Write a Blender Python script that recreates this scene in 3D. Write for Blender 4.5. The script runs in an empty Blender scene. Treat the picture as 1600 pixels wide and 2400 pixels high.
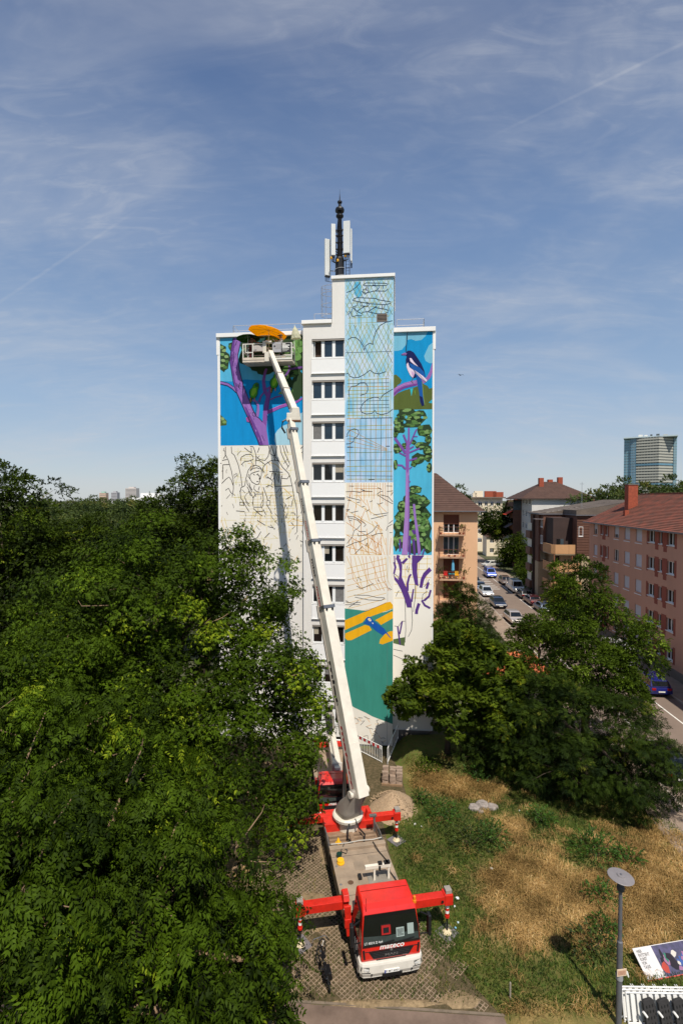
import bpy, bmesh, math, random
import numpy as np
from mathutils import Vector, Matrix

sc = bpy.context.scene
COL = sc.collection
R = math.radians

# ------------------------------------------------------------------ camera
cam_data = bpy.data.cameras.new('camera')
cam = bpy.data.objects.new('camera', cam_data)
COL.objects.link(cam)
cam.location = (0.0, 0.0, 16.5)
cam.rotation_euler = (R(90 - 1.5), 0, 0)
cam_data.sensor_fit = 'VERTICAL'
cam_data.sensor_height = 36.0
cam_data.sensor_width = 24.0
cam_data.lens = 18.0
cam_data.clip_end = 6000
cam_data.clip_start = 0.2
sc.camera = cam

# ------------------------------------------------------------------ sun and sky
SUN_EL, SUN_AZ = R(58), R(168)
sd = Vector((math.sin(SUN_AZ) * math.cos(SUN_EL), math.cos(SUN_AZ) * math.cos(SUN_EL), math.sin(SUN_EL)))
sun_data = bpy.data.lights.new('sun', 'SUN')
sun_data.energy = 4.6
sun_data.angle = R(0.53)
sun_data.color = (1.0, 0.94, 0.84)
sun = bpy.data.objects.new('sun', sun_data)
COL.objects.link(sun)
sun.rotation_euler = sd.to_track_quat('Z', 'Y').to_euler()
sun.location = (0, -20, 60)

world = bpy.data.worlds.new('World')
sc.world = world
world.use_nodes = True
WN, WL = world.node_tree.nodes, world.node_tree.links
WN.clear()


def wn(t, **kw):
    n = WN.new(t)
    for k, v in kw.items():
        setattr(n, k, v)
    return n


def wmath(op, a, b=None, c=None):
    n = wn('ShaderNodeMath', operation=op)
    for i, s in enumerate((a, b, c)):
        if s is None:
            continue
        if isinstance(s, (int, float)):
            n.inputs[i].default_value = s
        else:
            WL.new(s, n.inputs[i])
    return n.outputs[0]


w_out = wn('ShaderNodeOutputWorld')
w_bg = wn('ShaderNodeBackground')
w_bg.inputs[1].default_value = 0.10
sky = wn('ShaderNodeTexSky', sky_type='NISHITA', sun_disc=False)
sky.sun_elevation = SUN_EL
sky.sun_rotation = SUN_AZ
sky.altitude = 100
sky.air_density = 1.0
sky.dust_density = 0.35
sky.ozone_density = 2.0
tc = wn('ShaderNodeTexCoord')
sep = wn('ShaderNodeSeparateXYZ')
WL.new(tc.outputs['Generated'], sep.inputs[0])
zz = wmath('ADD', wmath('MAXIMUM', sep.outputs[2], 0.0), 0.22)
comb = wn('ShaderNodeCombineXYZ')          # the sheet of high cloud, seen from below
WL.new(wmath('DIVIDE', sep.outputs[0], zz), comb.inputs[0])
WL.new(wmath('DIVIDE', sep.outputs[1], zz), comb.inputs[1])


def cirrus(rot, scale, stretch, lo, hi, detail, dist, seed):
    mp = wn('ShaderNodeMapping')
    mp.inputs['Rotation'].default_value = (0, 0, rot)
    mp.inputs['Scale'].default_value = (scale, scale * stretch, 1)
    mp.inputs['Location'].default_value = (seed, seed * 0.7, seed * 0.3)
    WL.new(comb.outputs[0], mp.inputs[0])
    nz = wn('ShaderNodeTexNoise')
    nz.inputs['Scale'].default_value = 1.0
    nz.inputs['Detail'].default_value = detail
    nz.inputs['Roughness'].default_value = 0.58
    nz.inputs['Distortion'].default_value = dist
    WL.new(mp.outputs[0], nz.inputs['Vector'])
    mr = wn('ShaderNodeMapRange', interpolation_type='SMOOTHSTEP')
    mr.inputs[1].default_value = lo
    mr.inputs[2].default_value = hi
    WL.new(nz.outputs[0], mr.inputs[0])
    return mr.outputs[0]


c1 = cirrus(R(28), 1.5, 2.2, 0.44, 0.82, 7, 1.0, 3.1)
c2 = cirrus(R(-35), 0.9, 1.4, 0.40, 0.80, 6, 0.6, 8.3)
c3 = cirrus(R(24), 6.0, 3.2, 0.40, 0.78, 9, 1.6, 1.7)
cl = wmath('ADD', wmath('MULTIPLY', c1, 0.28), wmath('MULTIPLY', c2, 0.24))
cl = wmath('ADD', cl, wmath('MULTIPLY', wmath('MULTIPLY', c3, c2), 0.3))


def contrail(a, b, w, amt):
    """a thin straight trail between two directions of the sky"""
    a, b = Vector(a).normalized(), Vector(b).normalized()
    n = a.cross(b).normalized()
    mid = (a + b).normalized()
    lim = mid.dot(a)
    d = wn('ShaderNodeVectorMath', operation='DOT_PRODUCT')
    WL.new(tc.outputs['Generated'], d.inputs[0])
    d.inputs[1].default_value = n
    e = wn('ShaderNodeVectorMath', operation='DOT_PRODUCT')
    WL.new(tc.outputs['Generated'], e.inputs[0])
    e.inputs[1].default_value = mid
    mr = wn('ShaderNodeMapRange', interpolation_type='SMOOTHSTEP')
    mr.inputs[1].default_value = w
    mr.inputs[2].default_value = w * 0.15
    mr.inputs[3].default_value = 0
    mr.inputs[4].default_value = 1
    WL.new(wmath('ABSOLUTE', d.outputs['Value']), mr.inputs[0])
    m2 = wn('ShaderNodeMapRange', interpolation_type='SMOOTHSTEP')
    m2.inputs[1].default_value = lim - 0.01
    m2.inputs[2].default_value = lim + 0.03
    WL.new(e.outputs['Value'], m2.inputs[0])
    br = wmath('ADD', wmath('MULTIPLY', c3, 0.6), 0.55)
    return wmath('MULTIPLY', wmath('MULTIPLY', wmath('MULTIPLY', mr.outputs[0], m2.outputs[0]), amt), br)


for t in (((0.30, 1, 0.70), (0.80, 1, 0.94), 0.0032, 0.22),
          ((-0.72, 1, 0.34), (-0.40, 1, 0.55), 0.0032, 0.26),
          ((-0.16, 1, 0.96), (-0.06, 1, 0.80), 0.012, 0.14)):
    cl = wmath('ADD', cl, contrail(*t))
# summer haze: the clear sky pales evenly towards the horizon all round
ramp = wn('ShaderNodeValToRGB')
cr = ramp.color_ramp
for i, (pos, c) in enumerate(((0.0, (.48, .53, .59)), (1.0, (.085, .14, .28)), (.18, (.31, .43, .60)), (.30, (.235, .35, .54)), (.45, (.165, .265, .465)), (.66, (.085, .148, .31)))):
    e = cr.elements[i] if i < 2 else cr.elements.new(pos)
    e.position = pos
    e.color = (*c, 1)
WL.new(sep.outputs[2], ramp.inputs[0])
vm = wn('ShaderNodeVectorMath', operation='SCALE')
vm.inputs['Scale'].default_value = 10.0
WL.new(ramp.outputs[0], vm.inputs[0])
mixh = wn('ShaderNodeMix', data_type='RGBA', blend_type='MIX')
mixh.inputs[0].default_value = 0.75
WL.new(sky.outputs[0], mixh.inputs[6])
WL.new(vm.outputs[0], mixh.inputs[7])
mixc = wn('ShaderNodeMix', data_type='RGBA', blend_type='MIX')
WL.new(wmath('MINIMUM', cl, 0.85), mixc.inputs[0])
WL.new(mixh.outputs[2], mixc.inputs[6])
mixc.inputs[7].default_value = (5.4, 5.6, 6.0, 1)
WL.new(mixc.outputs[2], w_bg.inputs[0])
WL.new(w_bg.outputs[0], w_out.inputs[0])

sc.view_settings.view_transform = 'Standard'
sc.view_settings.look = 'None'
sc.view_settings.exposure = 0.13
sc.view_settings.gamma = 1.0
sc.view_settings.use_curve_mapping = False
sc.cycles.max_bounces = 6
sc.cycles.diffuse_bounces = 3
sc.cycles.glossy_bounces = 3
sc.cycles.transmission_bounces = 4
sc.cycles.transparent_max_bounces = 6

# ------------------------------------------------------------------ materials
def lin(*c):
    return tuple(((v / 255) / 12.92 if v / 255 <= 0.04045 else ((v / 255 + 0.055) / 1.055) ** 2.4) for v in c)


MATS = {}


def M(name, rgb, rough=0.7, metal=0.0, var=0.12, vs=2.0, bump=0.0, bs=40.0, coat=0.0, spec=0.5, streak=False, dirt=None, obj=True):
    """a surface: base colour with uneven tone, roughness, relief"""
    if name in MATS:
        return MATS[name]
    m = bpy.data.materials.new(name)
    m.use_nodes = True
    nt = m.node_tree
    nd, lk = nt.nodes, nt.links
    b = nd['Principled BSDF']
    b.inputs['Roughness'].default_value = rough
    b.inputs['Metallic'].default_value = metal
    b.inputs['Specular IOR Level'].default_value = spec
    b.inputs['Coat Weight'].default_value = coat
    b.inputs['Coat Roughness'].default_value = 0.08
    m.diffuse_color = (*rgb, 1)
    t = nd.new('ShaderNodeTexCoord')
    vec = t.outputs['Object']
    if var > 0:
        mp = nd.new('ShaderNodeMapping')
        mp.inputs['Scale'].default_value = (1, 1, 0.18 if streak else 1)
        lk.new(vec, mp.inputs[0])
        n = nd.new('ShaderNodeTexNoise')
        n.inputs['Scale'].default_value = vs
        n.inputs['Detail'].default_value = 5
        n.inputs['Roughness'].default_value = 0.65
        lk.new(mp.outputs[0], n.inputs['Vector'])
        rp = nd.new('ShaderNodeMapRange')
        rp.inputs[1].default_value = 0.3
        rp.inputs[2].default_value = 0.7
        lk.new(n.outputs[0], rp.inputs[0])
        mx = nd.new('ShaderNodeMix')
        mx.data_type = 'RGBA'
        lk.new(rp.outputs[0], mx.inputs[0])
        d = dirt or tuple(c * (1 - var) for c in rgb)
        mx.inputs[6].default_value = (*d, 1)
        mx.inputs[7].default_value = (*[min(1, c * (1 + var * 0.6)) for c in rgb], 1)
        lk.new(mx.outputs[2], b.inputs['Base Color'])
    else:
        b.inputs['Base Color'].default_value = (*rgb, 1)
    if bump > 0:
        n2 = nd.new('ShaderNodeTexNoise')
        n2.inputs['Scale'].default_value = bs
        n2.inputs['Detail'].default_value = 4
        lk.new(vec, n2.inputs['Vector'])
        bp = nd.new('ShaderNodeBump')
        bp.inputs['Strength'].default_value = bump
        bp.inputs['Distance'].default_value = 0.02
        lk.new(n2.outputs[0], bp.inputs['Height'])
        lk.new(bp.outputs[0], b.inputs['Normal'])
    MATS[name] = m
    return m


def glass_mat(name, rgb, rough=0.04, var=0.5, vs=0.6):
    return M(name, rgb, rough, 0, var, vs, 0, 1, 0, 0.7)


def leaf_mat(name, dark, light, trans=0.3, gloss=0.35, yellow=None):
    m = bpy.data.materials.new(name)
    m.use_nodes = True
    nt = m.node_tree
    nd, lk = nt.nodes, nt.links
    nd.clear()
    out = nd.new('ShaderNodeOutputMaterial')
    at = nd.new('ShaderNodeAttribute')
    at.attribute_name = 'tint'
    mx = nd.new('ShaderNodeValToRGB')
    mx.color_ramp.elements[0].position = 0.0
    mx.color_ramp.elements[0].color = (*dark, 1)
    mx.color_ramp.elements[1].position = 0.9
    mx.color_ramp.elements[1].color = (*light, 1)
    if yellow:
        e = mx.color_ramp.elements.new(1.0)
        e.color = (*yellow, 1)
    lk.new(at.outputs['Fac'], mx.inputs[0])
    d = nd.new('ShaderNodeBsdfPrincipled')
    d.inputs['Roughness'].default_value = 0.62
    d.inputs['Specular IOR Level'].default_value = gloss
    lk.new(mx.outputs[0], d.inputs['Base Color'])
    t = nd.new('ShaderNodeBsdfTranslucent')
    hs = nd.new('ShaderNodeHueSaturation')
    hs.inputs['Hue'].default_value = 0.485
    hs.inputs['Saturation'].default_value = 1.15
    hs.inputs['Value'].default_value = 1.5
    lk.new(mx.outputs[0], hs.inputs['Color'])
    lk.new(hs.outputs[0], t.inputs['Color'])
    ms = nd.new('ShaderNodeMixShader')
    ms.inputs[0].default_value = trans
    lk.new(d.outputs[0], ms.inputs[1])
    lk.new(t.outputs[0], ms.inputs[2])
    lk.new(ms.outputs[0], out.inputs[0])
    m.diffuse_color = (*light, 1)
    MATS[name] = m
    return m


# ------------------------------------------------------------------ mesh helpers
def frame(d, up=(0, 0, 1)):
    d = Vector(d).normalized()
    u = Vector(up)
    s = d.cross(u)
    if s.length < 1e-4:
        s = d.cross(Vector((1, 0, 0)))
    s.normalize()
    return s, d, s.cross(d).normalized()      # side, forward, up


class MB:
    """collects shapes and links them as ONE mesh object"""

    def __init__(s):
        s.v, s.f, s.m = [], [], []

    def add(s, vs, fs, mi=0):
        o = len(s.v)
        s.v += [tuple(p) for p in vs]
        s.f += [tuple(i + o for i in f) for f in fs]
        s.m += [mi] * len(fs)
        return s

    def box(s, x0, y0, z0, x1, y1, z1, mi=0):
        v = [(x0, y0, z0), (x1, y0, z0), (x1, y1, z0), (x0, y1, z0), (x0, y0, z1), (x1, y0, z1), (x1, y1, z1), (x0, y1, z1)]
        return s.add(v, [(0, 3, 2, 1), (4, 5, 6, 7), (0, 1, 5, 4), (1, 2, 6, 5), (2, 3, 7, 6), (3, 0, 4, 7)], mi)

    def loft(s, rings, mi=0, cap=True, closed=True):
        n = len(rings[0])
        vs = [p for r in rings for p in r]
        fs = []
        for i in range(len(rings) - 1):
            for j in range(n if closed else n - 1):
                k = (j + 1) % n
                fs.append((i * n + j, i * n + k, (i + 1) * n + k, (i + 1) * n + j))
        if cap:
            fs.append(tuple(reversed(range(n))))
            fs.append(tuple((len(rings) - 1) * n + j for j in range(n)))
        return s.add(vs, fs, mi)

    def beam(s, p, q, w, h, mi=0, up=(0, 0, 1), w2=None, h2=None):
        p, q = Vector(p), Vector(q)
        a, d, u = frame(q - p, up)
        rings = []
        for c, ww, hh in ((p, w, h), (q, w2 or w, h2 or h)):
            rings.append([c + a * (sx * ww / 2) + u * (sz * hh / 2) for sx, sz in ((-1, -1), (1, -1), (1, 1), (-1, 1))])
        return s.loft(rings, mi)

    def tube(s, path, r, n=6, mi=0, cap=True):
        path = [Vector(p) for p in path]
        rs = r if isinstance(r, (list, tuple)) else [r] * len(path)
        rings = []
        for i, p in enumerate(path):
            d = path[min(i + 1, len(path) - 1)] - path[max(i - 1, 0)]
            a, _, u = frame(d, (0, 0, 1) if abs(d.normalized().z) < 0.95 else (0, 1, 0))
            rings.append([p + (a * math.cos(t) + u * math.sin(t)) * rs[i] for t in (2 * math.pi * k / n for k in range(n))])
        return s.loft(rings, mi, cap)

    def lathe(s, prof, n=16, c=(0, 0, 0), axis='z', mi=0, cap=True):
        rings = []
        for r, h in prof:
            ring = []
            for k in range(n):
                t = 2 * math.pi * k / n
                x, y = r * math.cos(t), r * math.sin(t)
                p = {'z': (x, y, h), 'x': (h, x, y), 'y': (x, h, -y)}[axis]
                ring.append((p[0] + c[0], p[1] + c[1], p[2] + c[2]))
            rings.append(ring)
        return s.loft(rings, mi, cap)

    def prism(s, poly, a, b, axis='z', mi=0):
        def P(p, h):
            return {'z': (p[0], p[1], h), 'y': (p[0], h, p[1]), 'x': (h, p[0], p[1])}[axis]
        n = len(poly)
        vs = [P(p, a) for p in poly] + [P(p, b) for p in poly]
        fs = [tuple(range(n))[::-1], tuple(range(n, 2 * n))]
        fs += [(i, (i + 1) % n, n + (i + 1) % n, n + i) for i in range(n)]
        return s.add(vs, fs, mi)

    def poly(s, pts, mi=0):
        return s.add(pts, [tuple(range(len(pts)))], mi)

    def xf(s, mat):
        s.v = [tuple(mat @ Vector(p)) for p in s.v]
        return s

    def mesh(s, name, mats, smooth=False, fix=True):
        me = bpy.data.meshes.new(name)
        me.from_pydata(s.v, [], s.f)
        for m in (mats if isinstance(mats, (list, tuple)) else [mats]):
            me.materials.append(m)
        if any(s.m):
            me.polygons.foreach_set('material_index', s.m)
        if fix:
            bm = bmesh.new()
            bm.from_mesh(me)
            bmesh.ops.recalc_face_normals(bm, faces=bm.faces)
            bm.to_mesh(me)
            bm.free()
        if smooth:
            me.polygons.foreach_set('use_smooth', [True] * len(me.polygons))
        me.update()
        return me

    def obj(s, name, mats, parent=None, loc=None, rot=None, smooth=False, bev=0.0, seg=2, fix=True, sub=0):
        o = bpy.data.objects.new(name, s.mesh(name, mats, smooth, fix))
        return place(o, parent, loc, rot, bev, seg, sub)


def place(o, parent=None, loc=None, rot=None, bev=0.0, seg=2, sub=0):
    COL.objects.link(o)
    if parent is not None:
        o.parent = parent
    if loc is not None:
        o.location = loc
    if rot is not None:
        o.rotation_euler = rot if isinstance(rot, (tuple, list)) else (0, 0, rot)
    if bev > 0:
        b = o.modifiers.new('bevel', 'BEVEL')
        b.width = bev
        b.segments = seg
        b.limit_method = 'ANGLE'
        b.angle_limit = R(35)
    if sub:
        b = o.modifiers.new('subdivision', 'SUBSURF')
        b.levels = b.render_levels = sub
    return o


def tag(o, label, cat, group=None, kind=None):
    o['label'] = label
    if cat:
        o['category'] = cat
    if group:
        o['group'] = group
    if kind:
        o['kind'] = kind
    return o


def thing(name, label, cat, loc=(0, 0, 0), rz=0.0, group=None):
    o = bpy.data.objects.new(name, None)
    o.empty_display_size = 0.3
    COL.objects.link(o)
    o.location = loc
    o.rotation_euler = (0, 0, rz)
    return tag(o, label, cat, group)


def struct(o):
    o['kind'] = 'structure'
    return o


def copy_tree(o, parent=None):
    c = o.copy()
    COL.objects.link(c)
    c.parent = parent
    for ch in [x for x in bpy.data.objects if x.parent == o]:
        copy_tree(ch, c)
    return c


def shared(name, me, parent, loc, rot=None, scale=None):
    o = bpy.data.objects.new(name, me)
    COL.objects.link(o)
    o.parent = parent
    o.location = loc
    if rot is not None:
        o.rotation_euler = rot if isinstance(rot, (tuple, list)) else (0, 0, rot)
    if scale is not None:
        o.scale = scale
    return o


_TXT = {}


def text_geo(s, size=1.0, shear=0.0, extrude=0.0, bold=0.0):
    """outline letters as flat geometry: verts (x, y) and faces"""
    key = (s, shear, bold)
    if key not in _TXT:
        cu = bpy.data.curves.new('letters', 'FONT')
        cu.body = s
        cu.size = 1.0
        cu.shear = shear
        cu.offset = bold
        cu.fill_mode = 'BOTH'
        cu.resolution_u = 3
        o = bpy.data.objects.new('letters', cu)
        COL.objects.link(o)
        bpy.context.view_layer.update()
        dg = bpy.context.evaluated_depsgraph_get()
        me = bpy.data.meshes.new_from_object(o.evaluated_get(dg))
        vs = [tuple(v.co) for v in me.vertices]
        fs = [tuple(p.vertices) for p in me.polygons]
        bpy.data.objects.remove(o)
        bpy.data.curves.remove(cu)
        bpy.data.meshes.remove(me)
        _TXT[key] = (vs, fs)
    vs, fs = _TXT[key]
    return [(v[0] * size, v[1] * size) for v in vs], fs


def lettering(name, s, size, mat, parent, origin, ex, ey, shear=0.0, bold=0.0, width=None, centre=False):
    """writing laid on a surface: origin, direction of reading ex, direction up ey"""
    vs, fs = text_geo(s, size, shear, 0, bold)
    x0, x1 = min(v[0] for v in vs), max(v[0] for v in vs)
    k = (width / (x1 - x0)) if width else 1.0
    off = (x0 + x1) / 2 if centre else x0
    o, ex, ey = Vector(origin), Vector(ex).normalized(), Vector(ey).normalized()
    b = MB()
    b.add([o + ex * ((v[0] - off) * k) + ey * v[1] for v in vs], fs)
    return b.obj(name, mat, parent, fix=False)


rng = random.Random(11)
# ================================================================== the ground
def dry_amount(x, y):
    """how parched the meadow is at a spot (0 green .. 1 straw)"""
    blobs = [(5.2, 29.3, 1.5, 1.3, 1.0), (7.8, 28.4, 1.5, 1.1, .9), (8.4, 25.0, 1.6, 1.3, .8), (8.3, 22.2, 1.9, 1.5, 1.0), (9.6, 19.9, 2.3, 1.5, 1.0),
             (6.7, 19.1, 1.2, .9, 1.0), (13.6, 22.9, 2.4, 1.9, 1.1), (13.0, 20.3, 2.6, 1.7, 1.0), (10.3, 18.6, 1.6, 1.0, .8), (6.8, 15.75, 2.0, .45, .9),
             (11.5, 15.6, 2.5, .5, .7), (14.8, 18.0, 2.2, 1.2, .7), (15.6, 24.6, .9, .8, .7), (7.0, 21.2, 1.3, 1.1, .6)]
    d = 0
    for cx, cy, rx, ry, a in blobs:
        d += a * math.exp(-((x - cx) / rx) ** 2 - ((y - cy) / ry) ** 2)
    greens = [(6.3, 24.2, 1.4, 1.2), (11.6, 22.9, 1.1, .8), (10.1, 25.7, .8, .6), (11.4, 20.2, .8, .5), (9.5, 17.9, 1.6, .45), (4.9, 26.4, .9, .7)]
    for cx, cy, rx, ry in greens:
        d -= .75 * math.exp(-((x - cx) / rx) ** 2 - ((y - cy) / ry) ** 2)
    return max(0.0, min(1.0, d))


def ground_mat(name, cols, scales, rough=0.95, bump=0.4, attr=None, bs=25.0):
    """earth or turf: three tones broken up by two sizes of noise, and the dryness of the turf where given"""
    m = bpy.data.materials.new(name)
    m.use_nodes = True
    nd, lk = m.node_tree.nodes, m.node_tree.links
    b = nd['Principled BSDF']
    b.inputs['Roughness'].default_value = rough
    b.inputs['Specular IOR Level'].default_value = 0.15
    t = nd.new('ShaderNodeTexCoord')

    def noise(sc_, det=6):
        n = nd.new('ShaderNodeTexNoise')
        n.inputs['Scale'].default_value = sc_
        n.inputs['Detail'].default_value = det
        n.inputs['Roughness'].default_value = .68
        lk.new(t.outputs['Object'], n.inputs['Vector'])
        mr = nd.new('ShaderNodeMapRange')
        mr.inputs[1].default_value = .33
        mr.inputs[2].default_value = .67
        lk.new(n.outputs[0], mr.inputs[0])
        return mr.outputs[0]

    def mix(f, a, c):
        x = nd.new('ShaderNodeMix')
        x.data_type = 'RGBA'
        lk.new(f, x.inputs[0])
        for i, v in ((6, a), (7, c)):
            if isinstance(v, tuple):
                x.inputs[i].default_value = (*v, 1)
            else:
                lk.new(v, x.inputs[i])
        return x.outputs[2]

    c = mix(noise(scales[0]), cols[0], cols[1])
    c = mix(noise(scales[1]), c, cols[2])
    if attr:
        a = nd.new('ShaderNodeAttribute')
        a.attribute_name = attr
        straw = mix(noise(14.0), lin(122, 100, 62), lin(178, 148, 98))
        c = mix(a.outputs['Fac'], c, straw)
    lk.new(c, b.inputs['Base Color'])
    n2 = nd.new('ShaderNodeTexNoise')
    n2.inputs['Scale'].default_value = bs
    n2.inputs['Detail'].default_value = 6
    lk.new(t.outputs['Object'], n2.inputs['Vector'])
    bp = nd.new('ShaderNodeBump')
    bp.inputs['Strength'].default_value = bump
    bp.inputs['Distance'].default_value = .05
    lk.new(n2.outputs[0], bp.inputs['Height'])
    lk.new(bp.outputs[0], b.inputs['Normal'])
    MATS[name] = m
    return m


g = MB()
ring = [(3800 * math.cos(t), 3800 * math.sin(t), 0) for t in (2 * math.pi * k / 48 for k in range(48))]
g.poly(ring)
struct(g.obj('ground', ground_mat('town_ground', (lin(70, 84, 48), lin(96, 96, 70), lin(84, 80, 66)), (.05, .4))))

# meadow with a gently uneven surface
xs = np.arange(-1.0, 17.01, 0.3)
ys = np.arange(13.6, 33.9, 0.3)


def lawn_h(x, y):
    h = 0.03 + 0.05 * math.sin(x * .9 + 1.3) * math.sin(y * .7) + 0.04 * math.sin(x * 2.1 + y * 1.7)
    h = 0.02 + max(0, h) * min(1, max(0, (x - 4.2) / 2.0)) * min(1, max(0, (y - 17) / 2))
    # bank rising towards the foot of the right wing
    k = min(1, max(0, (x - 3.4) / 1.0)) * min(1, max(0, (y - 29.5) / 3.2))
    return h + 0.75 * k * k * (3 - 2 * k)


lv = [(x, y, lawn_h(x, y)) for y in ys for x in xs]
nx = len(xs)
lf = [(j * nx + i, j * nx + i + 1, (j + 1) * nx + i + 1, (j + 1) * nx + i) for j in range(len(ys) - 1) for i in range(nx - 1)]
lm = MB().add(lv, lf)
lawn = lm.obj('meadow', ground_mat('turf', (lin(52, 74, 26), lin(84, 104, 40), lin(94, 84, 48)), (1.1, 5.0), attr='dry', bump=.6), fix=False, smooth=True)
at = lawn.data.attributes.new('dry', 'FLOAT', 'POINT')
at.data.foreach_set('value', [.8 * dry_amount(v[0] + .5 * math.sin(v[1] * 2.1), v[1] + .4 * math.sin(v[0] * 2.7)) for v in lv])
struct(lawn)

# gravelly earth under the trees and round the parked trucks
soil = ground_mat('bare_soil', (lin(92, 80, 60), lin(120, 102, 78), lin(66, 62, 40)), (1.3, 6.0), bump=.7)
sp = MB().poly([(-12, 16.45, .024), (-1.6, 16.32, .024), (5.1, 15.85, .024), (4.2, 17.4, .024), (3.2, 19.2, .024), (2.3, 22, .024), (2.1, 26, .024), (3.6, 28.2, .024), (3.4, 33.2, .024), (-12, 34.5, .024)])
parking = struct(sp.obj('parking_area', soil, fix=False))
wood = MB().poly([(-60, 8, .01), (-12, 8, .01), (-12, 34.5, .01), (-60, 60, .01)])
struct(wood.obj('woodland_floor', ground_mat('leaf_litter', (lin(60, 50, 36), lin(80, 68, 46), lin(52, 60, 30)), (.8, 4.0)), fix=False))

# grass pavers: lattice stones laid on the diagonal
def paver_mesh():
    b = MB()
    n, p, w, h = 3, 0.135, 0.026, 0.06
    L = n * p
    cs = [0.0]
    for i in range(n):
        cs += [i * p + w / 2 + (0.0 if i else 0.0), (i + 1) * p - w / 2]
    cs = sorted(set([0.0, L] + [round(v, 4) for i in range(n) for v in (i * p + w / 2, (i + 1) * p - w / 2)]))
    gap = 0.004
    pos = [(c - L / 2) * (1 - gap / L * 2) for c in cs]
    k = len(pos)
    # columns alternate bar, hole, bar, ...
    for i in range(k - 1):
        for j in range(k - 1):
            hole = (i % 2 == 1) and (j % 2 == 1)
            x0, x1, y0, y1 = pos[i], pos[i + 1], pos[j], pos[j + 1]
            if hole:
                for a, c in (((x0, y0), (x1, y0)), ((x1, y0), (x1, y1)), ((x1, y1), (x0, y1)), ((x0, y1), (x0, y0))):
                    b.poly([(a[0], a[1], 0), (c[0], c[1], 0), (c[0], c[1], h), (a[0], a[1], h)])
            else:
                b.poly([(x0, y0, h), (x1, y0, h), (x1, y1, h), (x0, y1, h)])
    e = pos[-1]
    for a, c in (((-e, -e), (e, -e)), ((e, -e), (e, e)), ((e, e), (-e, e)), ((-e, e), (-e, -e))):
        b.poly([(c[0], c[1], 0), (a[0], a[1], 0), (a[0], a[1], h), (c[0], c[1], h)])
    me = b.mesh('paver', M('paver_concrete', lin(152, 132, 110), .95, 0, .45, 1.3, .5, 60, spec=.15), fix=False)
    return me


pm = paver_mesh()
pitch = 0.405 * math.sqrt(2)
cnt = 0
for i in range(-26, 26):
    for j in range(-4, 40):
        for o in (0, .5):
            x = (i + o) * pitch * .5 * 2 + 0.2
            y = 16.5 + (j + o) * pitch * .5 * 2
            ey = 16.32 - .072 * (x + 1.6)              # edge of the footpath
            if y < ey + .30:
                continue
            left = -3.6 < x < 0.9 - .18 * (y - 17) and y < 25.0
            front = -3.4 < x < 4.3 and y < 17.9
            right = 2.6 < x < 4.4 - .35 * (y - 17.4) and y < 19.6
            if not (left or front or right):
                continue
            under = abs((x - 1.69) * .984 + (y - 17.06) * .177 + .1) < 1.0 and y > 18.3   # hidden below the truck
            if under:
                continue
            if x > 3.2 and rng.random() < .35 or (x < -2.2 and rng.random() < .3) or rng.random() < .05:
                continue                                # overgrown
            shared('paver', pm, parking, (x + rng.uniform(-.006, .006), y + rng.uniform(-.006, .006), -.006 + rng.uniform(-.022, .010)),
                   (rng.uniform(-.03, .03), rng.uniform(-.03, .03), R(45) + rng.uniform(-.012, .012)))
            cnt += 1
print('pavers', cnt)

# footpath along the bottom edge
asph = M('path_asphalt', lin(122, 104, 92), .95, 0, .3, 1.2, .5, 90, spec=.1)
fp = MB()
fp.add([(-14, 17.3, .03), (-1.6, 16.30, .03), (5.15, 15.84, .03), (5.6, 12, .03), (-14, 12, .03)], [(0, 4, 3, 2, 1)])
struct(fp.obj('footpath', asph, fix=False))
kb = MB()
for a, c in (((-14, 17.36), (-1.6, 16.36)), ((-1.6, 16.36), (5.2, 15.90))):
    kb.beam((a[0], a[1], .015), (c[0], c[1], .015), .08, .07)
struct(kb.obj('path_edging', M('edging_stone', lin(120, 106, 90), .95, 0, .4, 2, .4, 40)))

# ------------------------------------------------------------------ the side street (its own frame)
ST_O, ST_A = Vector((28.45, 75.6, 0)), -math.atan(.0905)


def st(x, y, z=0):
    """street frame to the world: x across (0 = kerb-side line on the right), y along"""
    return ST_O + Matrix.Rotation(ST_A, 3, 'Z') @ Vector((x, y, z))


asphalt = M('street_asphalt', lin(128, 112, 100), .92, 0, .14, .35, .3, 120, spec=.2)
road = struct(MB().add([(-5.9, -66, .03), (2.05, -66, .03), (2.05, 120, .03), (-5.9, 120, .03)], [(0, 1, 2, 3)]).obj('road', asphalt, None, ST_O, ST_A, fix=False))
paint = M('road_paint', lin(225, 220, 210), .8, 0, .25, 3, 0)
def mark(x0, y0, x1, y1):
    MB().poly([(x0, y0, .036), (x1, y0, .036), (x1, y1, .036), (x0, y1, .036)]).obj('road_marking', paint, road, fix=False)
for a, c in ((-66, -31), (-30, -2.5), (.5, 8), (13, 21), (24, 60)):
    mark(-.06, a, .06, c)
for a, c in ((-40, -11), (-8.5, -2.0), (3.8, 9.4), (13, 60)):
    mark(-3.96, a, -3.84, c)
for a, c in ((-30, -11), (-10.5, -4.5), (-1, 14)):
    mark(-5.84, a, -5.72, c)
for y in (-9.8, -4.0, 2.0, 8.2, 14.0):
    mark(-5.72, y, -3.96, y + .12)
for y in (-29, -23, -6, 1, 12, 17.5):
    mark(.06, y, 2.0, y + .12)
for k in range(7):
    mark(-3.2, 17 + k * 2.1, -1.2, 17.35 + k * 2.1)
pave = M('pavement_slabs', lin(150, 132, 116), .92, 0, .2, 1.4, .25, 60, spec=.15)
slab_me = MB().box(-.49, -.49, 0, .49, .49, .125).mesh('slab', pave)
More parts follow.
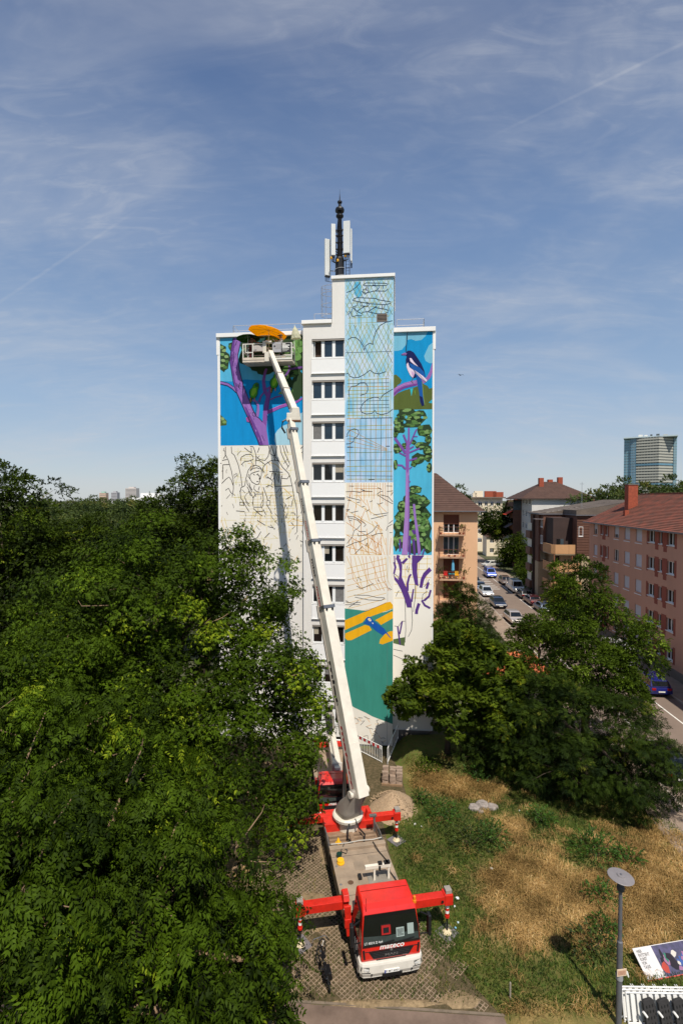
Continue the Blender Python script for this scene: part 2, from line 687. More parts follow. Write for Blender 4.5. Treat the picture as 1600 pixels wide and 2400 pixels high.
for nm, xa, xb in (('pavement', -8.1, -5.9), ('pavement', 2.05, 4.55)):
    pv = struct(MB().box(xa, -66, 0, xb, 120, .118).obj(nm, pave, None, ST_O, ST_A))
    kx = xb if xa < 0 else xa
    kbm = MB()
    kbm.box(kx - .07, -66, .0, kx + .07, 120, .135)
    kbm.obj('kerb', M('kerb_granite', lin(168, 156, 142), .9, 0, .2, 2, .2, 40), pv)
    # slabs are large enough to tell apart only at the near right edge of the view
    if xa < 0:
        for j in range(-57, -44):
            for i in range(2):
                o = shared('slab', slab_me, pv, (xa + .52 + i * 1.0, j * 1.0 + .5, .006 + rng.uniform(0, .006)))
# drive to the left of the street, seen past the yew
dr = MB().poly([(15.2, 20.0, .05), (17.2, 20, .05), (18.2, 31, .05), (16.8, 31, .05)])

# trodden sand spilled over the pavers left of the truck and along the path
sand = ground_mat('trodden_sand', (lin(150, 128, 98), lin(170, 146, 112), lin(110, 94, 70)), (1.6, 7.0), bump=.6)
for cx, cy, rx, ry, hh, sd0 in ((-1.25, 20.5, .75, .55, .085, 1), (-.9, 19.4, .5, .35, .075, 2), (-2.4, 17.0, 1.1, .25, .07, 3), (1.5, 16.28, 1.8, .16, .075, 4), (3.9, 16.4, .8, .3, .075, 5), (-.4, 23.4, .6, .9, .08, 6)):
    r_ = random.Random(sd0)
    q = MB()
    vs = [(0, 0, hh)]
    for f, h in ((.4, hh * .95), (.75, hh * .8), (1.0, .02)):
        for k in range(16):
            a = 2 * math.pi * k / 16
            j = 1 + r_.uniform(-.22, .22)
            vs.append((rx * f * j * math.cos(a), ry * f * j * math.sin(a), h + r_.uniform(-.006, .006)))
    fs = [(0, 1 + k, 1 + (k + 1) % 16) for k in range(16)]
    for b0 in (1, 17):
        fs += [(b0 + k, b0 + 16 + k, b0 + 16 + (k + 1) % 16, b0 + (k + 1) % 16) for k in range(16)]
    struct(q.add(vs, fs).obj('sand_patch', sand, None, (cx, cy, 0), smooth=True))
# ================================================================== the tower block with the mural
B_A = R(-6)
tower = thing('apartment_tower', 'tall white apartment tower with a half-painted mural on its end wall', 'building', (0.3, 33.85, 0), B_A)
white = M('white_render', lin(232, 228, 222), .9, 0, .09, .5, .25, 60, spec=.2, streak=True)
white2 = M('white_panel', lin(240, 239, 237), .75, 0, .03, .6, 0, 60, spec=.3)
sketch_white = M('primer_white', lin(236, 230, 218), .9, 0, .05, .45, .2, 60, spec=.2, streak=True)
trim = M('cornice_white', lin(240, 238, 234), .7, 0, .05, .8)
grey_wall = M('plinth_grey', lin(120, 112, 104), .9, 0, .15, .8, .3, 30)
dark_hole = M('dark_recess', lin(34, 30, 28), .9, 0, .2, 1)
frame_w = M('window_frame_white', lin(238, 238, 236), .5, 0, .03, 1)
pane_m = [glass_mat('pane_dark', lin(20, 24, 27)), glass_mat('pane_blue', lin(34, 52, 66)), glass_mat('pane_brown', lin(34, 27, 24))]  # the blue pane has the sky's reflection put into its colour
curtain = M('curtain_grey', lin(120, 118, 116), .9, 0, .25, 6)
metal = M('galvanised', lin(176, 178, 182), .45, .6, .1, 5)

DEP = 12.0
WL0, WL1, SX, CX, RX = -8.82, -2.86, -2.86, -0.08, 5.72
b = MB()
b.box(WL0, .45, 0, WL1 + .2, DEP, 27.45)
b.obj('wing_wall', white, tower)
b = MB()
b.box(3.1 - .2, .6, .95, RX, DEP, 27.45)
b.obj('wing_wall', white, tower)
# stair bay: piers and bands leave real openings for the windows
WX0, WX1, WTOP, WH, FL = -2.27, -.10, 27.02, 1.27, 2.71
b = MB()
b.box(SX, 0, .55, WX0, .8, 28.0)
b.box(WX1, 0, .55, CX, .8, 28.0)
b.box(WX0, 0, 27.02, WX1, .8, 28.0)
for k in range(10):
    zt = WTOP - FL * k
    zb = zt - WH
    zn = WTOP - FL * (k + 1) if k < 9 else .55
    b.box(WX0, 0.0, zn, WX1, .8, zb)
b.box(SX, .8, .55, CX, 6, 28.0)
b.obj('stair_bay_wall', white, tower)
b = MB()
b.box(-.92, -.0015, 28.0, CX, 6, 30.85)
b.obj('penthouse_wall', white, tower)
b = MB()
b.box(CX, -.003, .12, 3.1, 6, 30.85)
b.obj('shaft_wall', white, tower)
b = MB()
b.box(WL0 + .15, .7, -.1, 3.0, DEP - .2, .5)
b.box(3.15, .75, -.1, RX - .12, DEP - .2, 1.0)
b.box(SX + .1, .3, -.1, 3.0, 6, .3)
b.obj('plinth', grey_wall, tower)
for x0, x1, y0, z0, z1 in ((WL0 - .08, SX + .05, .30, 27.45, 27.72), (SX - .08, -.94, -.14, 28.0, 28.24), (-.98, 3.18, -.12, 30.85, 31.06), (3.104, RX + .1, .46, 27.45, 27.74)):
    b = MB()
    b.box(x0, y0, z0, x1, (DEP + .1) if z1 < 27.9 else 6.1, z1)
    b.obj('cornice', trim, tower, bev=.015)
# corner render stops of the wings (raised white bands at the edges)
for x0, x1, y in ((WL0 - .02, WL0 + .13, .43), (5.645, RX + .03, .575)):
    MB().box(x0, y, 1.0, x1, y + .1, 27.45).obj('corner_band', trim, tower)
    MB().box(x0 - .07 if x0 < 0 else x0 + .02, y - .02, 26.3, x1 - .05 if x0 < 0 else x1 + .08, y + .3, 27.45).obj('corner_band', trim, tower)

# windows of the stair bay
spand = MB().box(WX0 - .02, -.075, 0, WX1 + .02, -.002, .90)
spand_me = spand.mesh('spandrel_panel', white2)
for k in range(10):
    zt = WTOP - FL * k
    zb = zt - WH
    w = MB()
    y0, y1 = .14, .22
    t = .075
    w.box(WX0, y0, zt - t, WX1, y1, zt)
    w.box(WX0, y0, zb, WX1, y1, zb + t + .04)
    n3 = (WX1 - WX0) / 3
    for i in range(4):
        xc = WX0 + n3 * i
        hw = .075 if i in (0, 3) else .10
        xa = WX0 if i == 0 else xc - hw
        xb = WX1 if i == 3 else xc + hw
        w.box(xa, y0 - .012, zb + .04, xb, y1 - .005, zt - .02)
    win = w.obj('window', frame_w, tower)
    MB().box(WX0 - .03, -.05, zb - .045, WX1 + .03, y0 - .013, zb + .0).obj('sill', white2, win, bev=.008)
    MB().box(WX0, .02, zt - .11, WX1, y0 - .02, zt - .005).obj('reveal_shade', M('reveal_shade_grey', lin(150, 142, 134), .7, 0, .1, 3), win)  # grey strip, the shade at the top of the reveal put into colour
    for i in range(3):
        xa, xb = WX0 + n3 * i + .1, WX0 + n3 * (i + 1) - .1
        if k == 0 and i == 0:
            MB().box(xa, .5, zb + .11, xb, .52, zt - .1).obj('open_sash', M('room_brown', lin(74, 52, 38), .8, 0, .4, 3), win)
            MB().box(xa + .02, .20, zb + .11, xa + .07, .62, zt - .1).obj('open_sash', frame_w, win)
            continue
        pm_i = pane_m[(k * 5 + i * 3 + (1 if k < 2 else 0)) % 3] if k > 1 else pane_m[1]
        if k > 4:
            pm_i = pane_m[(k + i) % 2 * 2]
        MB().box(xa, .165, zb + .1, xb, .175, zt - .07).obj('pane', pm_i, win)
        if (k, i) in ((2, 0), (3, 2), (5, 1), (6, 2), (7, 0), (8, 1)):
            MB().box(xa, .152, zb + (.1 if k in (2, 6) else .62), xb - (.22 if k in (5, 7) else 0), .160, zt - .07).obj('curtain', curtain if k % 2 == 0 else M('blind_cream', lin(170, 160, 142), .9, 0, .1, 8), win)
    if k < 9:
        shared('spandrel_panel', spand_me, tower, (0, 0, zb - .98))
    MB().box(WX0 - .04, -.11, zb - 1.03, WX1 + .04, -.003, zb - .985).obj('drip_ledge', white2, tower)

# vent opening high on the shaft, joints and lightning conductor
MB().box(2.03, -.012, 28.04, 2.65, -.004, 28.48).obj('vent', dark_hole, tower)
vb = MB()
for z in (28.02, 28.48):
    vb.box(2.0, -.035, z - .015, 2.68, -.003, z + .015)
for x in (2.015, 2.665):
    vb.box(x - .015, -.035, 28.03, x + .015, -.003, 28.49)
for i in range(5):
    vb.box(2.04, -.025, 28.07 + i * .085, 2.64, -.014, 28.095 + i * .085)
vb.obj('vent_frame', M('vent_metal', lin(150, 136, 124), .6, 0, .1, 4), tower)
MB().box(2.735, -.010, .2, 2.75, -.005, 30.8).obj('conductor', M('conductor_grey', lin(92, 96, 98), .6), tower)
MB().box(3.105, .05, 27.8, 3.14, .20, 30.8).obj('side_shade', M('rope_shade_black', lin(30, 30, 32), .6), tower)  # dark strip painting in the shade on the shaft's right side
MB().tube([(3.99, .44, 27.45), (3.97, .52, 27.0), (3.90, .575, 26.2)], .022, 5).obj('rope', M('rope_shade_black', lin(30, 30, 32)), tower)

# ------------------------------------------------------------------ roof furniture
def railing(path, h=1.0, name='railing', rails=(1.0, .5)):
    r = MB()
    P = [Vector(p) for p in path]
    for a, c in zip(P, P[1:]):
        for f in rails:
            r.tube([a + Vector((0, 0, h * f)), c + Vector((0, 0, h * f))], .022, 5)
        L = (c - a).length
        n = max(1, round(L / 2.6))
        for i in range(n + 1):
            p = a.lerp(c, i / n)
            r.tube([p, p + Vector((0, 0, h))], .026, 5)
    return r.obj(name, metal, tower)
railing([(-7.9, 5.0, 27.7), (-7.9, 1.0, 27.7), (SX - .3, 1.0, 27.7)], .72)
railing([(3.3, 1.2, 27.72), (5.1, 1.2, 27.72), (5.1, 5, 27.72)], .78)
railing([(-2.25, 1.0, 28.22), (-.95, 1.0, 28.22)], .80)
# caged ladder on the flank of the penthouse
ld = MB()
for dx in (-.42, -.02):
    ld.tube([(-1.02 - .02, .9 + dx + .4, 28.3), (-1.04, .9 + dx + .4, 30.9)], .022, 5)
for i in range(9):
    ld.tube([(-1.04, .88, 28.45 + i * .28), (-1.04, 1.28, 28.45 + i * .28)], .014, 4)
for z in (28.85, 29.6, 30.35, 30.8):
    pts = [(-1.04 - .75 * math.sin(t), 1.08 - .42 * math.cos(t), z) for t in np.linspace(0, math.pi, 9)]
    ld.tube(pts, .018, 4)
for t in (.6, 1.1, 1.57, 2.0, 2.5):
    ld.tube([(-1.04 - .75 * math.sin(t), 1.08 - .42 * math.cos(t), 28.85), (-1.04 - .75 * math.sin(t), 1.08 - .42 * math.cos(t), 30.8)], .012, 4)
ld.obj('caged_ladder', metal, tower)
# roof hatch
MB().box(-5.0, 1.6, 27.72, -4.1, 2.4, 28.02).obj('roof_hatch', dark_hole, tower, bev=.03)

# ------------------------------------------------------------------ radio mast on the roof
mast = thing('radio_mast', 'dark radio mast with white antenna panels on the tower roof', 'mast', (0, 0, 0), B_A)
mast.location = (-.12, 35.9, 31.06)
mast.scale = (1, 1, .76)
black = M('mast_black', lin(26, 26, 30), .5, .3, .2, 3)
rust = M('mast_rust', lin(58, 38, 34), .7, .1, .3, 4)
apan = M('antenna_white', lin(214, 216, 214), .5, 0, .06, 1)
b = MB()
b.lathe([(.31, -.05), (.31, 2.6), (.27, 2.75), (.18, 2.85), (.16, 4.3), (.14, 6.3)], 14, mi=0)
b.obj('pole', [black, rust], mast, smooth=False)
for z in (.5, 1.1, 1.75):
    b = MB()
    b.tube([(.335 * math.cos(t), .335 * math.sin(t), z + .08 * math.sin(t + 1)) for t in np.linspace(0, 2 * math.pi, 15)], .022, 4)
    b.obj('strap', metal, mast)
b = MB()
b.lathe([(.15, 6.3), (.26, 6.45), (.26, 6.58), (.13, 6.66), (.13, 6.85), (.30, 6.9), (.32, 7.05), (.28, 7.2), (.10, 7.25), (.09, 7.65), (.16, 7.7), (.16, 7.82), (.04, 7.9), (.03, 8.2), (.008, 8.6), (.006, 8.9)], 12)
b.obj('finial', black, mast)
for (x, y, z0, z1, wx, wy, rz) in ((.52, -.35, 2.9, 5.75, .46, .22, -.1), (-.42, -.30, 2.8, 5.6, .30, .2, .25), (-.88, .18, 1.3, 4.6, .42, .18, .5), (.80, .12, 2.4, 5.3, .10, .4, 0)):
    a = MB()
    a.box(-wx / 2, -wy / 2, z0, wx / 2, wy / 2, z1)
    ap = a.obj('antenna_panel', apan, mast, (x, y, 0), (0, 0, rz), bev=.03)
    ca = MB()
    ca.box(-wx / 2 + .03, -wy / 2 + .02, z0 - .12, wx / 2 - .03, wy / 2 - .02, z0 - .002)
    for k in range(4):
        xx = -wx / 3 + k * wx / 4.5
        ca.tube([(xx, 0, z0 - .1), (xx * .8, .1, z0 - .45), (xx * .4 - x * .45, -y * .5, z0 - .55)], .025, 4)
    ca.obj('cable_tail', black, ap)
    for zz_ in (z0 + .5, z1 - .5):
        br = MB()
        br.beam((0, .05, zz_), (-x * .8 * math.cos(rz), -y * .8 + .05, zz_), .06, .06)
        br.obj('bracket', metal, ap)
for x, z in ((.42, 2.75), (-.1, 2.35), (-.55, 2.6)):
    MB().lathe([(.07, z - .09), (.08, z), (.05, z + .12)], 8, (x, -.33, 0)).obj('connector', M('cable_yellow', lin(220, 160, 30), .6), mast)
b = MB()
for dx in (.42, .68):
    b.tube([(dx, .05, -.05), (dx, .05, 2.6)], .025, 5)
for i in range(9):
    b.tube([(.42, .05, .15 + i * .29), (.68, .05, .15 + i * .29)], .016, 4)
b.obj('ladder', black, mast)
b = MB()
for k in range(5):
    xx = -.16 + .08 * k
    b.tube([(xx, -.22, 2.4), (xx * 1.4, -.25, 3.6), (xx, -.2, 5.2), (xx * .6, -.14, 6.2)], .022, 4)
for z in (3.0, 3.5, 4.1, 4.7, 5.2):
    b.beam((-.5, -.1, z), (.55, -.1, z), .05, .08)
    b.lathe([(.2, z - .06), (.2, z + .03)], 8)
b.obj('cable_run', black, mast)
# ------------------------------------------------------------------ the mural: coats of paint and pencil lines on the end wall
# each panel: design units (left, right, top, bottom) -> metres on the wall (x0, x1, z0, z1), wall depth
PAN = {'A': (110, 1445, 200, 1930, -8.67, -2.885, 27.43, 20.13, .45), 'B': (85, 1445, 25, 2045, -8.80, -2.885, 20.12, 11.5, .45),
       'C': (50, 830, 60, 2318, -.08, 3.098, 30.84, 21.77, -.003), 'F': (830, 1450, 900, 2180, 3.105, 5.63, 27.45, 22.38, .6),
       'D': (55, 795, 0, 2352, -.08, 3.098, 22.33, 12.24, -.003), 'G': (800, 1390, 0, 2352, 3.105, 5.64, 22.38, 12.2, .6),
       'E': (50, 620, 0, 2310, -.08, 3.098, 12.8, .12, -.003), 'H': (625, 1090, 0, 2090, 3.105, 5.64, 12.77, 1.03, .6)}
PAINT = {}


def pc(c):
    if c not in PAINT:
        PAINT[c] = M('mural_paint_%d' % len(PAINT), lin(*c), .85, 0, .13, 2.2, .3, 45, spec=.25, streak=True)
    return PAINT[c]


class Paint:
    def __init__(s, pan):
        s.p = PAN[pan]
        s.b, s.mats = MB(), []

    def mi(s, c):
        m = c if not isinstance(c, tuple) else pc(c)
        if m not in s.mats:
            s.mats.append(m)
        return s.mats.index(m)

    def at(s, x, y):
        a, b_, c, d, x0, x1, z0, z1, dep = s.p
        z = z0 + (y - c) / (d - c) * (z1 - z0)
        if s.p is PAN['D']:
            z = min(21.77, max(12.8, z))
        return x0 + (x - a) / (b_ - a) * (x1 - x0), z

    def poly(s, pts, c, L):
        q = [s.at(*p) for p in pts]
        x_lo, x_hi = s.p[4], s.p[5]
        y = s.p[8] - .0022 * L
        s.b.poly([(min(max(x, x_lo), x_hi), y, z) for x, z in q], s.mi(c))
        return s

    def line(s, pts, w, c, L, w2=None):
        q = [Vector(s.at(*p)) for p in pts]
        w2 = w if w2 is None else w2
        y = s.p[8] - .0022 * L
        x_lo, x_hi = s.p[4], s.p[5]
        vs, fs = [], []
        n = len(q)
        for i, p in enumerate(q):
            d = q[min(i + 1, n - 1)] - q[max(i - 1, 0)]
            if d.length < 1e-6:
                d = Vector((1, 0))
            d.normalize()
            ww = (w + (w2 - w) * i / max(1, n - 1)) / 2
            for sg in (1, -1):
                vs.append((min(max(p.x - d.y * ww * sg, x_lo), x_hi), y, p.y + d.x * ww * sg))
        for i in range(n - 1):
            fs.append((2 * i, 2 * i + 1, 2 * i + 3, 2 * i + 2))
        s.b.add(vs, fs, s.mi(c))
        return s

    def blob(s, cx, cy, rx, ry, c, L, r, n=11, rough=.28):
        ph = r.random() * 6.3
        return s.poly([(cx + rx * k * math.cos(t), cy + ry * k * math.sin(t)) for t, k in ((ph + 2 * math.pi * i / n, 1 + r.uniform(-rough, rough)) for i in range(n))], c, L)

    def done(s, name):
        o = s.b.obj(name, s.mats, tower, fix=False)
        if 'sketch' in name or 'guides' in name:
            o['kind'] = 'stuff'
        return o


def rect(x0, y0, x1, y1):
    return [(x0, y0), (x1, y0), (x1, y1), (x0, y1)]


mr = random.Random(5)
DG, MG, LG, XG = (44, 66, 40), (84, 122, 62), (122, 156, 92), (30, 44, 30)
PU, PD, PL, INK = (146, 104, 178), (104, 64, 142), (176, 134, 200), (38, 34, 66)


def leafage(p, spots, L, r, dark=DG, mid=MG, light=LG, n=7):
    for cx, cy, rx, ry in spots:
        p.blob(cx, cy, rx, ry, dark, L, r, 13, .2)
    for cx, cy, rx, ry in spots:
        for _ in range(n):
            a, q = r.random() * 6.28, r.random() ** .5 * .75
            p.blob(cx + rx * q * math.cos(a), cy + ry * q * math.sin(a) - ry * .1, rx * r.uniform(.2, .42), ry * r.uniform(.14, .3), mid if r.random() < .6 else light, L + 1 + (_ % 3), r, 7, .3)


# ---- upper left picture: tree with parrots
p = Paint('A')
p.poly(rect(110, 200, 1445, 1930), (6, 142, 206), 1)
p.poly([(110, 200), (1445, 200), (1445, 900), (900, 905), (520, 870), (300, 900), (110, 890)], (84, 178, 216), 2)
p.poly([(1000, 1930), (975, 1850), (985, 1760), (1030, 1690), (1100, 1630), (1180, 1600), (1250, 1540), (1350, 1450), (1445, 1405), (1445, 1930)], (164, 206, 222), 2)
p.done('mural_sky')
p = Paint('A')
p.poly([(420, 205), (1445, 205), (1445, 1190), (1400, 1160), (1360, 1220), (1290, 1230), (1210, 1180), (1150, 1100), (1090, 960), (1130, 860), (1080, 820), (1040, 760), (960, 760), (900, 800), (800, 810), (720, 790), (700, 750), (620, 730), (600, 690), (540, 650), (430, 610), (410, 540), (430, 470), (460, 400), (440, 330), (460, 260)], DG, 3)
for _ in range(70):
    x, y = mr.uniform(450, 1420), mr.uniform(215, 1130)
    if y > 640 and x < 1080:
        continue
    if x < 560 and y > 560:
        continue
    p.blob(x, y, mr.uniform(30, 80), mr.uniform(22, 55), mr.choice([MG, MG, LG, XG, (70, 104, 58)]), 4 + _ % 4, mr, 8)
for x, y in ((1330, 320), (1380, 420), (1350, 540), (930, 250), (1010, 300), (1390, 330), (1310, 450)):
    p.blob(x, y, 60, 70, (110, 156, 84), 8, mr, 8)
p.poly([(665, 245), (840, 212), (830, 255), (760, 290), (690, 282)], (84, 178, 216), 9)
p.poly([(1235, 860), (1285, 855), (1262, 905)], (60, 170, 210), 9).poly([(1390, 760), (1415, 745), (1420, 800)], (60, 170, 210), 9).poly([(1205, 1040), (1250, 1020), (1240, 1085)], (6, 142, 206), 9)
p.poly([(115, 285), (150, 310), (210, 340), (205, 420), (260, 460), (275, 530), (255, 590), (240, 690), (190, 720), (175, 750), (112, 700)], DG, 3)
p.poly([(250, 290), (310, 270), (335, 300), (325, 400), (285, 420), (250, 360)], DG, 3)
p.poly([(110, 1430), (165, 1480), (215, 1530), (210, 1600), (110, 1610)], (70, 92, 46), 3)
for x, y in ((140, 350), (180, 400), (150, 460), (210, 500), (160, 560), (220, 580), (150, 640), (190, 670), (280, 330), (300, 370), (150, 1500), (180, 1550)):
    p.blob(x, y, 34, 26, mr.choice([MG, LG, (140, 168, 110)]), 4 + (x % 3), mr, 8)
p.done('mural_foliage')
p = Paint('A')
LT = [(330, 205), (300, 330), (280, 480), (270, 580), (295, 720), (320, 880), (345, 980), (380, 1080), (450, 1240), (520, 1400), (580, 1540), (640, 1680), (700, 1820), (740, 1930)]
RT = [(890, 1930), (870, 1800), (845, 1620), (790, 1560), (740, 1500), (690, 1470), (650, 1380), (600, 1260), (560, 1160), (520, 1060), (480, 950), (450, 830), (420, 700), (405, 560), (400, 480), (430, 350), (460, 205)]
p.line([(115, 912), (230, 945), (320, 1000), (380, 1060)], .17, PU, 10).line([(115, 890), (240, 925), (330, 985)], .035, INK, 12).line([(115, 935), (230, 965), (310, 1020), (370, 1080)], .035, INK, 12)
p.line([(870, 1405), (960, 1370), (1060, 1325), (1200, 1285), (1330, 1250), (1445, 1180)], .24, (150, 84, 168), 10, .12).line([(900, 1370), (1060, 1305), (1200, 1262)], .04, (206, 110, 190), 11)
p.line([(915, 1205), (1000, 1165), (1095, 1150)], .09, (120, 76, 150), 10)
p.line([(1445, 700), (1300, 715), (1220, 730), (1180, 800), (1110, 880), (960, 960)], .14, (116, 78, 150), 10)
p.line([(1210, 650), (1225, 740)], .12, (116, 78, 150), 10)
p.poly([(790, 1590), (800, 1400), (830, 1240), (850, 1160), (800, 1060), (785, 900), (815, 760), (840, 705), (875, 715), (850, 790), (832, 900), (850, 1020), (875, 1100), (895, 1020), (925, 960), (965, 970), (930, 1070), (905, 1200), (890, 1330), (870, 1420), (860, 1560), (852, 1720), (800, 1620)], (128, 78, 156), 11)
p.line([(870, 1420), (885, 1300), (905, 1180), (945, 1000)], .06, PD, 12)
p.line([(845, 1040), (900, 1010), (960, 975)], .11, (128, 78, 156), 11)
p.line([(700, 1480), (722, 1380), (722, 1290), (690, 1230), (590, 1195)], .22, PU, 11, .08).line([(735, 1240), (765, 1150), (820, 1080)], .14, (128, 78, 156), 11, .08)
p.poly(LT + RT, PU, 13)
p.poly([(330, 205), (300, 330), (280, 480), (270, 580), (295, 720), (330, 880), (380, 1060), (400, 1060), (350, 880), (320, 720), (318, 560), (340, 380), (360, 205)], PD, 14)
p.poly([(640, 1680), (700, 1820), (740, 1930), (800, 1930), (760, 1800), (690, 1640), (620, 1500), (540, 1330), (500, 1300), (560, 1480)], PD, 14)
p.poly([(525, 1490), (580, 1450), (640, 1640), (590, 1560), (540, 1550)], (168, 84, 160), 14)
for t in range(46):                                   # bark strokes
    k = mr.uniform(.03, .96)
    i = k * 12.9
    a, f = int(i), i - int(i)
    lx = LT[a][0] + (LT[a + 1][0] - LT[a][0]) * f
    ly = LT[a][1] + (LT[a + 1][1] - LT[a][1]) * f
    x = lx + mr.uniform(18, 105)
    dx = (LT[a + 1][0] - LT[a][0]) / max(1, LT[a + 1][1] - LT[a][1])
    L_ = mr.uniform(30, 95)
    p.line([(x, ly), (x + dx * L_ * .5 + mr.uniform(-5, 5), ly + L_ * .5), (x + dx * L_, ly + L_)], mr.uniform(.02, .05), mr.choice([INK, PD, PL, (78, 44, 110), PL]), 15)
p.line(LT, .045, INK, 16).line(RT[3:], .045, INK, 16)
p.line([(600, 1270), (640, 1370), (690, 1440), (690, 1380), (700, 1290), (660, 1240)], .035, INK, 16)
p.line([(640, 1400), (625, 1440), (660, 1470), (690, 1440), (665, 1400), (640, 1400)], .03, INK, 16)
p.done('mural_trunk')
for (dx, dy, k, nm) in ((0, 0, 1, 1), (330, -150, 1.0, 0)):
    p = Paint('A')
    T = lambda pts: [(660 + (x - 660) * k + dx, 1050 + (y - 1050) * k + dy) for x, y in pts]
    p.poly(T([(660, 945), (700, 923), (738, 950), (737, 1010), (718, 1060), (716, 1110), (690, 1160), (655, 1185), (600, 1170), (578, 1100), (588, 1040), (630, 1000), (645, 960)]), (30, 58, 26), 17)
    p.poly(T([(662, 952), (700, 930), (732, 953), (730, 1008), (712, 1060), (708, 1108), (684, 1152), (655, 1172), (606, 1160), (590, 1100), (598, 1045), (635, 1005), (650, 965)]), (74, 150, 40), 18)
    p.poly(T([(690, 940), (728, 955), (726, 1000), (690, 1000), (668, 980)]), (48, 104, 48), 19).poly(T([(640, 1020), (690, 1015), (690, 1080), (650, 1140), (615, 1130), (620, 1070)]), (140, 190, 52), 19)
    p.poly(T([(700, 955), (732, 965), (716, 990)]), (60, 70, 70), 20)
    p.poly(T([(592, 1160), (640, 1170), (610, 1255), (585, 1240)]), (52, 84, 34), 18).line(T([(665, 1170), (668, 1220)]), .05, (214, 140, 50), 20).line(T([(600, 1170), (600, 1240)]), .05, (200, 120, 50), 20)
    p.done('mural_parrot')

# ---- sketch below it: pencil figures under thin yellow guide lines
p = Paint('B')
p.poly(rect(85, 25, 1445, 2045), sketch_white, 1)
for _ in range(44):
    x, y = mr.uniform(120, 1400), mr.uniform(60, 1500)
    p.line([(x, y), (x + mr.uniform(-60, 60), y + mr.uniform(80, 260))], .022, mr.choice([(222, 202, 110), (218, 180, 90), (200, 198, 116)]), 2)
    p.line([(x - 60, y + 60), (x + mr.uniform(60, 240), y + mr.uniform(30, 90))], .02, (224, 206, 126), 2)
for _ in range(30):
    x, y = mr.uniform(120, 1350), mr.uniform(1100, 1900)
    p.line([(x, y), (x + mr.uniform(-80, 80), y + mr.uniform(40, 160))], .03, mr.choice([(220, 196, 84), (216, 172, 66)]), 2)
for i in range(10):
    p.line([(640 + i * 70, 760), (640 + i * 70, 1300)], .02, (220, 196, 112), 2).line([(420, 780 + i * 52), (1300, 770 + i * 52)], .02, (220, 196, 112), 2)
for pts in ([(555, 310), (620, 318), (600, 420)], [(900, 300), (1000, 330), (1100, 420)], [(1110, 700), (1180, 760), (1260, 840)], [(1180, 1260), (1260, 1200), (1420, 1240)], [(1200, 1300), (1440, 1300)], [(860, 350), (850, 480), (800, 540)]):
    p.line(pts, .035, (228, 180, 60), 3)
p.done('mural_guides')
p = Paint('B')
SK = '''195,40 195,170 240,260 290,430 320,590 320,720 300,840|290,40 295,140 340,180 400,330 440,500 460,680|150,330 150,560|130,630 200,560 250,525 290,580 315,660|160,230 190,190 190,110 165,105
85,310 130,305|140,260 220,245|150,330 260,325|190,740 240,705 275,770 300,800|435,265 450,210 520,170 600,165 640,200 640,250 560,275 500,280 450,330|690,200 740,250 830,265 880,200 900,100 890,30
590,40 640,45 670,120 685,180 680,330|500,60 560,110 610,140|740,60 710,140|610,60 615,150|690,265 740,265 800,310 830,330 920,270 970,260 1060,275|830,330 790,390 800,470
930,40 990,200 1050,280 1110,380 1200,470 1230,540 1260,680 1290,860 1320,980 1335,1100 1335,1400|1070,30 1080,130 1130,250 1200,370|1110,30 1150,160 1220,320|1150,30 1190,150|1020,40 1000,150 980,280|900,60 910,160 960,190 1000,190
1330,90 1380,40|1345,200 1345,130 1440,40|1380,350 1385,160 1445,125|1390,290 1445,300|505,660 520,560 560,420 610,355 680,340 740,365 775,420 770,500 755,560|590,430 640,390 700,380 745,400|740,430 700,440 610,470 590,500 590,560 620,610 690,650 730,640 745,590 735,560 745,520
690,490 730,495|640,480 665,500|735,500 750,570|690,600 725,600|570,480 560,520 590,560|540,570 545,640 580,690 620,770|575,620 590,680 625,740|660,660 650,720 690,760 740,770|740,680 720,740
505,665 440,700 430,780 440,870 480,920|540,680 600,790 640,870 630,960|560,750 600,830|800,690 830,780 860,850 870,910|640,860 680,800 780,800|650,760 680,840|785,760 800,860 800,960 780,1010|635,965 640,1010 780,1010|690,1075 790,1075 800,1040|640,1030 700,1090 780,1150
870,900 905,905 905,975 850,975 850,910|420,930 480,930 490,980 420,975 420,930|480,920 520,1000 570,1080|500,850 530,920 570,960|860,980 910,1060 935,1120|800,1050 840,1130|895,440 1110,455|985,460 985,670|1060,460 1045,620|1000,470 1030,600|985,680 1250,670|945,460 920,560 860,520
840,540 890,545 950,590 930,660|1090,510 1085,650|1090,550 1180,560 1215,510|840,690 880,665 920,670 955,695|1150,960 1180,1040 1210,980 1240,1010 1260,930|1130,1060 1150,970|1150,1190 1185,1100|1240,1100 1290,1100 1310,1140|1240,1250 1280,1300|1160,885 1245,835|700,1220 830,1300|870,1320 960,1340
360,1070 500,1080|380,1500 460,1430|820,1500 900,1420|1380,1540 1440,1570|1400,1600 1400,1640|560,1560 700,1500 760,1400|300,1300 420,1500'''
for row in SK.replace('\n', '|').split('|'):
    p.line([tuple(map(float, q.split(','))) for q in row.split()], .044, (52, 44, 44), 4)
for _ in range(110):                                  # short shading strokes
    x, y = mr.uniform(110, 1420), mr.uniform(60, 1900)
    a = mr.uniform(-1.2, 1.2)
    q = mr.uniform(25, 90)
    p.line([(x, y), (x + q * .5 * math.sin(a) + mr.uniform(-8, 8), y + q * .5), (x + q * math.sin(a), y + q)], .03, (74, 66, 62), 4)
p.done('mural_sketch')

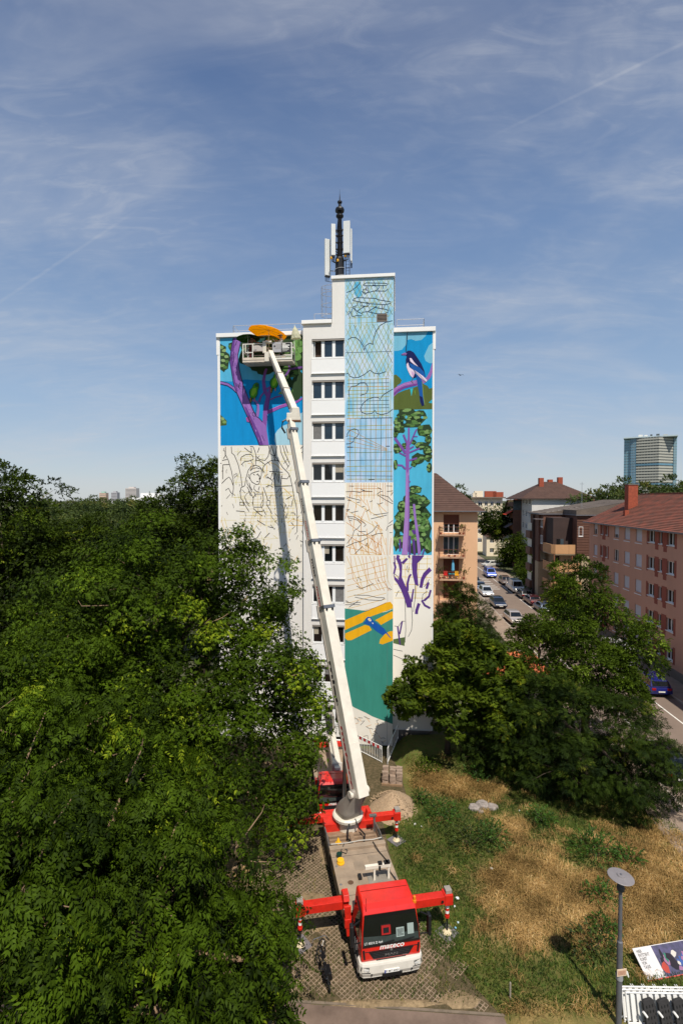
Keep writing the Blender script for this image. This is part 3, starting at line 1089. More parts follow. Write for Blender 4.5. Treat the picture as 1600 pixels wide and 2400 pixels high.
# ---- shaft: pale blue wash, guide grid, clouds and biplanes in outline
def wash_mat(name, cols):
    m = bpy.data.materials.new(name)
    m.use_nodes = True
    nd, lk = m.node_tree.nodes, m.node_tree.links
    b_ = nd['Principled BSDF']
    b_.inputs['Roughness'].default_value = .85
    t = nd.new('ShaderNodeTexCoord')
    mp = nd.new('ShaderNodeMapping')
    mp.inputs['Scale'].default_value = (1.2, 1, .45)
    lk.new(t.outputs['Object'], mp.inputs[0])
    n = nd.new('ShaderNodeTexNoise')
    n.inputs['Scale'].default_value = 1.6
    n.inputs['Detail'].default_value = 6
    n.inputs['Distortion'].default_value = .8
    lk.new(mp.outputs[0], n.inputs['Vector'])
    r = nd.new('ShaderNodeValToRGB')
    for i, (pos, c) in enumerate(cols):
        e = r.color_ramp.elements[i] if i < 2 else r.color_ramp.elements.new(pos)
        e.position = pos
        e.color = (*lin(*c), 1)
    lk.new(n.outputs[0], r.inputs[0])
    lk.new(r.outputs[0], b_.inputs['Base Color'])
    MATS[name] = m
    return m


wash = wash_mat('mural_wash', [(.30, (122, 186, 216)), (.72, (198, 212, 234)), (.46, (164, 204, 224)), (.58, (184, 210, 228))])
wash2 = wash_mat('mural_wash_deep', [(.30, (128, 186, 224)), (.72, (196, 210, 236)), (.5, (164, 200, 228))])
GY, GO, GD = (172, 168, 62), (202, 156, 48), (74, 98, 100)
p = Paint('C')
p.poly(rect(50, 60, 830, 2318), wash, 1)
p.poly([(200, 110), (300, 110), (330, 330), (250, 380), (200, 300)], (92, 176, 212), 2)
for i in range(20):
    x = -500 + i * 76 + mr.uniform(-12, 12)
    for (ya, yb, dx) in ((95, 690, 330), (800, 1650, 420)):
        p.line([(min(max(x, 70), 810), ya if x >= 70 else ya + (70 - x) * (yb - ya) / dx), (min(x + dx, 810), yb if x + dx <= 810 else ya + (810 - x) * (yb - ya) / dx)], .027, mr.choice([GY, GY, (158, 172, 90), GD]), 3) if x < 810 and x + dx > 70 else None
        x2 = 1300 - i * 76 + mr.uniform(-12, 12)
        if x2 > 70 and x2 - dx < 810:
            p.line([(min(x2, 810), ya if x2 <= 810 else ya + (x2 - 810) * (yb - ya) / dx), (max(x2 - dx, 70), yb if x2 - dx >= 70 else ya + (x2 - 70) * (yb - ya) / dx)], .027, mr.choice([GY, (158, 172, 90), GY]), 3)
for i in range(5):
    p.line([(130 + i * 90, 680), (130 + i * 90, 860)], .032, GY, 3)
for y in (450, 520, 690, 775):
    p.line([(100, y), (560, y)], .02, GY, 3)
for i in range(11):
    x = 120 + i * 66
    p.line([(x, 1640 + mr.uniform(0, 60)), (x + mr.uniform(-8, 8), 2000), (x + mr.uniform(-6, 6), 2318)], .03, mr.choice([GY, GD, GY, GO]), 3)
for i in range(11):
    y = 1690 + i * 58
    p.line([(90, y + mr.uniform(-6, 6)), (430, y), (760, y + mr.uniform(-8, 8))], .034, mr.choice([GY, GY, GO, GD]), 3)
p.line([(65, 1248), (805, 1248)], .03, (88, 110, 128), 4)
p.done('mural_wash')
p = Paint('C')
SK = '''75,275 150,255 240,190 300,125|100,1035 160,1005 230,1010 290,1060 350,1160 360,1220|360,1220 390,1140 450,1105 500,1125|505,1130 510,1040 540,930 610,830 700,780 810,757|70,1595 100,1580 130,1630 200,1660 280,1650 360,1610 455,1540 520,1590 600,1605 710,1570
120,1960 115,1870 150,1800 230,1790 260,1770 300,1740 370,1740 415,1790 420,1860 390,1920 300,1945|820,1855 720,1910 650,1960 615,2020 590,1985 520,1980 420,2010 340,2080 300,2160 320,2220 400,2250 490,2240 535,2190 560,2240 640,2265 740,2240 820,2180
345,165 390,135 700,155 735,170 720,190 360,180 345,165|320,270 380,300 520,270 700,280 735,250|400,190 390,260|430,190 425,250|590,190 600,220 540,270|660,190 665,240|490,190 500,170 540,180 530,210|340,240 380,230 430,270 370,320 340,280 340,240
175,405 200,380 250,365 550,390 570,410 785,455 780,480 700,495 540,480 440,470 250,425 180,410|255,430 255,500|300,440 300,500 370,505|400,440 440,480 420,510 350,505|250,580 370,510|425,595 560,515|530,535 700,570 750,590 735,620 680,640 560,635 425,600|650,500 640,580|685,500 680,545|325,605 425,595
150,620 170,540 205,540 250,590 325,625 320,660 230,655 170,670 150,620|110,590 150,585 110,630|165,520 240,490 205,545'''
for row in SK.replace('\n', '|').split('|'):
    p.line([tuple(map(float, q.split(','))) for q in row.split()], .042, (46, 70, 96), 5)
p.done('mural_cloud_sketch')
p = Paint('D')
p.poly(rect(55, 92, 795, 1112), wash2, 1)
for i in range(9):
    x = 140 + i * 78
    p.line([(x, 95), (x + mr.uniform(-8, 8), 620), (x + mr.uniform(-8, 8), 1100)], .032, mr.choice([GY, GD, (176, 136, 48), (96, 108, 66)]), 3)
for y, c in ((130, GO), (245, GY), (305, GY), (440, GD), (655, (110, 130, 70)), (770, GD), (860, GY), (945, GY), (1010, GD), (1060, GY)):
    p.line([(85, y + mr.uniform(-4, 8)), (400, y), (780, y + mr.uniform(-10, 6))], .034, c, 3)
for i in range(4):
    p.line([(100, 290 + i * 90), (700, 600 + i * 10)], .024, GO, 3)
for row in ('75,405 95,400 90,370 130,310 200,290 260,310 270,360 240,410 195,435 190,480 140,515 75,520', '300,5 330,50 400,70 470,55 510,15 540,55 600,85 680,75 775,10', '90,570 180,570|680,560 740,560|420,1070 510,1065'):
    for q in row.split('|'):
        p.line([tuple(map(float, z.split(','))) for z in q.split()], .042, (46, 70, 96), 5)
p.done('mural_wash')
p = Paint('D')
p.poly(rect(55, 1112, 795, 2340), sketch_white, 1)
OR = [(222, 156, 48), (208, 136, 44), (220, 174, 70)]
for i in range(26):                                   # crossing guide strokes
    x, y = 70 + mr.random() * 560, 1300 + mr.random() * 800
    a = mr.choice([.5, .6, -1.1, -1.0, 2.2])
    p.line([(x, y), (min(790, x + 150 * math.cos(a)), y + 260 * abs(math.sin(a)))], .03, mr.choice(OR), 2)
for i in range(17):
    x = 90 + i * 42 + mr.uniform(-8, 8)
    p.line([(x, 1120), (x + mr.uniform(-12, 12), 1300 + mr.uniform(0, 250))], .028, mr.choice(OR), 2)
for i in range(10):
    y = 1250 + i * 95
    p.line([(75, y), (620, y + 330 + mr.uniform(-30, 30))] if i % 2 else [(150 + i * 40, y), (60 + i * 60, y + 420)], .03, mr.choice(OR), 2)
for i in range(11):
    x = 100 + i * 66
    p.line([(x + mr.uniform(-15, 15), 1960), (x + mr.uniform(-40, 70), 2340)], .028, mr.choice(OR), 2)
for y in (1165, 1205, 1250, 1310, 1920, 2260):
    p.line([(mr.uniform(80, 200), y), (mr.uniform(420, 700), y + mr.uniform(-14, 14))], .026, mr.choice(OR), 2)
SK = '''70,1255 180,1245 290,1265 330,1240 480,1250|550,1290 600,1250 640,1245|555,1300 680,1380 790,1440|600,1300 720,1330 790,1410|80,1330 300,1385|95,1380 155,1395|240,1420 285,1412|310,1490 360,1475|380,1560 430,1525|75,1530 130,1525|85,1560 120,1530|150,1575 260,1550
90,1630 200,1640 290,1690 360,1740 380,1760 350,1790|100,1650 250,1690 310,1750 250,1820 200,1850 170,1950 90,2050|490,1610 720,1575|455,1670 700,1610|75,2100 200,2040 320,2010 410,1960|265,1935 400,1910 480,1860 560,1760|270,1865 380,1862|250,1890 265,1935|460,1930 560,1895 640,1890
730,1740 790,1690|690,1850 710,1790 780,1750|550,1430 570,1445 640,1420|440,1410 480,1390|395,2040 380,2080 410,2085 400,2045|210,2210 330,2090|120,1700 160,1690 160,1710|130,1165 190,1168|300,1215 360,1235|560,1190 620,1220|690,1165 780,1168|700,1250 790,1240|760,1310 790,1260|740,1880 780,1878'''
for row in SK.replace('\n', '|').split('|'):
    p.line([tuple(map(float, q.split(','))) for q in row.split()], .034, (62, 56, 62), 4)
p.done('mural_sketch')

# ---- lower shaft: teal field with a yellow biplane
p = Paint('E')
p.poly(rect(50, 0, 620, 2310), sketch_white, 1)
for i in range(12):
    x = 70 + i * 46
    p.line([(x, 20), (x + mr.uniform(0, 120), 300), (x + mr.uniform(60, 200), 430)], .028, mr.choice(OR), 2)
for i in range(9):
    y = 60 + i * 70
    p.line([(80, y + 110), (540, y - 20)], .026, mr.choice(OR), 2)
for i in range(22):
    x, y = mr.uniform(90, 560), mr.uniform(1880, 2280)
    if y < 1840 + (x - 80) * .42:
        continue
    p.line([(x, y), (x + mr.uniform(-70, 70), y + mr.uniform(-40, 70))], .024, mr.choice(OR), 2)
    p.line([(x, y), (x + mr.uniform(-46, 46), y + mr.uniform(-14, 24)), (x + mr.uniform(-20, 60), y + mr.uniform(0, 50))], .028, (62, 56, 62), 4)
for row in '60,575 140,590 240,575|50,610 230,605|100,640 210,560|160,490 320,490 440,515 520,515|250,410 390,345|190,380 245,410|200,320 205,270 250,310|570,395 605,420|60,560 90,570|440,300 455,320|170,515 330,545 480,550 525,520'.split('|'):
    p.line([tuple(map(float, q.split(','))) for q in row.split()], .032, (62, 56, 62), 4)
p.done('mural_sketch')
p = Paint('E')
p.poly([(50, 655), (290, 678), (622, 600), (622, 2045), (520, 2010), (380, 1962), (300, 1920), (170, 1865), (80, 1810), (50, 1780)], (58, 140, 126), 3)
p.done('mural_teal_field')
p = Paint('E')
YW = (238, 176, 22)
p.poly([(50, 800), (290, 690), (540, 572), (590, 562), (622, 600), (622, 640), (500, 690), (300, 770), (260, 820), (50, 920)], YW, 4)
p.poly([(55, 960), (290, 850), (340, 860), (370, 910), (130, 1040), (80, 1042), (52, 1015)], YW, 4)
p.poly([(410, 790), (600, 680), (622, 680), (622, 760), (480, 845), (440, 805)], YW, 4)
p.poly([(470, 1020), (530, 950), (580, 920), (620, 915), (622, 1030), (500, 1080), (460, 1070)], YW, 4)
p.poly([(265, 832), (298, 800), (300, 770), (325, 748), (360, 755), (390, 795), (440, 830), (520, 890), (560, 950), (600, 1000), (585, 995), (540, 945), (500, 968), (420, 920), (360, 865), (300, 838)], (20, 86, 168), 5)
p.poly([(330, 765), (355, 770), (368, 800), (345, 805), (325, 785)], (236, 226, 206), 6).poly([(370, 820), (392, 822), (385, 838)], (236, 226, 206), 6).blob(347, 785, 9, 9, YW, 7, mr, 8, .05)
p.line([(290, 690), (540, 575)], .025, (150, 96, 40), 6).line([(500, 690), (545, 680), (610, 650)], .03, (236, 226, 206), 6)
p.done('mural_biplane')

# ---- right wing: magpie, pine, bare branches
p = Paint('F')
p.poly(rect(830, 900, 1450, 2180), (4, 146, 204), 1)
CLD = (118, 184, 210)
p.poly([(830, 900), (1048, 900), (1030, 1100), (960, 1185), (900, 1200), (830, 1202)], CLD, 2).poly([(1056, 900), (1370, 900), (1340, 970), (1270, 1035), (1180, 1045), (1110, 1015), (1045, 1025)], CLD, 2)
p.poly([(1450, 1085), (1390, 1130), (1350, 1220), (1315, 1300), (1340, 1380), (1400, 1420), (1450, 1420)], CLD, 2)
OL = (86, 100, 46)
p.poly([(830, 1960), (900, 1900), (1000, 1860), (1100, 1830), (1200, 1800), (1300, 1755), (1370, 1790), (1400, 1840), (1450, 1826), (1450, 2180), (830, 2180)], OL, 3)
p.poly([(830, 1600), (870, 1593), (930, 1650), (960, 1690), (940, 1740), (890, 1770), (880, 1810), (830, 1840)], OL, 3)
p.poly([(1095, 1835), (1142, 1828), (1116, 1958)], (44, 178, 190), 4).poly([(1390, 2070), (1450, 2015), (1450, 2085)], (40, 170, 200), 4).poly([(1160, 1880), (1176, 1850), (1182, 1950)], (112, 140, 50), 4)
p.done('mural_sky')
p = Paint('F')
p.poly([(830, 1830), (900, 1780), (1000, 1735), (1100, 1710), (1200, 1690), (1300, 1680), (1360, 1650), (1410, 1550), (1440, 1430), (1450, 1420), (1450, 1570), (1420, 1660), (1350, 1730), (1280, 1770), (1180, 1790), (1080, 1800), (980, 1840), (900, 1890), (830, 1962)], (152, 104, 172), 5)
p.poly([(830, 1900), (900, 1835), (1000, 1790), (1150, 1758), (1250, 1748), (1180, 1785), (1000, 1828), (900, 1882), (830, 1945)], (112, 62, 140), 6).line([(860, 1820), (1000, 1760), (1180, 1722)], .05, (180, 130, 196), 6)
p.done('mural_branch')
p = Paint('F')
NV, BL, PK = (14, 28, 84), (18, 88, 164), (226, 208, 224)
p.poly([(1185, 1600), (1250, 1640), (1290, 1720), (1300, 1850), (1310, 2000), (1322, 2112), (1285, 2127), (1255, 2050), (1240, 1900), (1210, 1750)], BL, 7).poly([(1245, 1955), (1292, 1975), (1322, 2112), (1285, 2127), (1258, 2050)], NV, 8).line([(1290, 1720), (1306, 1950), (1330, 2110)], .045, (120, 140, 60), 8)
p.poly([(1020, 1240), (1050, 1205), (1100, 1203), (1150, 1235), (1200, 1310), (1270, 1420), (1320, 1540), (1340, 1640), (1300, 1625), (1180, 1560), (1100, 1480), (1060, 1420), (1030, 1445), (1025, 1350), (1040, 1290), (1000, 1270)], NV, 9)
p.poly([(1165, 1560), (1200, 1640), (1150, 1660), (1130, 1640)], NV, 9)
p.poly([(945, 1265), (1000, 1235), (1042, 1245), (1030, 1277), (975, 1277)], (150, 104, 162), 10).line([(950, 1266), (1030, 1262)], .02, NV, 11)
p.poly([(1035, 1430), (1060, 1398), (1082, 1480), (1150, 1530), (1172, 1580), (1140, 1657), (1100, 1620), (1060, 1540), (1040, 1480)], PK, 10).poly([(1110, 1540), (1172, 1580), (1140, 1657), (1120, 1600)], (206, 170, 206), 11)
p.poly([(1075, 1408), (1150, 1440), (1250, 1490), (1310, 1560), (1340, 1640), (1300, 1652), (1200, 1570), (1110, 1490)], BL, 11)
p.poly([(1083, 1328), (1112, 1330), (1160, 1400), (1225, 1475), (1150, 1430), (1095, 1380)], PK, 12).poly([(1163, 1530), (1220, 1570), (1300, 1630), (1367, 1700), (1347, 1732), (1250, 1650), (1180, 1572)], PK, 12).line([(1165, 1545), (1240, 1610), (1345, 1725)], .025, NV, 13)
p.line([(1140, 1655), (1112, 1715), (1145, 1740)], .035, (90, 90, 84), 12)
p.done('mural_magpie')
p = Paint('G')
p.poly(rect(800, 0, 1390, 2222), (78, 178, 212), 1)
leafage(p, [(1000, 70, 150, 85), (1180, 120, 130, 100), (880, 170, 80, 80), (1080, 200, 170, 80), (890, 290, 90, 70), (1280, 320, 115, 110), (1330, 450, 52, 70), (860, 590, 66, 80), (980, 550, 56, 52), (1110, 500, 40, 40), (1230, 550, 110, 60), (1320, 620, 70, 70), (1190, 750, 110, 90), (1320, 730, 72, 66), (1110, 830, 50, 50), (1350, 890, 44, 70), (830, 840, 34, 80), (830, 370, 40, 60)], 3, mr)
leafage(p, [(1140, 1220, 95, 70), (1080, 1350, 130, 90), (1240, 1420, 115, 110), (930, 1480, 80, 90), (900, 1640, 80, 90), (1080, 1560, 200, 160), (1220, 1640, 140, 150), (870, 1790, 80, 110), (1090, 1800, 200, 170), (1290, 1820, 100, 150), (860, 2020, 70, 140), (1080, 2040, 240, 150), (1320, 2060, 80, 150)], 3, mr, n=9)
for x, y in ((990, 110), (968, 190), (1235, 120), (1060, 1690), (1070, 2020), (895, 2060), (1000, 2150)):
    p.blob(x, y, 17, 24, (78, 178, 212), 8, mr, 7)
p.done('mural_pine_foliage')
p = Paint('G')
for pts, w in (([(1010, 520), (950, 380)], .12), ([(1050, 530), (1150, 300)], .10), ([(1100, 410), (1165, 410)], .06), ([(985, 665), (900, 540), (820, 430)], .18), ([(985, 705), (890, 655)], .10), ([(1040, 655), (1200, 590)], .10), ([(1040, 600), (1110, 560)], .09), ([(1045, 775), (1160, 740)], .12), ([(985, 905), (930, 850), (860, 845)], .12), ([(1045, 905), (1080, 870)], .07), ([(1040, 1110), (1060, 1090)], .07)):
    p.line(pts, w, (120, 78, 158), 9)
p.poly([(985, 700), (990, 560), (1020, 420), (1020, 280), (1046, 280), (1050, 420), (1050, 560), (1042, 700), (1042, 1000), (1045, 1300), (1050, 1600), (1040, 1900), (1030, 2170), (1022, 2222), (930, 2222), (940, 2100), (960, 1850), (975, 1600), (985, 1300), (990, 1000)], (166, 126, 194), 10)
p.poly([(985, 700), (990, 560), (1020, 420), (1020, 280), (1046, 280), (1050, 420), (1050, 560), (1042, 700), (1042, 900), (1015, 980), (990, 900)], (134, 88, 168), 11)
p.poly([(1025, 1000), (1042, 1000), (1045, 1300), (1050, 1600), (1040, 1900), (1030, 2170), (1010, 2170), (1030, 1700)], (132, 92, 166), 11)
p.poly([(1100, 1440), (1132, 1440), (1152, 1650), (1192, 1900), (1226, 2200), (1180, 2222), (1160, 2000), (1130, 1750), (1105, 1550)], (152, 114, 190), 10).line([(1180, 1780), (1205, 1760)], .06, (152, 114, 190), 10)
for pts, w in (([(905, 1980), (905, 2170)], .12), ([(1055, 1930), (1055, 2222)], .13), ([(1100, 1840), (1135, 1900)], .2), ([(1110, 1980), (1130, 2222)], .16), ([(1280, 2130), (1250, 2222)], .1)):
    p.line(pts, w, (92, 58, 136), 9)
p.done('mural_pine_trunk')
p = Paint('H')
p.poly(rect(625, 8, 1090, 2085), sketch_white, 1)
for y in (50, 105, 180, 270, 350, 450, 520):
    p.line([(640, y + mr.uniform(-6, 6)), (1085, y + mr.uniform(-8, 8))], .03, (224, 190, 90), 2)
for x in (760, 930, 950, 1040, 830):
    p.line([(x, 10), (x + mr.uniform(-60, 60), 520)], .03, (224, 190, 90), 2)
p.poly([(628, 1015), (770, 985), (765, 1092), (628, 1062)], (88, 108, 66), 3)
SK = '770,540 775,700 780,900 770,1050|850,620 860,780 850,900 810,980|890,350 895,500 870,680|640,855 690,860 735,795 770,795|630,1135 740,1155|630,1205 740,1250|800,130 785,180 805,210 815,150|660,500 680,450 700,430|640,230 680,260 690,290|975,540 985,470 1040,430|1000,380 1040,330 1060,290'
for row in SK.split('|'):
    p.line([tuple(map(float, q.split(','))) for q in row.split()], .032, (58, 54, 60), 4)
p.done('mural_sketch')
p = Paint('H')
V = (90, 56, 132)
p.poly([(665, 8), (715, 60), (735, 130), (730, 270), (760, 340), (800, 420), (850, 560), (850, 630), (795, 630), (760, 520), (720, 420), (680, 350), (640, 300), (628, 220), (650, 270), (690, 300), (705, 200), (690, 120), (660, 50)], V, 5)
for pts, w, w2 in (([(735, 105), (795, 45)], .2, .14), ([(640, 15), (645, 110)], .08, .08), ([(632, 90), (652, 150), (632, 230)], .14, .14), ([(812, 8), (826, 40)], .14, .1), ([(800, 430), (800, 340), (820, 260), (842, 232)], .16, .12), ([(850, 560), (860, 480), (872, 408)], .13, .1), ([(960, 390), (980, 290), (1010, 230), (1080, 165)], .2, .3), ([(1030, 402), (1052, 325)], .16, .16),
                   ([(1082, 415), (1060, 490), (1005, 540), (975, 545), (1010, 600), (1075, 632)], .14, .14), ([(940, 578), (912, 660), (908, 705)], .2, .2), ([(682, 860), (700, 1000), (712, 1080)], .1, .1), ([(736, 798), (706, 950)], .1, .1), ([(690, 8), (672, 60)], .2, .2), ([(880, 8), (878, 60)], .3, .3)):
    p.line(pts, w, V, 6, w2)
p.poly([(855, 30), (900, 8), (1000, 8), (960, 60), (918, 100), (915, 200), (932, 372), (890, 352), (860, 230), (850, 120)], V, 7)
p.done('mural_bare_branches')
# ================================================================== lift trucks
red = M('truck_red', lin(214, 34, 20), .30, 0, .16, 2.6, 0, 1, .6, .5)
red_d = M('outrigger_red', lin(208, 38, 22), .45, 0, .24, 3.2, .1, 40, .2)
twhite = M('bumper_white', lin(222, 216, 204), .4, 0, .12, 3, 0, 1, .3)
cream = M('boom_cream', lin(222, 214, 198), .45, 0, .13, 1.6, .05, 40, .25)
tgrey = M('turret_grey', lin(150, 142, 132), .55, 0, .15, 2.0, .1, 40)
deckm = M('deck_aluminium', lin(166, 146, 124), .6, .15, .3, 1.4, .25, 90)
tblack = M('truck_black', lin(22, 22, 24), .5, 0, .2, 3)
rubber = M('tyre_rubber', lin(28, 27, 27), .9, 0, .2, 6)
steel = M('bright_steel', lin(150, 150, 150), .35, .8, .15, 4)
screen = M('windscreen_glass', lin(10, 14, 14), .05, 0, .6, 1.5, 0, 1, 0, .9)
lampm = M('headlamp', lin(60, 66, 70), .08, .3, .5, 12, 0, 1, .8)
lampw = M('headlamp_bright', lin(235, 235, 230), .1, .2, .1, 6)
ink_w = M('letter_white', lin(240, 238, 232), .6, 0, 0)
ink_k = M('letter_black', lin(24, 24, 26), .6, 0, 0)
ink_r = M('letter_red', lin(170, 26, 30), .6, 0, 0)
ink_g = M('letter_grey', lin(128, 128, 128), .4, .5, 0)
amber = M('beacon_amber', lin(226, 128, 22), .25, 0, .1, 4)
yel = M('plastic_yellow', lin(236, 178, 28), .5, 0, .1, 4)


def wheel(parent, x, y, r, w=.30):
    s = 1 if x > 0 else -1
    t = MB().lathe([(r * .62, -w / 2), (r * .93, -w / 2), (r, -w / 2 + .05), (r, w / 2 - .05), (r * .93, w / 2), (r * .62, w / 2)], 20, axis='x').obj('wheel', rubber, parent, (x, y, r))
    MB().lathe([(.05, s * w * .22), (r * .25, s * w * .28), (r * .45, s * w * .40), (r * .61, s * w * .44), (r * .61, s * w * .30)], 14, axis='x').obj('rim', steel, t)
    return t


def cab(parent, k=1.0, hero=True):
    """forward-control cab; front plane at y = 0, roof at 2.55 k"""
    def hw(z):
        return (1.09 if z < 1.5 else 1.09 - .17 * (z - 1.5) / 1.05) * k
    prof = [(.02, .86), (.0, 1.20), (.015, 1.46), (.20, 2.30), (.30, 2.44), (.46, 2.515), (1.32, 2.54), (1.40, 2.44), (1.42, .86)]
    b = MB()
    b.loft([[(s * (hw(z) - (.05 if y < .1 and z < 1.5 else 0)), y * k, z * k) for y, z in prof] for s in (-1, 1)])
    body = b.obj('cab', red, parent, bev=.055 * k, seg=3)

    def fp(x, z, out=.012):                        # a point on the sloping windscreen plane
        y = .015 + (z - 1.46) / .84 * .185
        return (x * k, (y - out * 1.6) * k, (z + out * .35) * k)
    w = MB()
    ws = [(-1.0, 1.40), (1.0, 1.40), (.965, 1.85), (.90, 2.33), (-.90, 2.33), (-.965, 1.85)]
    w.poly([fp(x, z, .022) for x, z in ws])
    w.poly([fp(x * .999, z, .002) for x, z in ws][::-1])
    for i in range(6):
        a, c = ws[i], ws[(i + 1) % 6]
        w.poly([fp(*a, .022), fp(*c, .022), fp(*c, .002), fp(*a, .002)])
    glass = w.obj('windscreen', screen, body)
    MB().poly([fp(x, z, .024) for x, z in ((-.97, 1.46), (.97, 1.46), (.955, 1.66), (.5, 1.70), (-.1, 1.66), (-.955, 1.72))]).obj('dashboard', M('dash_grey', lin(46, 56, 52), .6, 0, .3, 5), glass, fix=False)
    MB().poly([fp(x, z, .024) for x, z in ((-.90, 2.24), (.90, 2.24), (.895, 2.31), (-.895, 2.31))]).obj('tint_band', M('tint_black', lin(12, 12, 13), .3), glass, fix=False)
    for s in (-1, 1):
        # door seams, handle and grab rail
        for y in (.24, 1.24):
            MB().box(s * 1.088 * k - .008, (y - .012) * k, .92 * k, s * 1.088 * k + .008, (y + .012) * k, 1.5 * k).obj('door_seam', tblack, body)
        MB().box(s * 1.10 * k - .02, 1.02 * k, 1.36 * k, s * 1.10 * k + .02, 1.18 * k, 1.42 * k).obj('door_handle', tblack, body)
        MB().box(s * 1.095 * k - .01, .27 * k, 1.02 * k, s * 1.095 * k + .01, 1.2 * k, 1.05 * k).obj('side_trim', tblack, body)
    MB().box(-.98 * k, -.014 * k, 1.222 * k, .98 * k, .0, 1.234 * k).obj('panel_gap', tblack, body)
    MB().box(-.86 * k, 1.0 * k, 2.528 * k, .86 * k, 1.012 * k, 2.545 * k).obj('roof_seam', M('seam_red', lin(120, 16, 12), .5), body)
    for x in (-.45, .25):
        MB().beam(fp(x, 1.46, .035), fp(x + .55, 1.52, .035), .03 * k, .02 * k).obj('wiper', tblack, glass)
    for s in (-1, 1):
        d = MB()
        pts = [(.30, 1.52), (.42, 2.22), (1.18, 2.26), (1.22, 1.52)]
        d.add([(s * (hw(z) + .012 * k), y * k, z * k) for y, z in pts] + [(s * (hw(z) - .02), y * k, z * k) for y, z in pts], [(0, 1, 2, 3), (4, 5, 6, 7), (0, 1, 5, 4), (1, 2, 6, 5), (2, 3, 7, 6), (3, 0, 4, 7)])
        d.obj('side_window', screen, body)
        m = MB()
        m.beam((s * 1.06 * k, .12 * k, 2.25 * k), (s * 1.36 * k, .02 * k, 2.15 * k), .03, .03)
        m.beam((s * 1.06 * k, .10 * k, 1.5 * k), (s * 1.36 * k, .02 * k, 1.55 * k), .03, .03)
        mo = m.obj('mirror_arm', tblack, body)
        MB().box(s * 1.36 * k - .06 * k, -.04 * k, 1.48 * k, s * 1.36 * k + .06 * k, .18 * k, 2.18 * k).obj('mirror', tblack, mo, bev=.03)
    g_ = MB()
    g_.add([(x * k, y * k, z * k) for x, z, y in ((-.78, 1.20, -.012), (.78, 1.20, -.012), (.62, .95, -.004), (-.62, .95, -.004))] + [(x * k, .03 * k, z * k) for x, z in ((-.78, 1.20), (.78, 1.20), (.62, .95), (-.62, .95))], [(0, 1, 2, 3), (0, 1, 5, 4), (1, 2, 6, 5), (2, 3, 7, 6), (3, 0, 4, 7)])
    gr = g_.obj('grille', tblack, body)
    for i in range(4):
        z = .99 + i * .055
        MB().beam((-.64 * k, -.014 * k, z * k), (.64 * k, -.014 * k, z * k), .012 * k, .012 * k).obj('grille_bar', M('grille_bar', lin(44, 44, 46), .5), gr)
    for s in (-1, 1):
        v = MB()
        v.add([(s * x * k, y, z * k) for x, y, z in ((.93, -.006, 1.30), (1.0, -.004, 1.28), (.96, .002, .97), (.90, .0, .97))] + [(s * x * k, .04, z * k) for x, z in ((.93, 1.30), (1.0, 1.28), (.96, .97), (.90, .97))], [(0, 1, 2, 3), (0, 1, 5, 4), (1, 2, 6, 5), (2, 3, 7, 6), (3, 0, 4, 7)])
        v.obj('air_slot', tblack, body)
    # bumper wraps the corners
    bp = MB()
    xs_ = [(-1.12, .30), (-1.11, .06), (-1.02, -.05), (-.7, -.085), (.7, -.085), (1.02, -.05), (1.11, .06), (1.12, .30)]
    lo = [(-1.08, .30), (-1.06, .10), (-.98, .0), (-.68, -.03), (.68, -.03), (.98, .0), (1.06, .10), (1.08, .30)]
    back = [(x * .9, .34) for x, y in xs_[::-1]]
    rings = []
    for pts, z in ((lo, .34), (lo, .38), (xs_, .52), (xs_, .78), ([(x * .985, y + .02) for x, y in xs_], .86)):
        rings.append([(x * k, y * k, z * k) for x, y in pts] + [(x * .9 * k, .36 * k, z * k) for x, y in pts[::-1]])
    bp.loft(rings)
    bu = bp.obj('bumper', twhite, body, bev=.012)
    for s in (-1, 1):
        hl = MB()
        hl.add([(s * x * k, y * k, z * k) for x, y, z in ((.78, -.088, .74), (1.05, -.045, .755), (1.07, -.015, .62), (.80, -.086, .60))] + [(s * x * k, .05, z * k) for x, z in ((.78, .74), (1.05, .755), (1.07, .62), (.80, .60))], [(0, 1, 2, 3), (0, 1, 5, 4), (1, 2, 6, 5), (2, 3, 7, 6), (3, 0, 4, 7)])
        h = hl.obj('headlight', lampm, bu)
        for x in (.84, .92):
            MB().lathe([(.045 * k, -.10 * k), (.035 * k, -.085 * k)], 10, (s * x * k, (.01 if x < .9 else .02) * k, .675 * k), 'y').obj('lamp', lampw, h)
        MB().beam((s * .74 * k, -.083 * k, .56 * k), (s * 1.03 * k, -.047 * k, .56 * k), .012 * k, .025 * k).obj('bumper_slot', tblack, bu)
        MB().lathe([(.035 * k, -.095 * k), (.03 * k, -.06)], 8, (s * .70 * k, 0, .50 * k), 'y').obj('fog_lamp', lampm, bu)
    if hero:
        MB().box(-.33, -.10, .365, .36, -.04, .47).obj('lower_intake', tblack, bu)
        pl = MB().box(-.26, -.105, .50, .26, -.088, .61).obj('number_plate', ink_w, bu)
        MB().box(-.258, -.109, .502, -.215, -.106, .608).obj('plate_strip', M('plate_blue', lin(30, 60, 150), .6), pl)
        lettering('lettering', 'F MT 6001', .09, ink_k, pl, (-.20, -.1075, .525), (1, 0, 0), (0, 0, 1), width=.43, bold=.01)
        lettering('lettering', 'MAN', .12, ink_g, gr, (0, -.020, 1.02), (1, 0, 0), (0, 0, 1), width=.44, bold=.02, centre=True)
        MB().lathe([(.045, -.02), (.04, -.005)], 12, (0, 0, 1.215), 'y').obj('badge', ink_g, gr)
        MB().box(.38, -.019, .965, .54, -.012, .985).obj('badge', ink_g, gr)
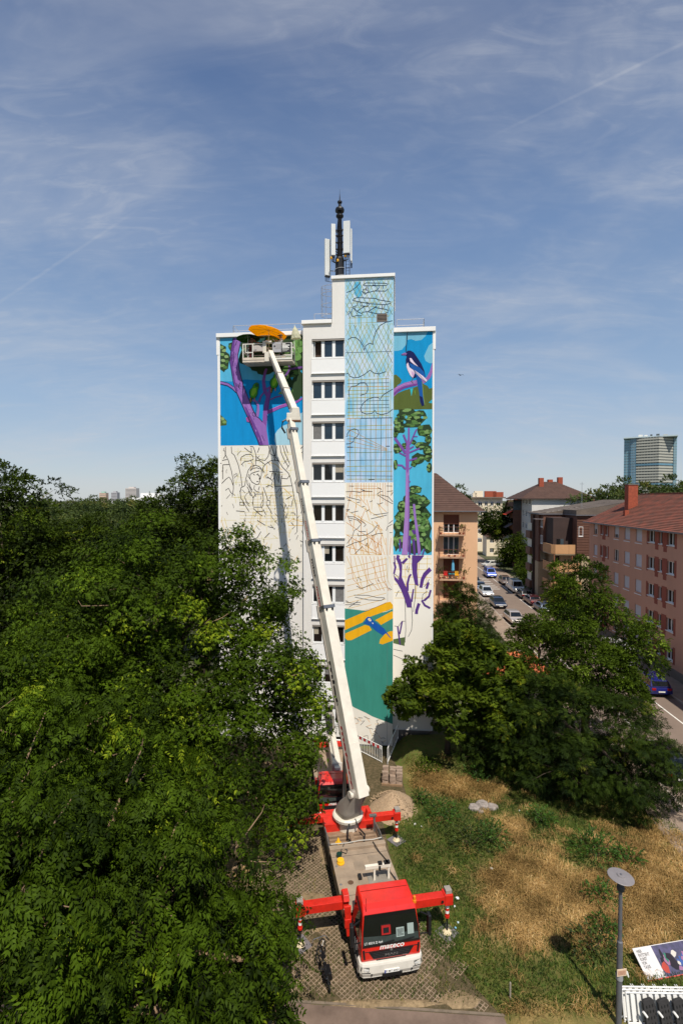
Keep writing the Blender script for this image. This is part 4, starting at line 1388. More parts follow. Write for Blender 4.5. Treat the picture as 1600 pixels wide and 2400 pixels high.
        for q, (x0, z0, x1, z1, mt) in enumerate(((.18, 1.58, .46, 1.86, ink_w), (.58, 1.62, .80, 1.94, ink_w))):
            pp = MB()
            pp.poly([fp(x0, z0, .026), fp(x1, z0, .026), fp(x1, z1, .026), fp(x0, z1, .026)])
            sheet = pp.obj('paper', M('paper_sheet', lin(150, 164, 158), .5, 0, .1, 4), glass, fix=False)
            if q == 0:
                for j in range(6):
                    zz_ = z0 + .04 + j * .035
                    MB().poly([fp(x0 + .03, zz_, .029), fp(x1 - .03 - (.1 if j == 2 else 0), zz_, .029), fp(x1 - .03, zz_ + .015, .029), fp(x0 + .03, zz_ + .015, .029)]).obj('printed_line', ink_k, sheet, fix=False)
        b2 = MB()
        b2.add([fp(x, z, o) for o in (.026, .05) for x, z in ((-.34, 1.72), (-.02, 1.72), (-.02, 1.98), (-.34, 1.98))], [(0, 1, 2, 3), (4, 5, 6, 7), (0, 1, 5, 4), (1, 2, 6, 5), (2, 3, 7, 6), (3, 0, 4, 7)])
        rb = b2.obj('dashboard_tray', M('tray_red', lin(160, 26, 24), .5, 0, .2, 6), glass)
        b3 = MB().add([fp(x, z, .053) for x, z in ((-.28, 1.77), (-.08, 1.77), (-.08, 1.93), (-.28, 1.93))], [(0, 1, 2, 3)])
        b3.obj('tray_inset', tblack, rb, fix=False)
        lettering('lettering', 'LT 450 K D 4x4', .10, ink_w, glass, fp(-.93, 1.485, .028), (1, 0, 0), Vector(fp(0, 2.0)) - Vector(fp(0, 1.5)), width=.62)
        MB().tube([(-.82, .26, 2.4), (-.84, .16, 2.95)], .008, 4).obj('aerial', tblack, body)
        MB().lathe([(.07, 2.42), (.07, 2.50), (.055, 2.51), (.05, 2.62), (.02, 2.65)], 10, (.93, .36, 0)).obj('beacon', amber, body)
        MB().box(-.52, .02, .86, .52, .03, .90).obj('front_step', tblack, body)
    lettering('lettering', 'mateco', .26 * k, ink_w, body, (.02 * k, -.016 * k, 1.265 * k), (1, 0, 0), (0, -.02, 1), shear=.22, bold=.022, width=.86 * k, centre=True)
    return body


def stripes(b, x, y, z0, z1, r=.075, n=5):
    h = (z1 - z0) / n
    for i in range(n):
        b.lathe([(r, z0 + i * h), (r, z0 + (i + 1) * h)], 10, (x, y, 0), mi=i % 2)


TR_LOC, TR_RZ = (1.69, 17.0, 0), R(10.2)
truck = thing('lift_truck', 'red and white boom lift truck with its boom raised to the mural', 'lift truck', TR_LOC, TR_RZ)
cab(truck)
# ladder frame, side tank, steps
b = MB()
for x in (-.45, .35):
    b.box(x - .06, .5, .62, x + .06, 7.9, .90)
for y in (1.5, 3.0, 4.2, 5.6, 7.0, 7.8):
    b.box(-.42, y - .05, .66, .32, y + .05, .84)
b.box(-1.0, 1.5, .45, -.55, 2.0, .95)
b.box(-1.24, 2.5, .35, -.6, 4.2, .9)
b.box(.5, 2.6, .4, 1.0, 4.3, .95)
b.box(-1.2, 5.9, .5, .95, 7.9, .95)
b.obj('chassis', tblack, truck)
MB().lathe([(.02, -.38), (.25, -.38), (.27, -.34), (.27, .34), (.25, .38), (.02, .38)], 14, (-.98, 2.15, .72), 'y').obj('fuel_tank', steel, truck)
for x, y in ((-1.0, .98), (.92, .98), (-1.06, 5.2), (.86, 5.2)):
    wheel(truck, x, y, .50, .32)
for s in (-1, 1):
    b = MB()
    for a0, a1 in ((0, 1), (1, 2), (2, 3), (3, 4), (4, 5)):
        t0, t1 = math.pi * a0 / 5, math.pi * a1 / 5
        b.add([(s * x, .98 + .62 * math.cos(t), .55 + .62 * math.sin(t)) for x in (.86, 1.12) for t in (t0, t1)], [(0, 1, 3, 2)])
    b.obj('mudguard', tblack, truck)
for z in (.40, .66):
    MB().box(-1.13, .18, z, -.95, .55, z + .05).obj('step', tgrey, truck)
    MB().box(.95, .18, z, 1.13, .55, z + .05).obj('step', tgrey, truck)
# deck
b = MB()
b.box(-1.34, 1.62, 1.30, 1.08, 4.78, 1.40)
b.obj('deck', deckm, truck, bev=.012)
b = MB()
b.box(-1.36, 4.783, 1.30, 1.10, 5.02, 1.52)
b.obj('deck_beam', deckm, truck, bev=.012)
MB().box(-1.33, 1.62, .80, -1.28, 4.78, 1.296).obj('side_skirt', tblack, truck)
MB().box(1.02, 1.62, .80, 1.07, 4.78, 1.296).obj('side_skirt', tblack, truck)
for y in (2.3,):
    MB().box(-1.2, y, 1.401, -.5, y + .012, 1.404).obj('deck_seam', tblack, truck)
MB().box(-1.33, 4.45, 1.401, 1.07, 4.462, 1.404).obj('deck_seam', tblack, truck)
hb = MB()
hb.box(-.12, 2.0, 1.401, .78, 3.3, 1.42)
for i in range(14):
    hb.box(-.02 + i * .055, 2.9, 1.42, -.005 + i * .055, 3.25, 1.426)
hb.obj('deck_hatch', M('deck_grey', lin(140, 132, 120), .6, .1, .2, 3), truck)
b = MB()
b.box(.08, 2.85, 1.42, .16, 2.93, 1.98)
b.box(.66, 2.85, 1.42, .74, 2.93, 1.98)
b.box(-.26, 2.83, 1.90, .78, 2.95, 2.04)
b.obj('boom_rest', cream, truck, bev=.01)
for x in (.34, .58, .66):
    MB().box(x - .07, 2.82, 2.045, x + .09, 2.97, 2.11).obj('rest_pad', tblack, truck)
MB().box(.28, 2.80, 1.82, .36, 2.85, 2.0).obj('rest_pad', tblack, truck)
for x, y, sx, sy, h in ((-.42, 3.1, .07, .12, .10), (.45, 2.2, .06, .06, .10), (.72, 2.15, .12, .07, .12)):
    MB().box(x - sx, y - sy, 1.425, x + sx, y + sy, 1.425 + h).obj('fitting', tblack, truck, bev=.01)
MB().lathe([(.03, 1.402), (.12, 1.4025), (.10, 1.404)], 10, (-.82, 2.95, 0)).obj('oil_stain', M('oil_brown', lin(96, 70, 50), .8), truck)
for x in (-1.22, .96):
    for y in (1.9, 2.9, 3.9):
        MB().lathe([(.05, 1.402), (.05, 1.412), (.03, 1.43)], 8, (x, y, 0)).obj('lashing_ring', steel, truck)
for i, (x0, y0, x1, y1) in enumerate(((-1.0, 1.75, -.62, 2.15), (-.5, 3.55, -.08, 4.05), (.15, 3.7, .8, 4.3))):
    MB().box(x0, y0, 1.4015, x1, y1, 1.412).obj('deck_flap', M('deck_patch', lin(158, 140, 120), .55, .2, .2, 3), truck, bev=.004)
for i, (x, y) in enumerate(((-1.32, 2.6), (-1.32, 3.9))):
    MB().box(x - .012, y - .12, 1.10, x - .002, y + .12, 1.22).obj('warning_label', yel, truck)
MB().tube([(.55, 4.9, 1.56), (.7, 4.4, 1.45), (.9, 3.8, 1.43), (.85, 3.2, 1.43), (.98, 2.6, 1.44), (.9, 1.8, 1.44)], .022, 5).obj('cable', tblack, truck)
MB().tube([(-.7, 5.0, 1.56), (-.9, 4.7, 1.45), (-.7, 4.55, 1.43), (-.6, 4.75, 1.44), (-.85, 4.85, 1.5)], .018, 5).obj('cable', tblack, truck)
MB().tube([(-.2, 5.05, 1.35), (-.45, 5.5, 1.42), (-.35, 6.0, 1.5), (-.2, 6.25, 1.7)], .04, 6).obj('hydraulic_hose', tblack, truck)
MB().tube([(.2, 5.1, 1.35), (.35, 5.6, 1.45), (.15, 6.0, 1.52), (.05, 6.3, 1.75)], .035, 6).obj('hydraulic_hose', tblack, truck)
# gear well behind the deck
b = MB()
for i, y in enumerate((5.10, 5.28, 5.47, 5.64, 5.80, 5.98)):
    z = 1.14 + .05 * ((i * 7) % 3)
    b.beam((-1.22, y, z), (.90, y + .02, z), .11, .10)
b.box(-.28, 5.06, 1.12, -.12, 6.1, 1.30)
b.box(-1.30, 5.02, 1.0, 1.04, 6.6, 1.06)
b.obj('gear_well', M('gear_brown', lin(150, 124, 100), .6, .1, .35, 3, .2, 30), truck)
for x in (-1.33, 1.03):
    b = MB()
    b.tube([(x, 5.0, 1.5), (x, 5.6, 1.55), (x, 6.5, 1.4)], .025, 5)
    b.beam((x, 5.02, 1.18), (x, 6.6, 1.18), .03, .28)
    b.obj('side_rail', steel, truck)
b = MB()
b.box(.86, 5.1, 1.5, .94, 5.2, 1.06)
b.box(.84, 5.95, 1.06, .92, 6.05, 2.02)
b.box(.66, 5.92, 1.98, .98, 6.08, 2.05)
b.obj('service_post', steel, truck)
MB().tube([(-1.28, 5.06, 1.56), (-.6, 5.05, 1.54), (0, 5.08, 1.56), (.6, 5.06, 1.55), (.98, 5.1, 1.57)], .025, 5).obj('hose', M('hose_pale', lin(176, 170, 158), .6), truck)

# outriggers: beam out to the side, sleeve, ram, foot
def outrigger(parent, side, y, x0, x1, z0, z1, px=None, housing=True, plate=True):
    o = MB()
    o.box(min(x0, x1), y - .16, z0, max(x0, x1), y + .16, z1)
    beam = o.obj('outrigger', red_d, parent, bev=.012)
    e = x1
    MB().box(e - .16, y - .19, z0 - .04, e + .16, y + .19, z1 + .05).obj('beam_head', red_d, beam, bev=.012)
    MB().box(e + side * .02 - .12, y - .13, z1 + .055, e + side * .02 + .12, y + .13, z1 + .20).obj('ram_cap', tgrey, beam, bev=.01)
    MB().lathe([(.05, -.205), (.05, -.19)], 10, (e - side * .26, y, (z0 + z1) / 2), 'y').obj('pin_hole', tblack, beam)
    s = MB()
    stripes(s, e, y, z0 - .55, z0 - .05)
    s.obj('ram_sleeve', [red_d, ink_w], beam)
    MB().lathe([(.09, z0 - .62), (.09, z0 - .55)], 10, (e, y, 0)).obj('sleeve_collar', red_d, beam)
    MB().lathe([(.035, .05), (.035, z0 - .6)], 8, (e, y, 0)).obj('ram', tblack, beam)
    ft = MB().lathe([(.05, .16), (.10, .14), (.17, .09), (.18, .075)], 16, (e, y, 0)).obj('foot', M('foot_cream', lin(214, 196, 160), .7, 0, .15, 5), beam)
    if plate:
        q = MB()
        q.box(-.33, -.33, .025, .33, .33, .074)
        q.obj('ground_plate', M('plate_grey', lin(112, 106, 108), .8, 0, .15, 4), beam, (e, y, 0), (0, 0, .5), bev=.01)
    return beam
outrigger(truck, 1, 1.55, 1.0, 2.62, 1.28, 1.58)
outrigger(truck, -1, 2.0, -1.2, -2.90, 1.28, 1.58)
outrigger(truck, 1, 6.95, .6, 2.22, 1.16, 1.44)
outrigger(truck, -1, 7.35, -.9, -2.95, 1.16, 1.44)
b = MB()
b.box(-1.34, 1.72, 1.04, -1.12, 2.24, 1.72)
b.box(-1.34, 1.40, .92, 1.10, 1.58, 1.24)
b.prism([(1.62, 1.72), (2.06, 1.72), (2.06, 1.90), (1.72, 1.90)], -1.34, -1.12, 'x')
b.obj('outrigger_housing', red_d, truck, bev=.012)
MB().prism([(-1.36, 1.70), (-1.10, 1.70), (-1.14, .60), (-1.26, .60)], 1.42, 1.50, 'y').obj('outrigger_bracket', red_d, truck, bev=.01)
b = MB()
b.box(-1.32, 6.6, 1.0, 1.02, 7.75, 1.42)
b.obj('outrigger_housing', red_d, truck, bev=.015)
MB().prism([(.62, 1.42), (1.0, 1.42), (.9, 1.78), (.74, 1.78)], 6.7, 7.0, 'y').obj('outrigger_bracket', red_d, truck, bev=.01)

# turret and boom are given in the world and brought into the truck's frame
TRI = (Matrix.Translation(TR_LOC) @ Matrix.Rotation(TR_RZ, 4, 'Z')).inverted()
tc_ = Vector((.30, 23.72, 0))
PIV, TIP = Vector((.78, 23.05, 3.1)), Vector((-2.88, 29.2, 20.95))
az = Vector((TIP.x - PIV.x, TIP.y - PIV.y, 0)).normalized()
sx_ = Vector((az.y, -az.x, 0))                       # right-hand side of the boom
b = MB()
prof = [(.50, 1.06), (.50, 1.52)]
b.lathe(prof, 24, tc_)
for i in range(24):
    t = 2 * math.pi * i / 24
    b.beam(tc_ + Vector((.51 * math.cos(t), .51 * math.sin(t), 1.46)), tc_ + Vector((.57 * math.cos(t), .57 * math.sin(t), 1.46)), .05, .12)
b.xf(TRI).obj('slewing_ring', cream, truck)
b = MB()
b.lathe([(.60, 1.52), (.70, 1.56), (.72, 1.68), (.66, 1.74)], 28, tc_)
tr = b.xf(TRI).obj('turret', cream, truck)
b = MB()
rings = []
for z, hw_, fb, bb, off in ((1.74, .52, .50, .52, 0), (2.0, .52, .46, .56, .02), (2.4, .46, .34, .50, .22), (2.8, .42, .20, .34, .55), (3.05, .40, .10, .26, .72), (3.30, .38, .05, .18, .80)):
    c = tc_ - az * off
    ring = []
    for k in range(16):
        t = 2 * math.pi * k / 16
        ct, st_ = math.cos(t), math.sin(t)
        e = .55
        cx_ = math.copysign(abs(ct) ** e, ct) * hw_
        cy_ = math.copysign(abs(st_) ** e, st_) * (fb if st_ > 0 else bb)
        ring.append(c + sx_ * cx_ + az * cy_ + Vector((0, 0, z)))
    rings.append(ring)
b.loft(rings)
b.xf(TRI).obj('turret_body', tgrey, tr, smooth=True)  # grey, not cream: the body's shade is put into its colour
for sg in (-1, 1):
    b = MB()
    a0 = PIV + sx_ * (sg * .36)
    b.tube([a0, a0 + sx_ * (sg * .14)], .17, 16)
    b.xf(TRI).obj('pivot_cap', cream, tr)
    b = MB()
    b.beam(tc_ + sx_ * (sg * .47) + Vector((0, 0, 1.74)), PIV + sx_ * (sg * .42), .05, .34)
    b.xf(TRI).obj('side_plate', tgrey, tr)
SEC = [(-.01, .442, .54, .84), (.41, .623, .47, .72), (.59, .797, .41, .60), (.76, .966, .35, .48), (.93, 1.0, .30, .40)]
bd = (TIP - PIV).normalized()
bs_, _, bu_ = frame(bd)
for i, (t0, t1, w, h) in enumerate(SEC):
    b = MB()
    p, q = PIV.lerp(TIP, t0), PIV.lerp(TIP, t1)
    # six-sided boom section with folded lower edges
    rings = []
    for c in (p, q):
        rings.append([c + bs_ * x + bu_ * z for x, z in ((-w / 2, h / 2), (w / 2, h / 2), (w / 2, -h * .25), (w * .28, -h / 2), (-w * .28, -h / 2), (-w / 2, -h * .25))])
    b.loft(rings)
    s_ = b.xf(TRI).obj('boom_section', cream, truck, bev=.02)
    if i < 4:
        b = MB()
        c = q
        for (x0, x1, z0, z1) in ((-w / 2 - .03, w / 2 + .06, h / 2, h / 2 + .04), (-w / 2 - .04, -w / 2, -h * .3, h / 2 + .04), (w / 2, w / 2 + .04, -h * .3, h / 2 + .04)):
            rr = []
            for d_ in (-.09, .06):
                rr.append([c + bd * d_ + bs_ * x + bu_ * z for x, z in ((x0, z0), (x1, z0), (x1, z1), (x0, z1))])
            b.loft(rr)
        b.xf(TRI).obj('boom_collar', steel, s_)
        b = MB()
        b.beam(c - bd * .5 - bs_ * (w / 2 + .10) - bu_ * .12, c + bd * .15 - bs_ * (w / 2 + .08) - bu_ * .12, .08, .10)
        b.xf(TRI).obj('cable_guide', tgrey, s_)
    if i == 0:
        b = MB()
        b.beam(p + bu_ * (h / 2 + .012) + bd * .02, p + bu_ * (h / 2 + .012) + bd * 2.3, w * .96, .02)
        b.xf(TRI).obj('boom_plate', cream, s_)
        b = MB()
        b.tube([tc_ + Vector((0, 0, 1.9)) + az * .35, PIV.lerp(TIP, .12) - bu_ * .36], .09, 10)
        b.xf(TRI).obj('lift_ram', steel, truck)
    # hose carrier and bolts down the left flank, wear pads at the mouth
    b = MB()
    b.beam(p - bs_ * (w / 2 + .03) - bu_ * (h * .20) + bd * .3, q - bs_ * (w / 2 + .03) - bu_ * (h * .20) - bd * .2, .05, .10)
    b.xf(TRI).obj('hose_carrier', tgrey, s_)
    if i < 4:
        for xk in (-.3, .3):
            MB().box(-.05, -.02, -.05, .05, .02, .05).xf(TRI @ Matrix.Translation(q + bu_ * (h / 2 + .05) + bs_ * (w * xk) - bd * .16)).obj('wear_pad', tblack, s_)
    # writing down the left flank: reads from the top end to the foot
    if i < 3:
        L_ = (TIP - PIV).length * (t1 - t0)
        org = q - bs_ * (w / 2 + .006) - bd * (L_ * (.30 if i == 0 else .22)) - bu_ * (h * .16)
        org = TRI @ org
        ex, ey = TRI.to_3x3() @ (-bd), TRI.to_3x3() @ bu_
        kx = (.30, .31, .28)[i] * (TIP - PIV).length * (t1 - t0)
        kk = (1.0, 1.0, 1.0)[i]
        lettering('lettering', 'miet', h * .50, ink_k, s_, org, ex, ey, bold=.03, width=kx * .8)
        lettering('lettering', '. . .', h * .34, ink_k, s_, org + ex * (kx * .86), ex, ey, bold=.02, width=kx * .2)
        lettering('lettering', 'mateco', h * .46, ink_r, s_, org + ex * (kx * 1.14), ex, ey, shear=.1, bold=.03, width=kx * 1.1)
# knee and jib
JA, JB = Vector((-2.58, 29.25, 21.2)), Vector((-4.60, 33.3, 25.95))
b = MB()
b.box(-3.11, 29.0, 20.88, -2.31, 29.4, 21.08)
b.prism([(-3.09, 21.06), (-2.33, 21.06), (-2.40, 21.66), (-2.76, 21.66), (-2.82, 21.34), (-3.09, 21.34)], 29.0, 29.4, 'y')
kn = b.xf(TRI).obj('knee', cream, truck, bev=.03)
b = MB()
b.tube([(-3.10, 29.15, 21.0), (-3.32, 29.05, 20.85), (-3.36, 29.05, 20.50), (-3.18, 29.1, 20.2)], .055, 6)
b.xf(TRI).obj('knee_hose', tblack, kn)
MB().box(-3.0, 28.98, 20.86, -2.30, 29.42, 20.94).xf(TRI).obj('knee_underside', M('knee_brown', lin(120, 80, 56), .8, 0, .3, 5), kn)  # brown strip along the underside of the knee
j = MB()
j.beam(JA, JA.lerp(JB, .62), .36, .40)
j.beam(JA.lerp(JB, .58), JB, .28, .32)
jo = j.xf(TRI).obj('jib', cream, truck, bev=.02)
for t in (.36, .60):
    MB().beam(JA.lerp(JB, t), JA.lerp(JB, t + .015), .40, .44).xf(TRI).obj('jib_collar', tgrey, jo)
MB().tube([JA.lerp(JB, .1) + Vector((-.22, -.1, 0)), JA.lerp(JB, .9) + Vector((-.18, -.1, 0))], .04, 5).xf(TRI).obj('jib_cable', tblack, jo)

# work platform, parallel to the wall
PL_O, PL_A = Vector((-4.72, 33.85, 25.42)), B_A
PLM = TRI @ Matrix.Translation(PL_O) @ Matrix.Rotation(PL_A, 4, 'Z')
b = MB()
b.box(-1.66, -.5, -.08, 1.62, .55, .06)
b.box(-1.66, -.52, .06, -.1, -.48, .22)
basket = b.xf(PLM).obj('work_platform', M('platform_cream', lin(214, 200, 182), .6, 0, .2, 3), truck, bev=.01)
def plat(name, mat, f, bev=0):
    q = MB()
    f(q)
    return q.xf(PLM).obj(name, mat, basket, bev=bev)
railm = M('rail_white', lin(228, 224, 214), .5, 0, .1, 4)
for x, y in ((-1.62, -.48), (-.98, -.48), (1.58, -.48), (-1.62, .5), (-.2, .5), (1.58, .5), (.6, .5)):
    plat('rail_post', railm, lambda q: q.beam((x, y, .05), (x, y, 1.12), .06, .06, up=(0, 1, 0)))
for y in (-.48, .5):
    for z in (1.10, .62) if y > 0 else (1.10,):
        plat('rail_bar', railm, lambda q: q.beam((-1.62, y, z), (1.58, y, z), .05, .05))
for x in (-1.62, 1.58):
    for z in (1.10, .6):
        plat('rail_bar', railm, lambda q: q.beam((x, -.48, z), (x, .5, z), .05, .05))
plat('rail_bar', railm, lambda q: q.beam((-1.48, -.49, .55), (-.98, -.49, .55), .05, .05))
plat('rail_post', railm, lambda q: q.beam((-1.45, -.50, .55), (-1.45, -.50, 1.10), .05, .05, up=(0, 1, 0)))
plat('rail_bar', railm, lambda q: q.beam((.3, -.49, .26), (1.55, -.49, .26), .04, .04))
plat('toe_board', railm, lambda q: q.box(.1, -.53, .05, 1.6, -.49, .17))
plat('control_box', M('box_grey', lin(190, 180, 174), .6, 0, .1, 3), lambda q: q.box(-.93, -.56, .60, -.28, -.38, .98), .02)
plat('control_knob', tblack, lambda q: q.box(-.86, -.575, .66, -.82, -.561, .71))
plat('control_knob', tblack, lambda q: q.box(-.76, -.575, .66, -.72, -.561, .73))
plat('mount_bracket', cream, lambda q: q.box(-.30, -.62, .46, -.06, -.45, 1.24), .03)
plat('mount_arm', cream, lambda q: (q.box(-.14, -.75, -.12, .16, -.5, .5), q.tube([(-.1, -.62, 1.18), (.3, -.6, 1.15)], .1, 8)), .02)
bn = plat('banner', M('banner_grey', lin(168, 168, 172), .7, 0, .1, 2), lambda q: q.box(.33, -.535, .52, .90, -.51, 1.16))
for i in range(4):
    plat_l = MB().box(.60 - (.1 if i % 2 else 0), -.541, .98 - i * .08, .86, -.537, 1.0 - i * .08).xf(PLM).obj('printed_line', tgrey, bn)
MB().box(.42, -.541, .84, .52, -.537, .95).xf(PLM).obj('printed_mark', tblack, bn)
bn = plat('banner', M('banner_black', lin(40, 40, 44), .7, 0, .2, 2), lambda q: q.box(.92, -.535, .50, 1.52, -.51, 1.10))
for i, (x1, h) in enumerate(((1.20, .055), (1.46, .055), (1.36, .055), (1.44, .055), (1.40, .02), (1.30, .02))):
    z = 1.0 - i * .085
    MB().box(.97, -.541, z, x1, -.537, z + h).xf(PLM).obj('printed_line', ink_w, bn)
for x, y, c, h in ((.95, -.1, yel, .3), (1.25, .1, M('tub_blue', lin(110, 160, 190), .5), .24), (.7, .2, M('tub_red', lin(150, 60, 60), .5), .26), (-.6, .25, M('tub_green', lin(60, 110, 70), .5), .26)):
    bk = MB().lathe([(.11, .065), (.14, .065 + h), (.13, .065 + h), (.02, .065 + h - .03)], 12, (x, y, 0))
    o_ = bk.xf(Matrix.Translation(PL_O) @ Matrix.Rotation(PL_A, 4, 'Z')).obj('paint_tub', c)
    nm = {.95: 'yellow', 1.25: 'pale blue', .7: 'dull red', -.6: 'green'}[x]
    tag(o_, '%s paint tub on the floor of the raised work platform' % nm, 'tub', 'paint tubs on the platform')

# ---- parasols and painters on the platform
def parasol(name, label, c, r, h, tilt, mat, foot, n=8, scallop=.0, pole_r=.018):
    t = thing(name, label, 'umbrella', c, 0)
    b_ = MB()
    top = Vector((0, 0, h))
    rm = Matrix.Rotation(tilt[0], 3, 'X') @ Matrix.Rotation(tilt[1], 3, 'Y')
    vs = [rm @ top]
    m2 = 2
    ringp = []
    for ri, (f, dz) in enumerate(((.5, .68), (.82, .32), (1.0, 0.0))):
        for k in range(n * 2):
            a = math.pi * k / n
            rr = r * f * (1 if k % 2 == 0 else .955 - scallop * (ri == 2))
            ringp.append(rm @ Vector((rr * math.cos(a), rr * math.sin(a), h * dz - (.0 if k % 2 == 0 else -.02))))
    vs += ringp
    N_ = n * 2
    fs = [(0, 1 + k, 1 + (k + 1) % N_) for k in range(N_)]
    for ri in range(2):
        o = 1 + ri * N_
        fs += [(o + k, o + N_ + k, o + N_ + (k + 1) % N_, o + (k + 1) % N_) for k in range(N_)]
    b_.add(vs, fs)
    cn = b_.obj('canopy', mat, t, fix=False)
    so = cn.modifiers.new('cloth', 'SOLIDIFY')
    so.thickness = .006
    MB().tube([rm @ Vector((0, 0, h + .06)), Vector(foot) - Vector(c)], pole_r, 6).obj('pole', railm, t)
    for k in range(n):
        a = 2 * math.pi * k / n
        MB().tube([rm @ Vector((0, 0, h * .55)), rm @ Vector((r * .8 * math.cos(a), r * .8 * math.sin(a), h * .22))], .008, 4).obj('rib', steel, t)
    return t


def cloth_mat(name, rgb):
    m = M(name, rgb, .8, 0, .12, 3)
    nd, lk = m.node_tree.nodes, m.node_tree.links
    tr_ = nd.new('ShaderNodeBsdfTranslucent')
    tr_.inputs[0].default_value = (*[min(1, c * 1.25) for c in rgb], 1)
    ms = nd.new('ShaderNodeMixShader')
    ms.inputs[0].default_value = .6
    o_ = [n for n in nd if n.type == 'OUTPUT_MATERIAL'][0]
    lk.new(nd['Principled BSDF'].outputs[0], ms.inputs[1])
    lk.new(tr_.outputs[0], ms.inputs[2])
    lk.new(ms.outputs[0], o_.inputs[0])
    return m


parasol('parasol', 'large open orange parasol above the work platform', (-4.84, 33.85, 27.34), 1.28, .36, (R(-3), R(10)), cloth_mat('parasol_orange', lin(255, 186, 36)), (-4.72, 33.6, 25.45))
parasol('parasol', 'smaller dark green parasol left of the orange one on the platform', (-6.15, 34.1, 27.05), .80, .22, (R(-3), R(-3)), cloth_mat('parasol_green', lin(62, 92, 32)), (-6.1, 33.8, 25.45))
parasol('parasol', 'half-closed white umbrella at the right end of the platform', (-2.93, 33.4, 26.82), .34, .84, (R(4), R(-6)), cloth_mat('parasol_white', lin(226, 224, 204)), (-3.03, 33.2, 26.1), scallop=.12)


def person(label, loc, rz, joints, edges, radii, zones, mats):
    """one continuous skinned figure; zones(face centre) -> material index"""
    me = bpy.data.meshes.new('person')
    names = list(joints)
    me.from_pydata([joints[n] for n in names], [(names.index(a), names.index(c)) for a, c in edges], [])
    o = bpy.data.objects.new('person', me)
    COL.objects.link(o)
    sk = o.modifiers.new('skin', 'SKIN')
    o.modifiers.new('sub', 'SUBSURF').levels = 2
    for i, n in enumerate(names):
        rr = radii[n]
        me.skin_vertices[0].data[i].radius = rr if isinstance(rr, tuple) else (rr, rr)
        me.skin_vertices[0].data[i].use_root = (n == 'pelvis')
    bpy.context.view_layer.update()
    ev = o.evaluated_get(bpy.context.evaluated_depsgraph_get())
    m2 = bpy.data.meshes.new_from_object(ev)
    bpy.data.objects.remove(o)
    m2.name = 'person'
    m2.materials.clear()
    for m in mats:
        m2.materials.append(m)
    for pl in m2.polygons:
        pl.material_index = zones(pl.center)
        pl.use_smooth = True
    o = bpy.data.objects.new('person', m2)
    COL.objects.link(o)
    o.location = loc
    o.rotation_euler = (0, 0, rz)
    return tag(o, label, 'person')


skin_m = M('skin', lin(176, 120, 92), .6, 0, .1, 8)
JN = {'pelvis': (0, 0, .95), 'waist': (0, 0, 1.1), 'chest': (0, .01, 1.32), 'neckb': (0, 0, 1.47), 'neck': (0, -.01, 1.53), 'head': (0, -.03, 1.63), 'crown': (0, -.03, 1.73), 'nose': (0, -.13, 1.62)}
ED = [('pelvis', 'waist'), ('waist', 'chest'), ('chest', 'neckb'), ('neckb', 'neck'), ('neck', 'head'), ('head', 'crown'), ('head', 'nose')]
RD = {'pelvis': (.16, .12), 'waist': (.15, .11), 'chest': (.18, .12), 'neckb': (.09, .08), 'neck': .055, 'head': (.082, .095), 'crown': (.07, .08), 'nose': .022}
def limbs(arms):
    j, e, r = dict(JN), list(ED), dict(RD)
    for s, nm in ((-1, 'l'), (1, 'r')):
        sh, el, wr, ha = arms[nm]
        pts = {'sh': (s * .19, 0, 1.43), 'el': el, 'wr': wr, 'pa': ha}
        for a in pts:
            j[nm + a] = pts[a]
        r.update({nm + 'sh': .068, nm + 'el': .045, nm + 'wr': .03, nm + 'pa': (.04, .02)})
        e += [('chest', nm + 'sh'), (nm + 'sh', nm + 'el'), (nm + 'el', nm + 'wr'), (nm + 'wr', nm + 'pa')]
        pv, wv = Vector(ha), (Vector(ha) - Vector(wr)).normalized()
        sd_ = wv.cross(Vector((0, 1, 0.2))).normalized()
        for q in range(5):
            o = sd_ * ((q - 1.5) * .022) if q < 4 else sd_ * .05 - wv * .04
            L_ = (.075, .085, .08, .065, .05)[q]
            a1 = pv + wv * .03 + o if q < 4 else pv + o * .7
            a2 = a1 + wv * L_ * .6
            a3 = a2 + wv * L_ * .35 + Vector((0, -.02, -.015))
            j[nm + 'f%d' % q], j[nm + 'g%d' % q] = tuple(a2), tuple(a3)
            r[nm + 'f%d' % q], r[nm + 'g%d' % q] = .010, .008
            e += [(nm + 'pa', nm + 'f%d' % q), (nm + 'f%d' % q, nm + 'g%d' % q)]
        for a, p_, rr in (('hip', (s * .10, 0, .88), .095), ('kn', (s * .11, -.02, .50), .06), ('an', (s * .11, .02, .10), .042), ('toe', (s * .12, -.15, .045), (.045, .04))):
            j[nm + a], r[nm + a] = p_, rr
        e += [('pelvis', nm + 'hip'), (nm + 'hip', nm + 'kn'), (nm + 'kn', nm + 'an'), (nm + 'an', nm + 'toe')]
    return j, e, r
a1 = {'l': (0, (-.30, -.10, 1.22), (-.26, -.34, 1.30), (-.24, -.42, 1.33)), 'r': (0, (.28, -.06, 1.16), (.24, -.26, 1.05), (.22, -.33, 1.03))}
j, e, r = limbs(a1)
PZ = 25.42 + .062
p1 = person('person with dark hair in a brown shirt and dark red trousers on the platform', (-5.9, 33.95, PZ), R(150), j, e, r,
            lambda c: 0 if c.z > 1.48 else (2 if c.z < .98 and c.z > .12 else (3 if c.z <= .12 else (0 if abs(c.x) > .2 and c.z < 1.36 and c.y < -.22 else 1))),
            [skin_m, M('shirt_brown', lin(112, 74, 60), .9), M('trousers_dark_red', lin(92, 30, 30), .9), tblack])
MB().lathe([(.02, 1.775), (.07, 1.765), (.105, 1.70), (.112, 1.63), (.09, 1.56), (.04, 1.55)], 12, (0, .0, 0)).obj('hair', M('hair_dark', lin(36, 28, 26), .8), p1, smooth=True)
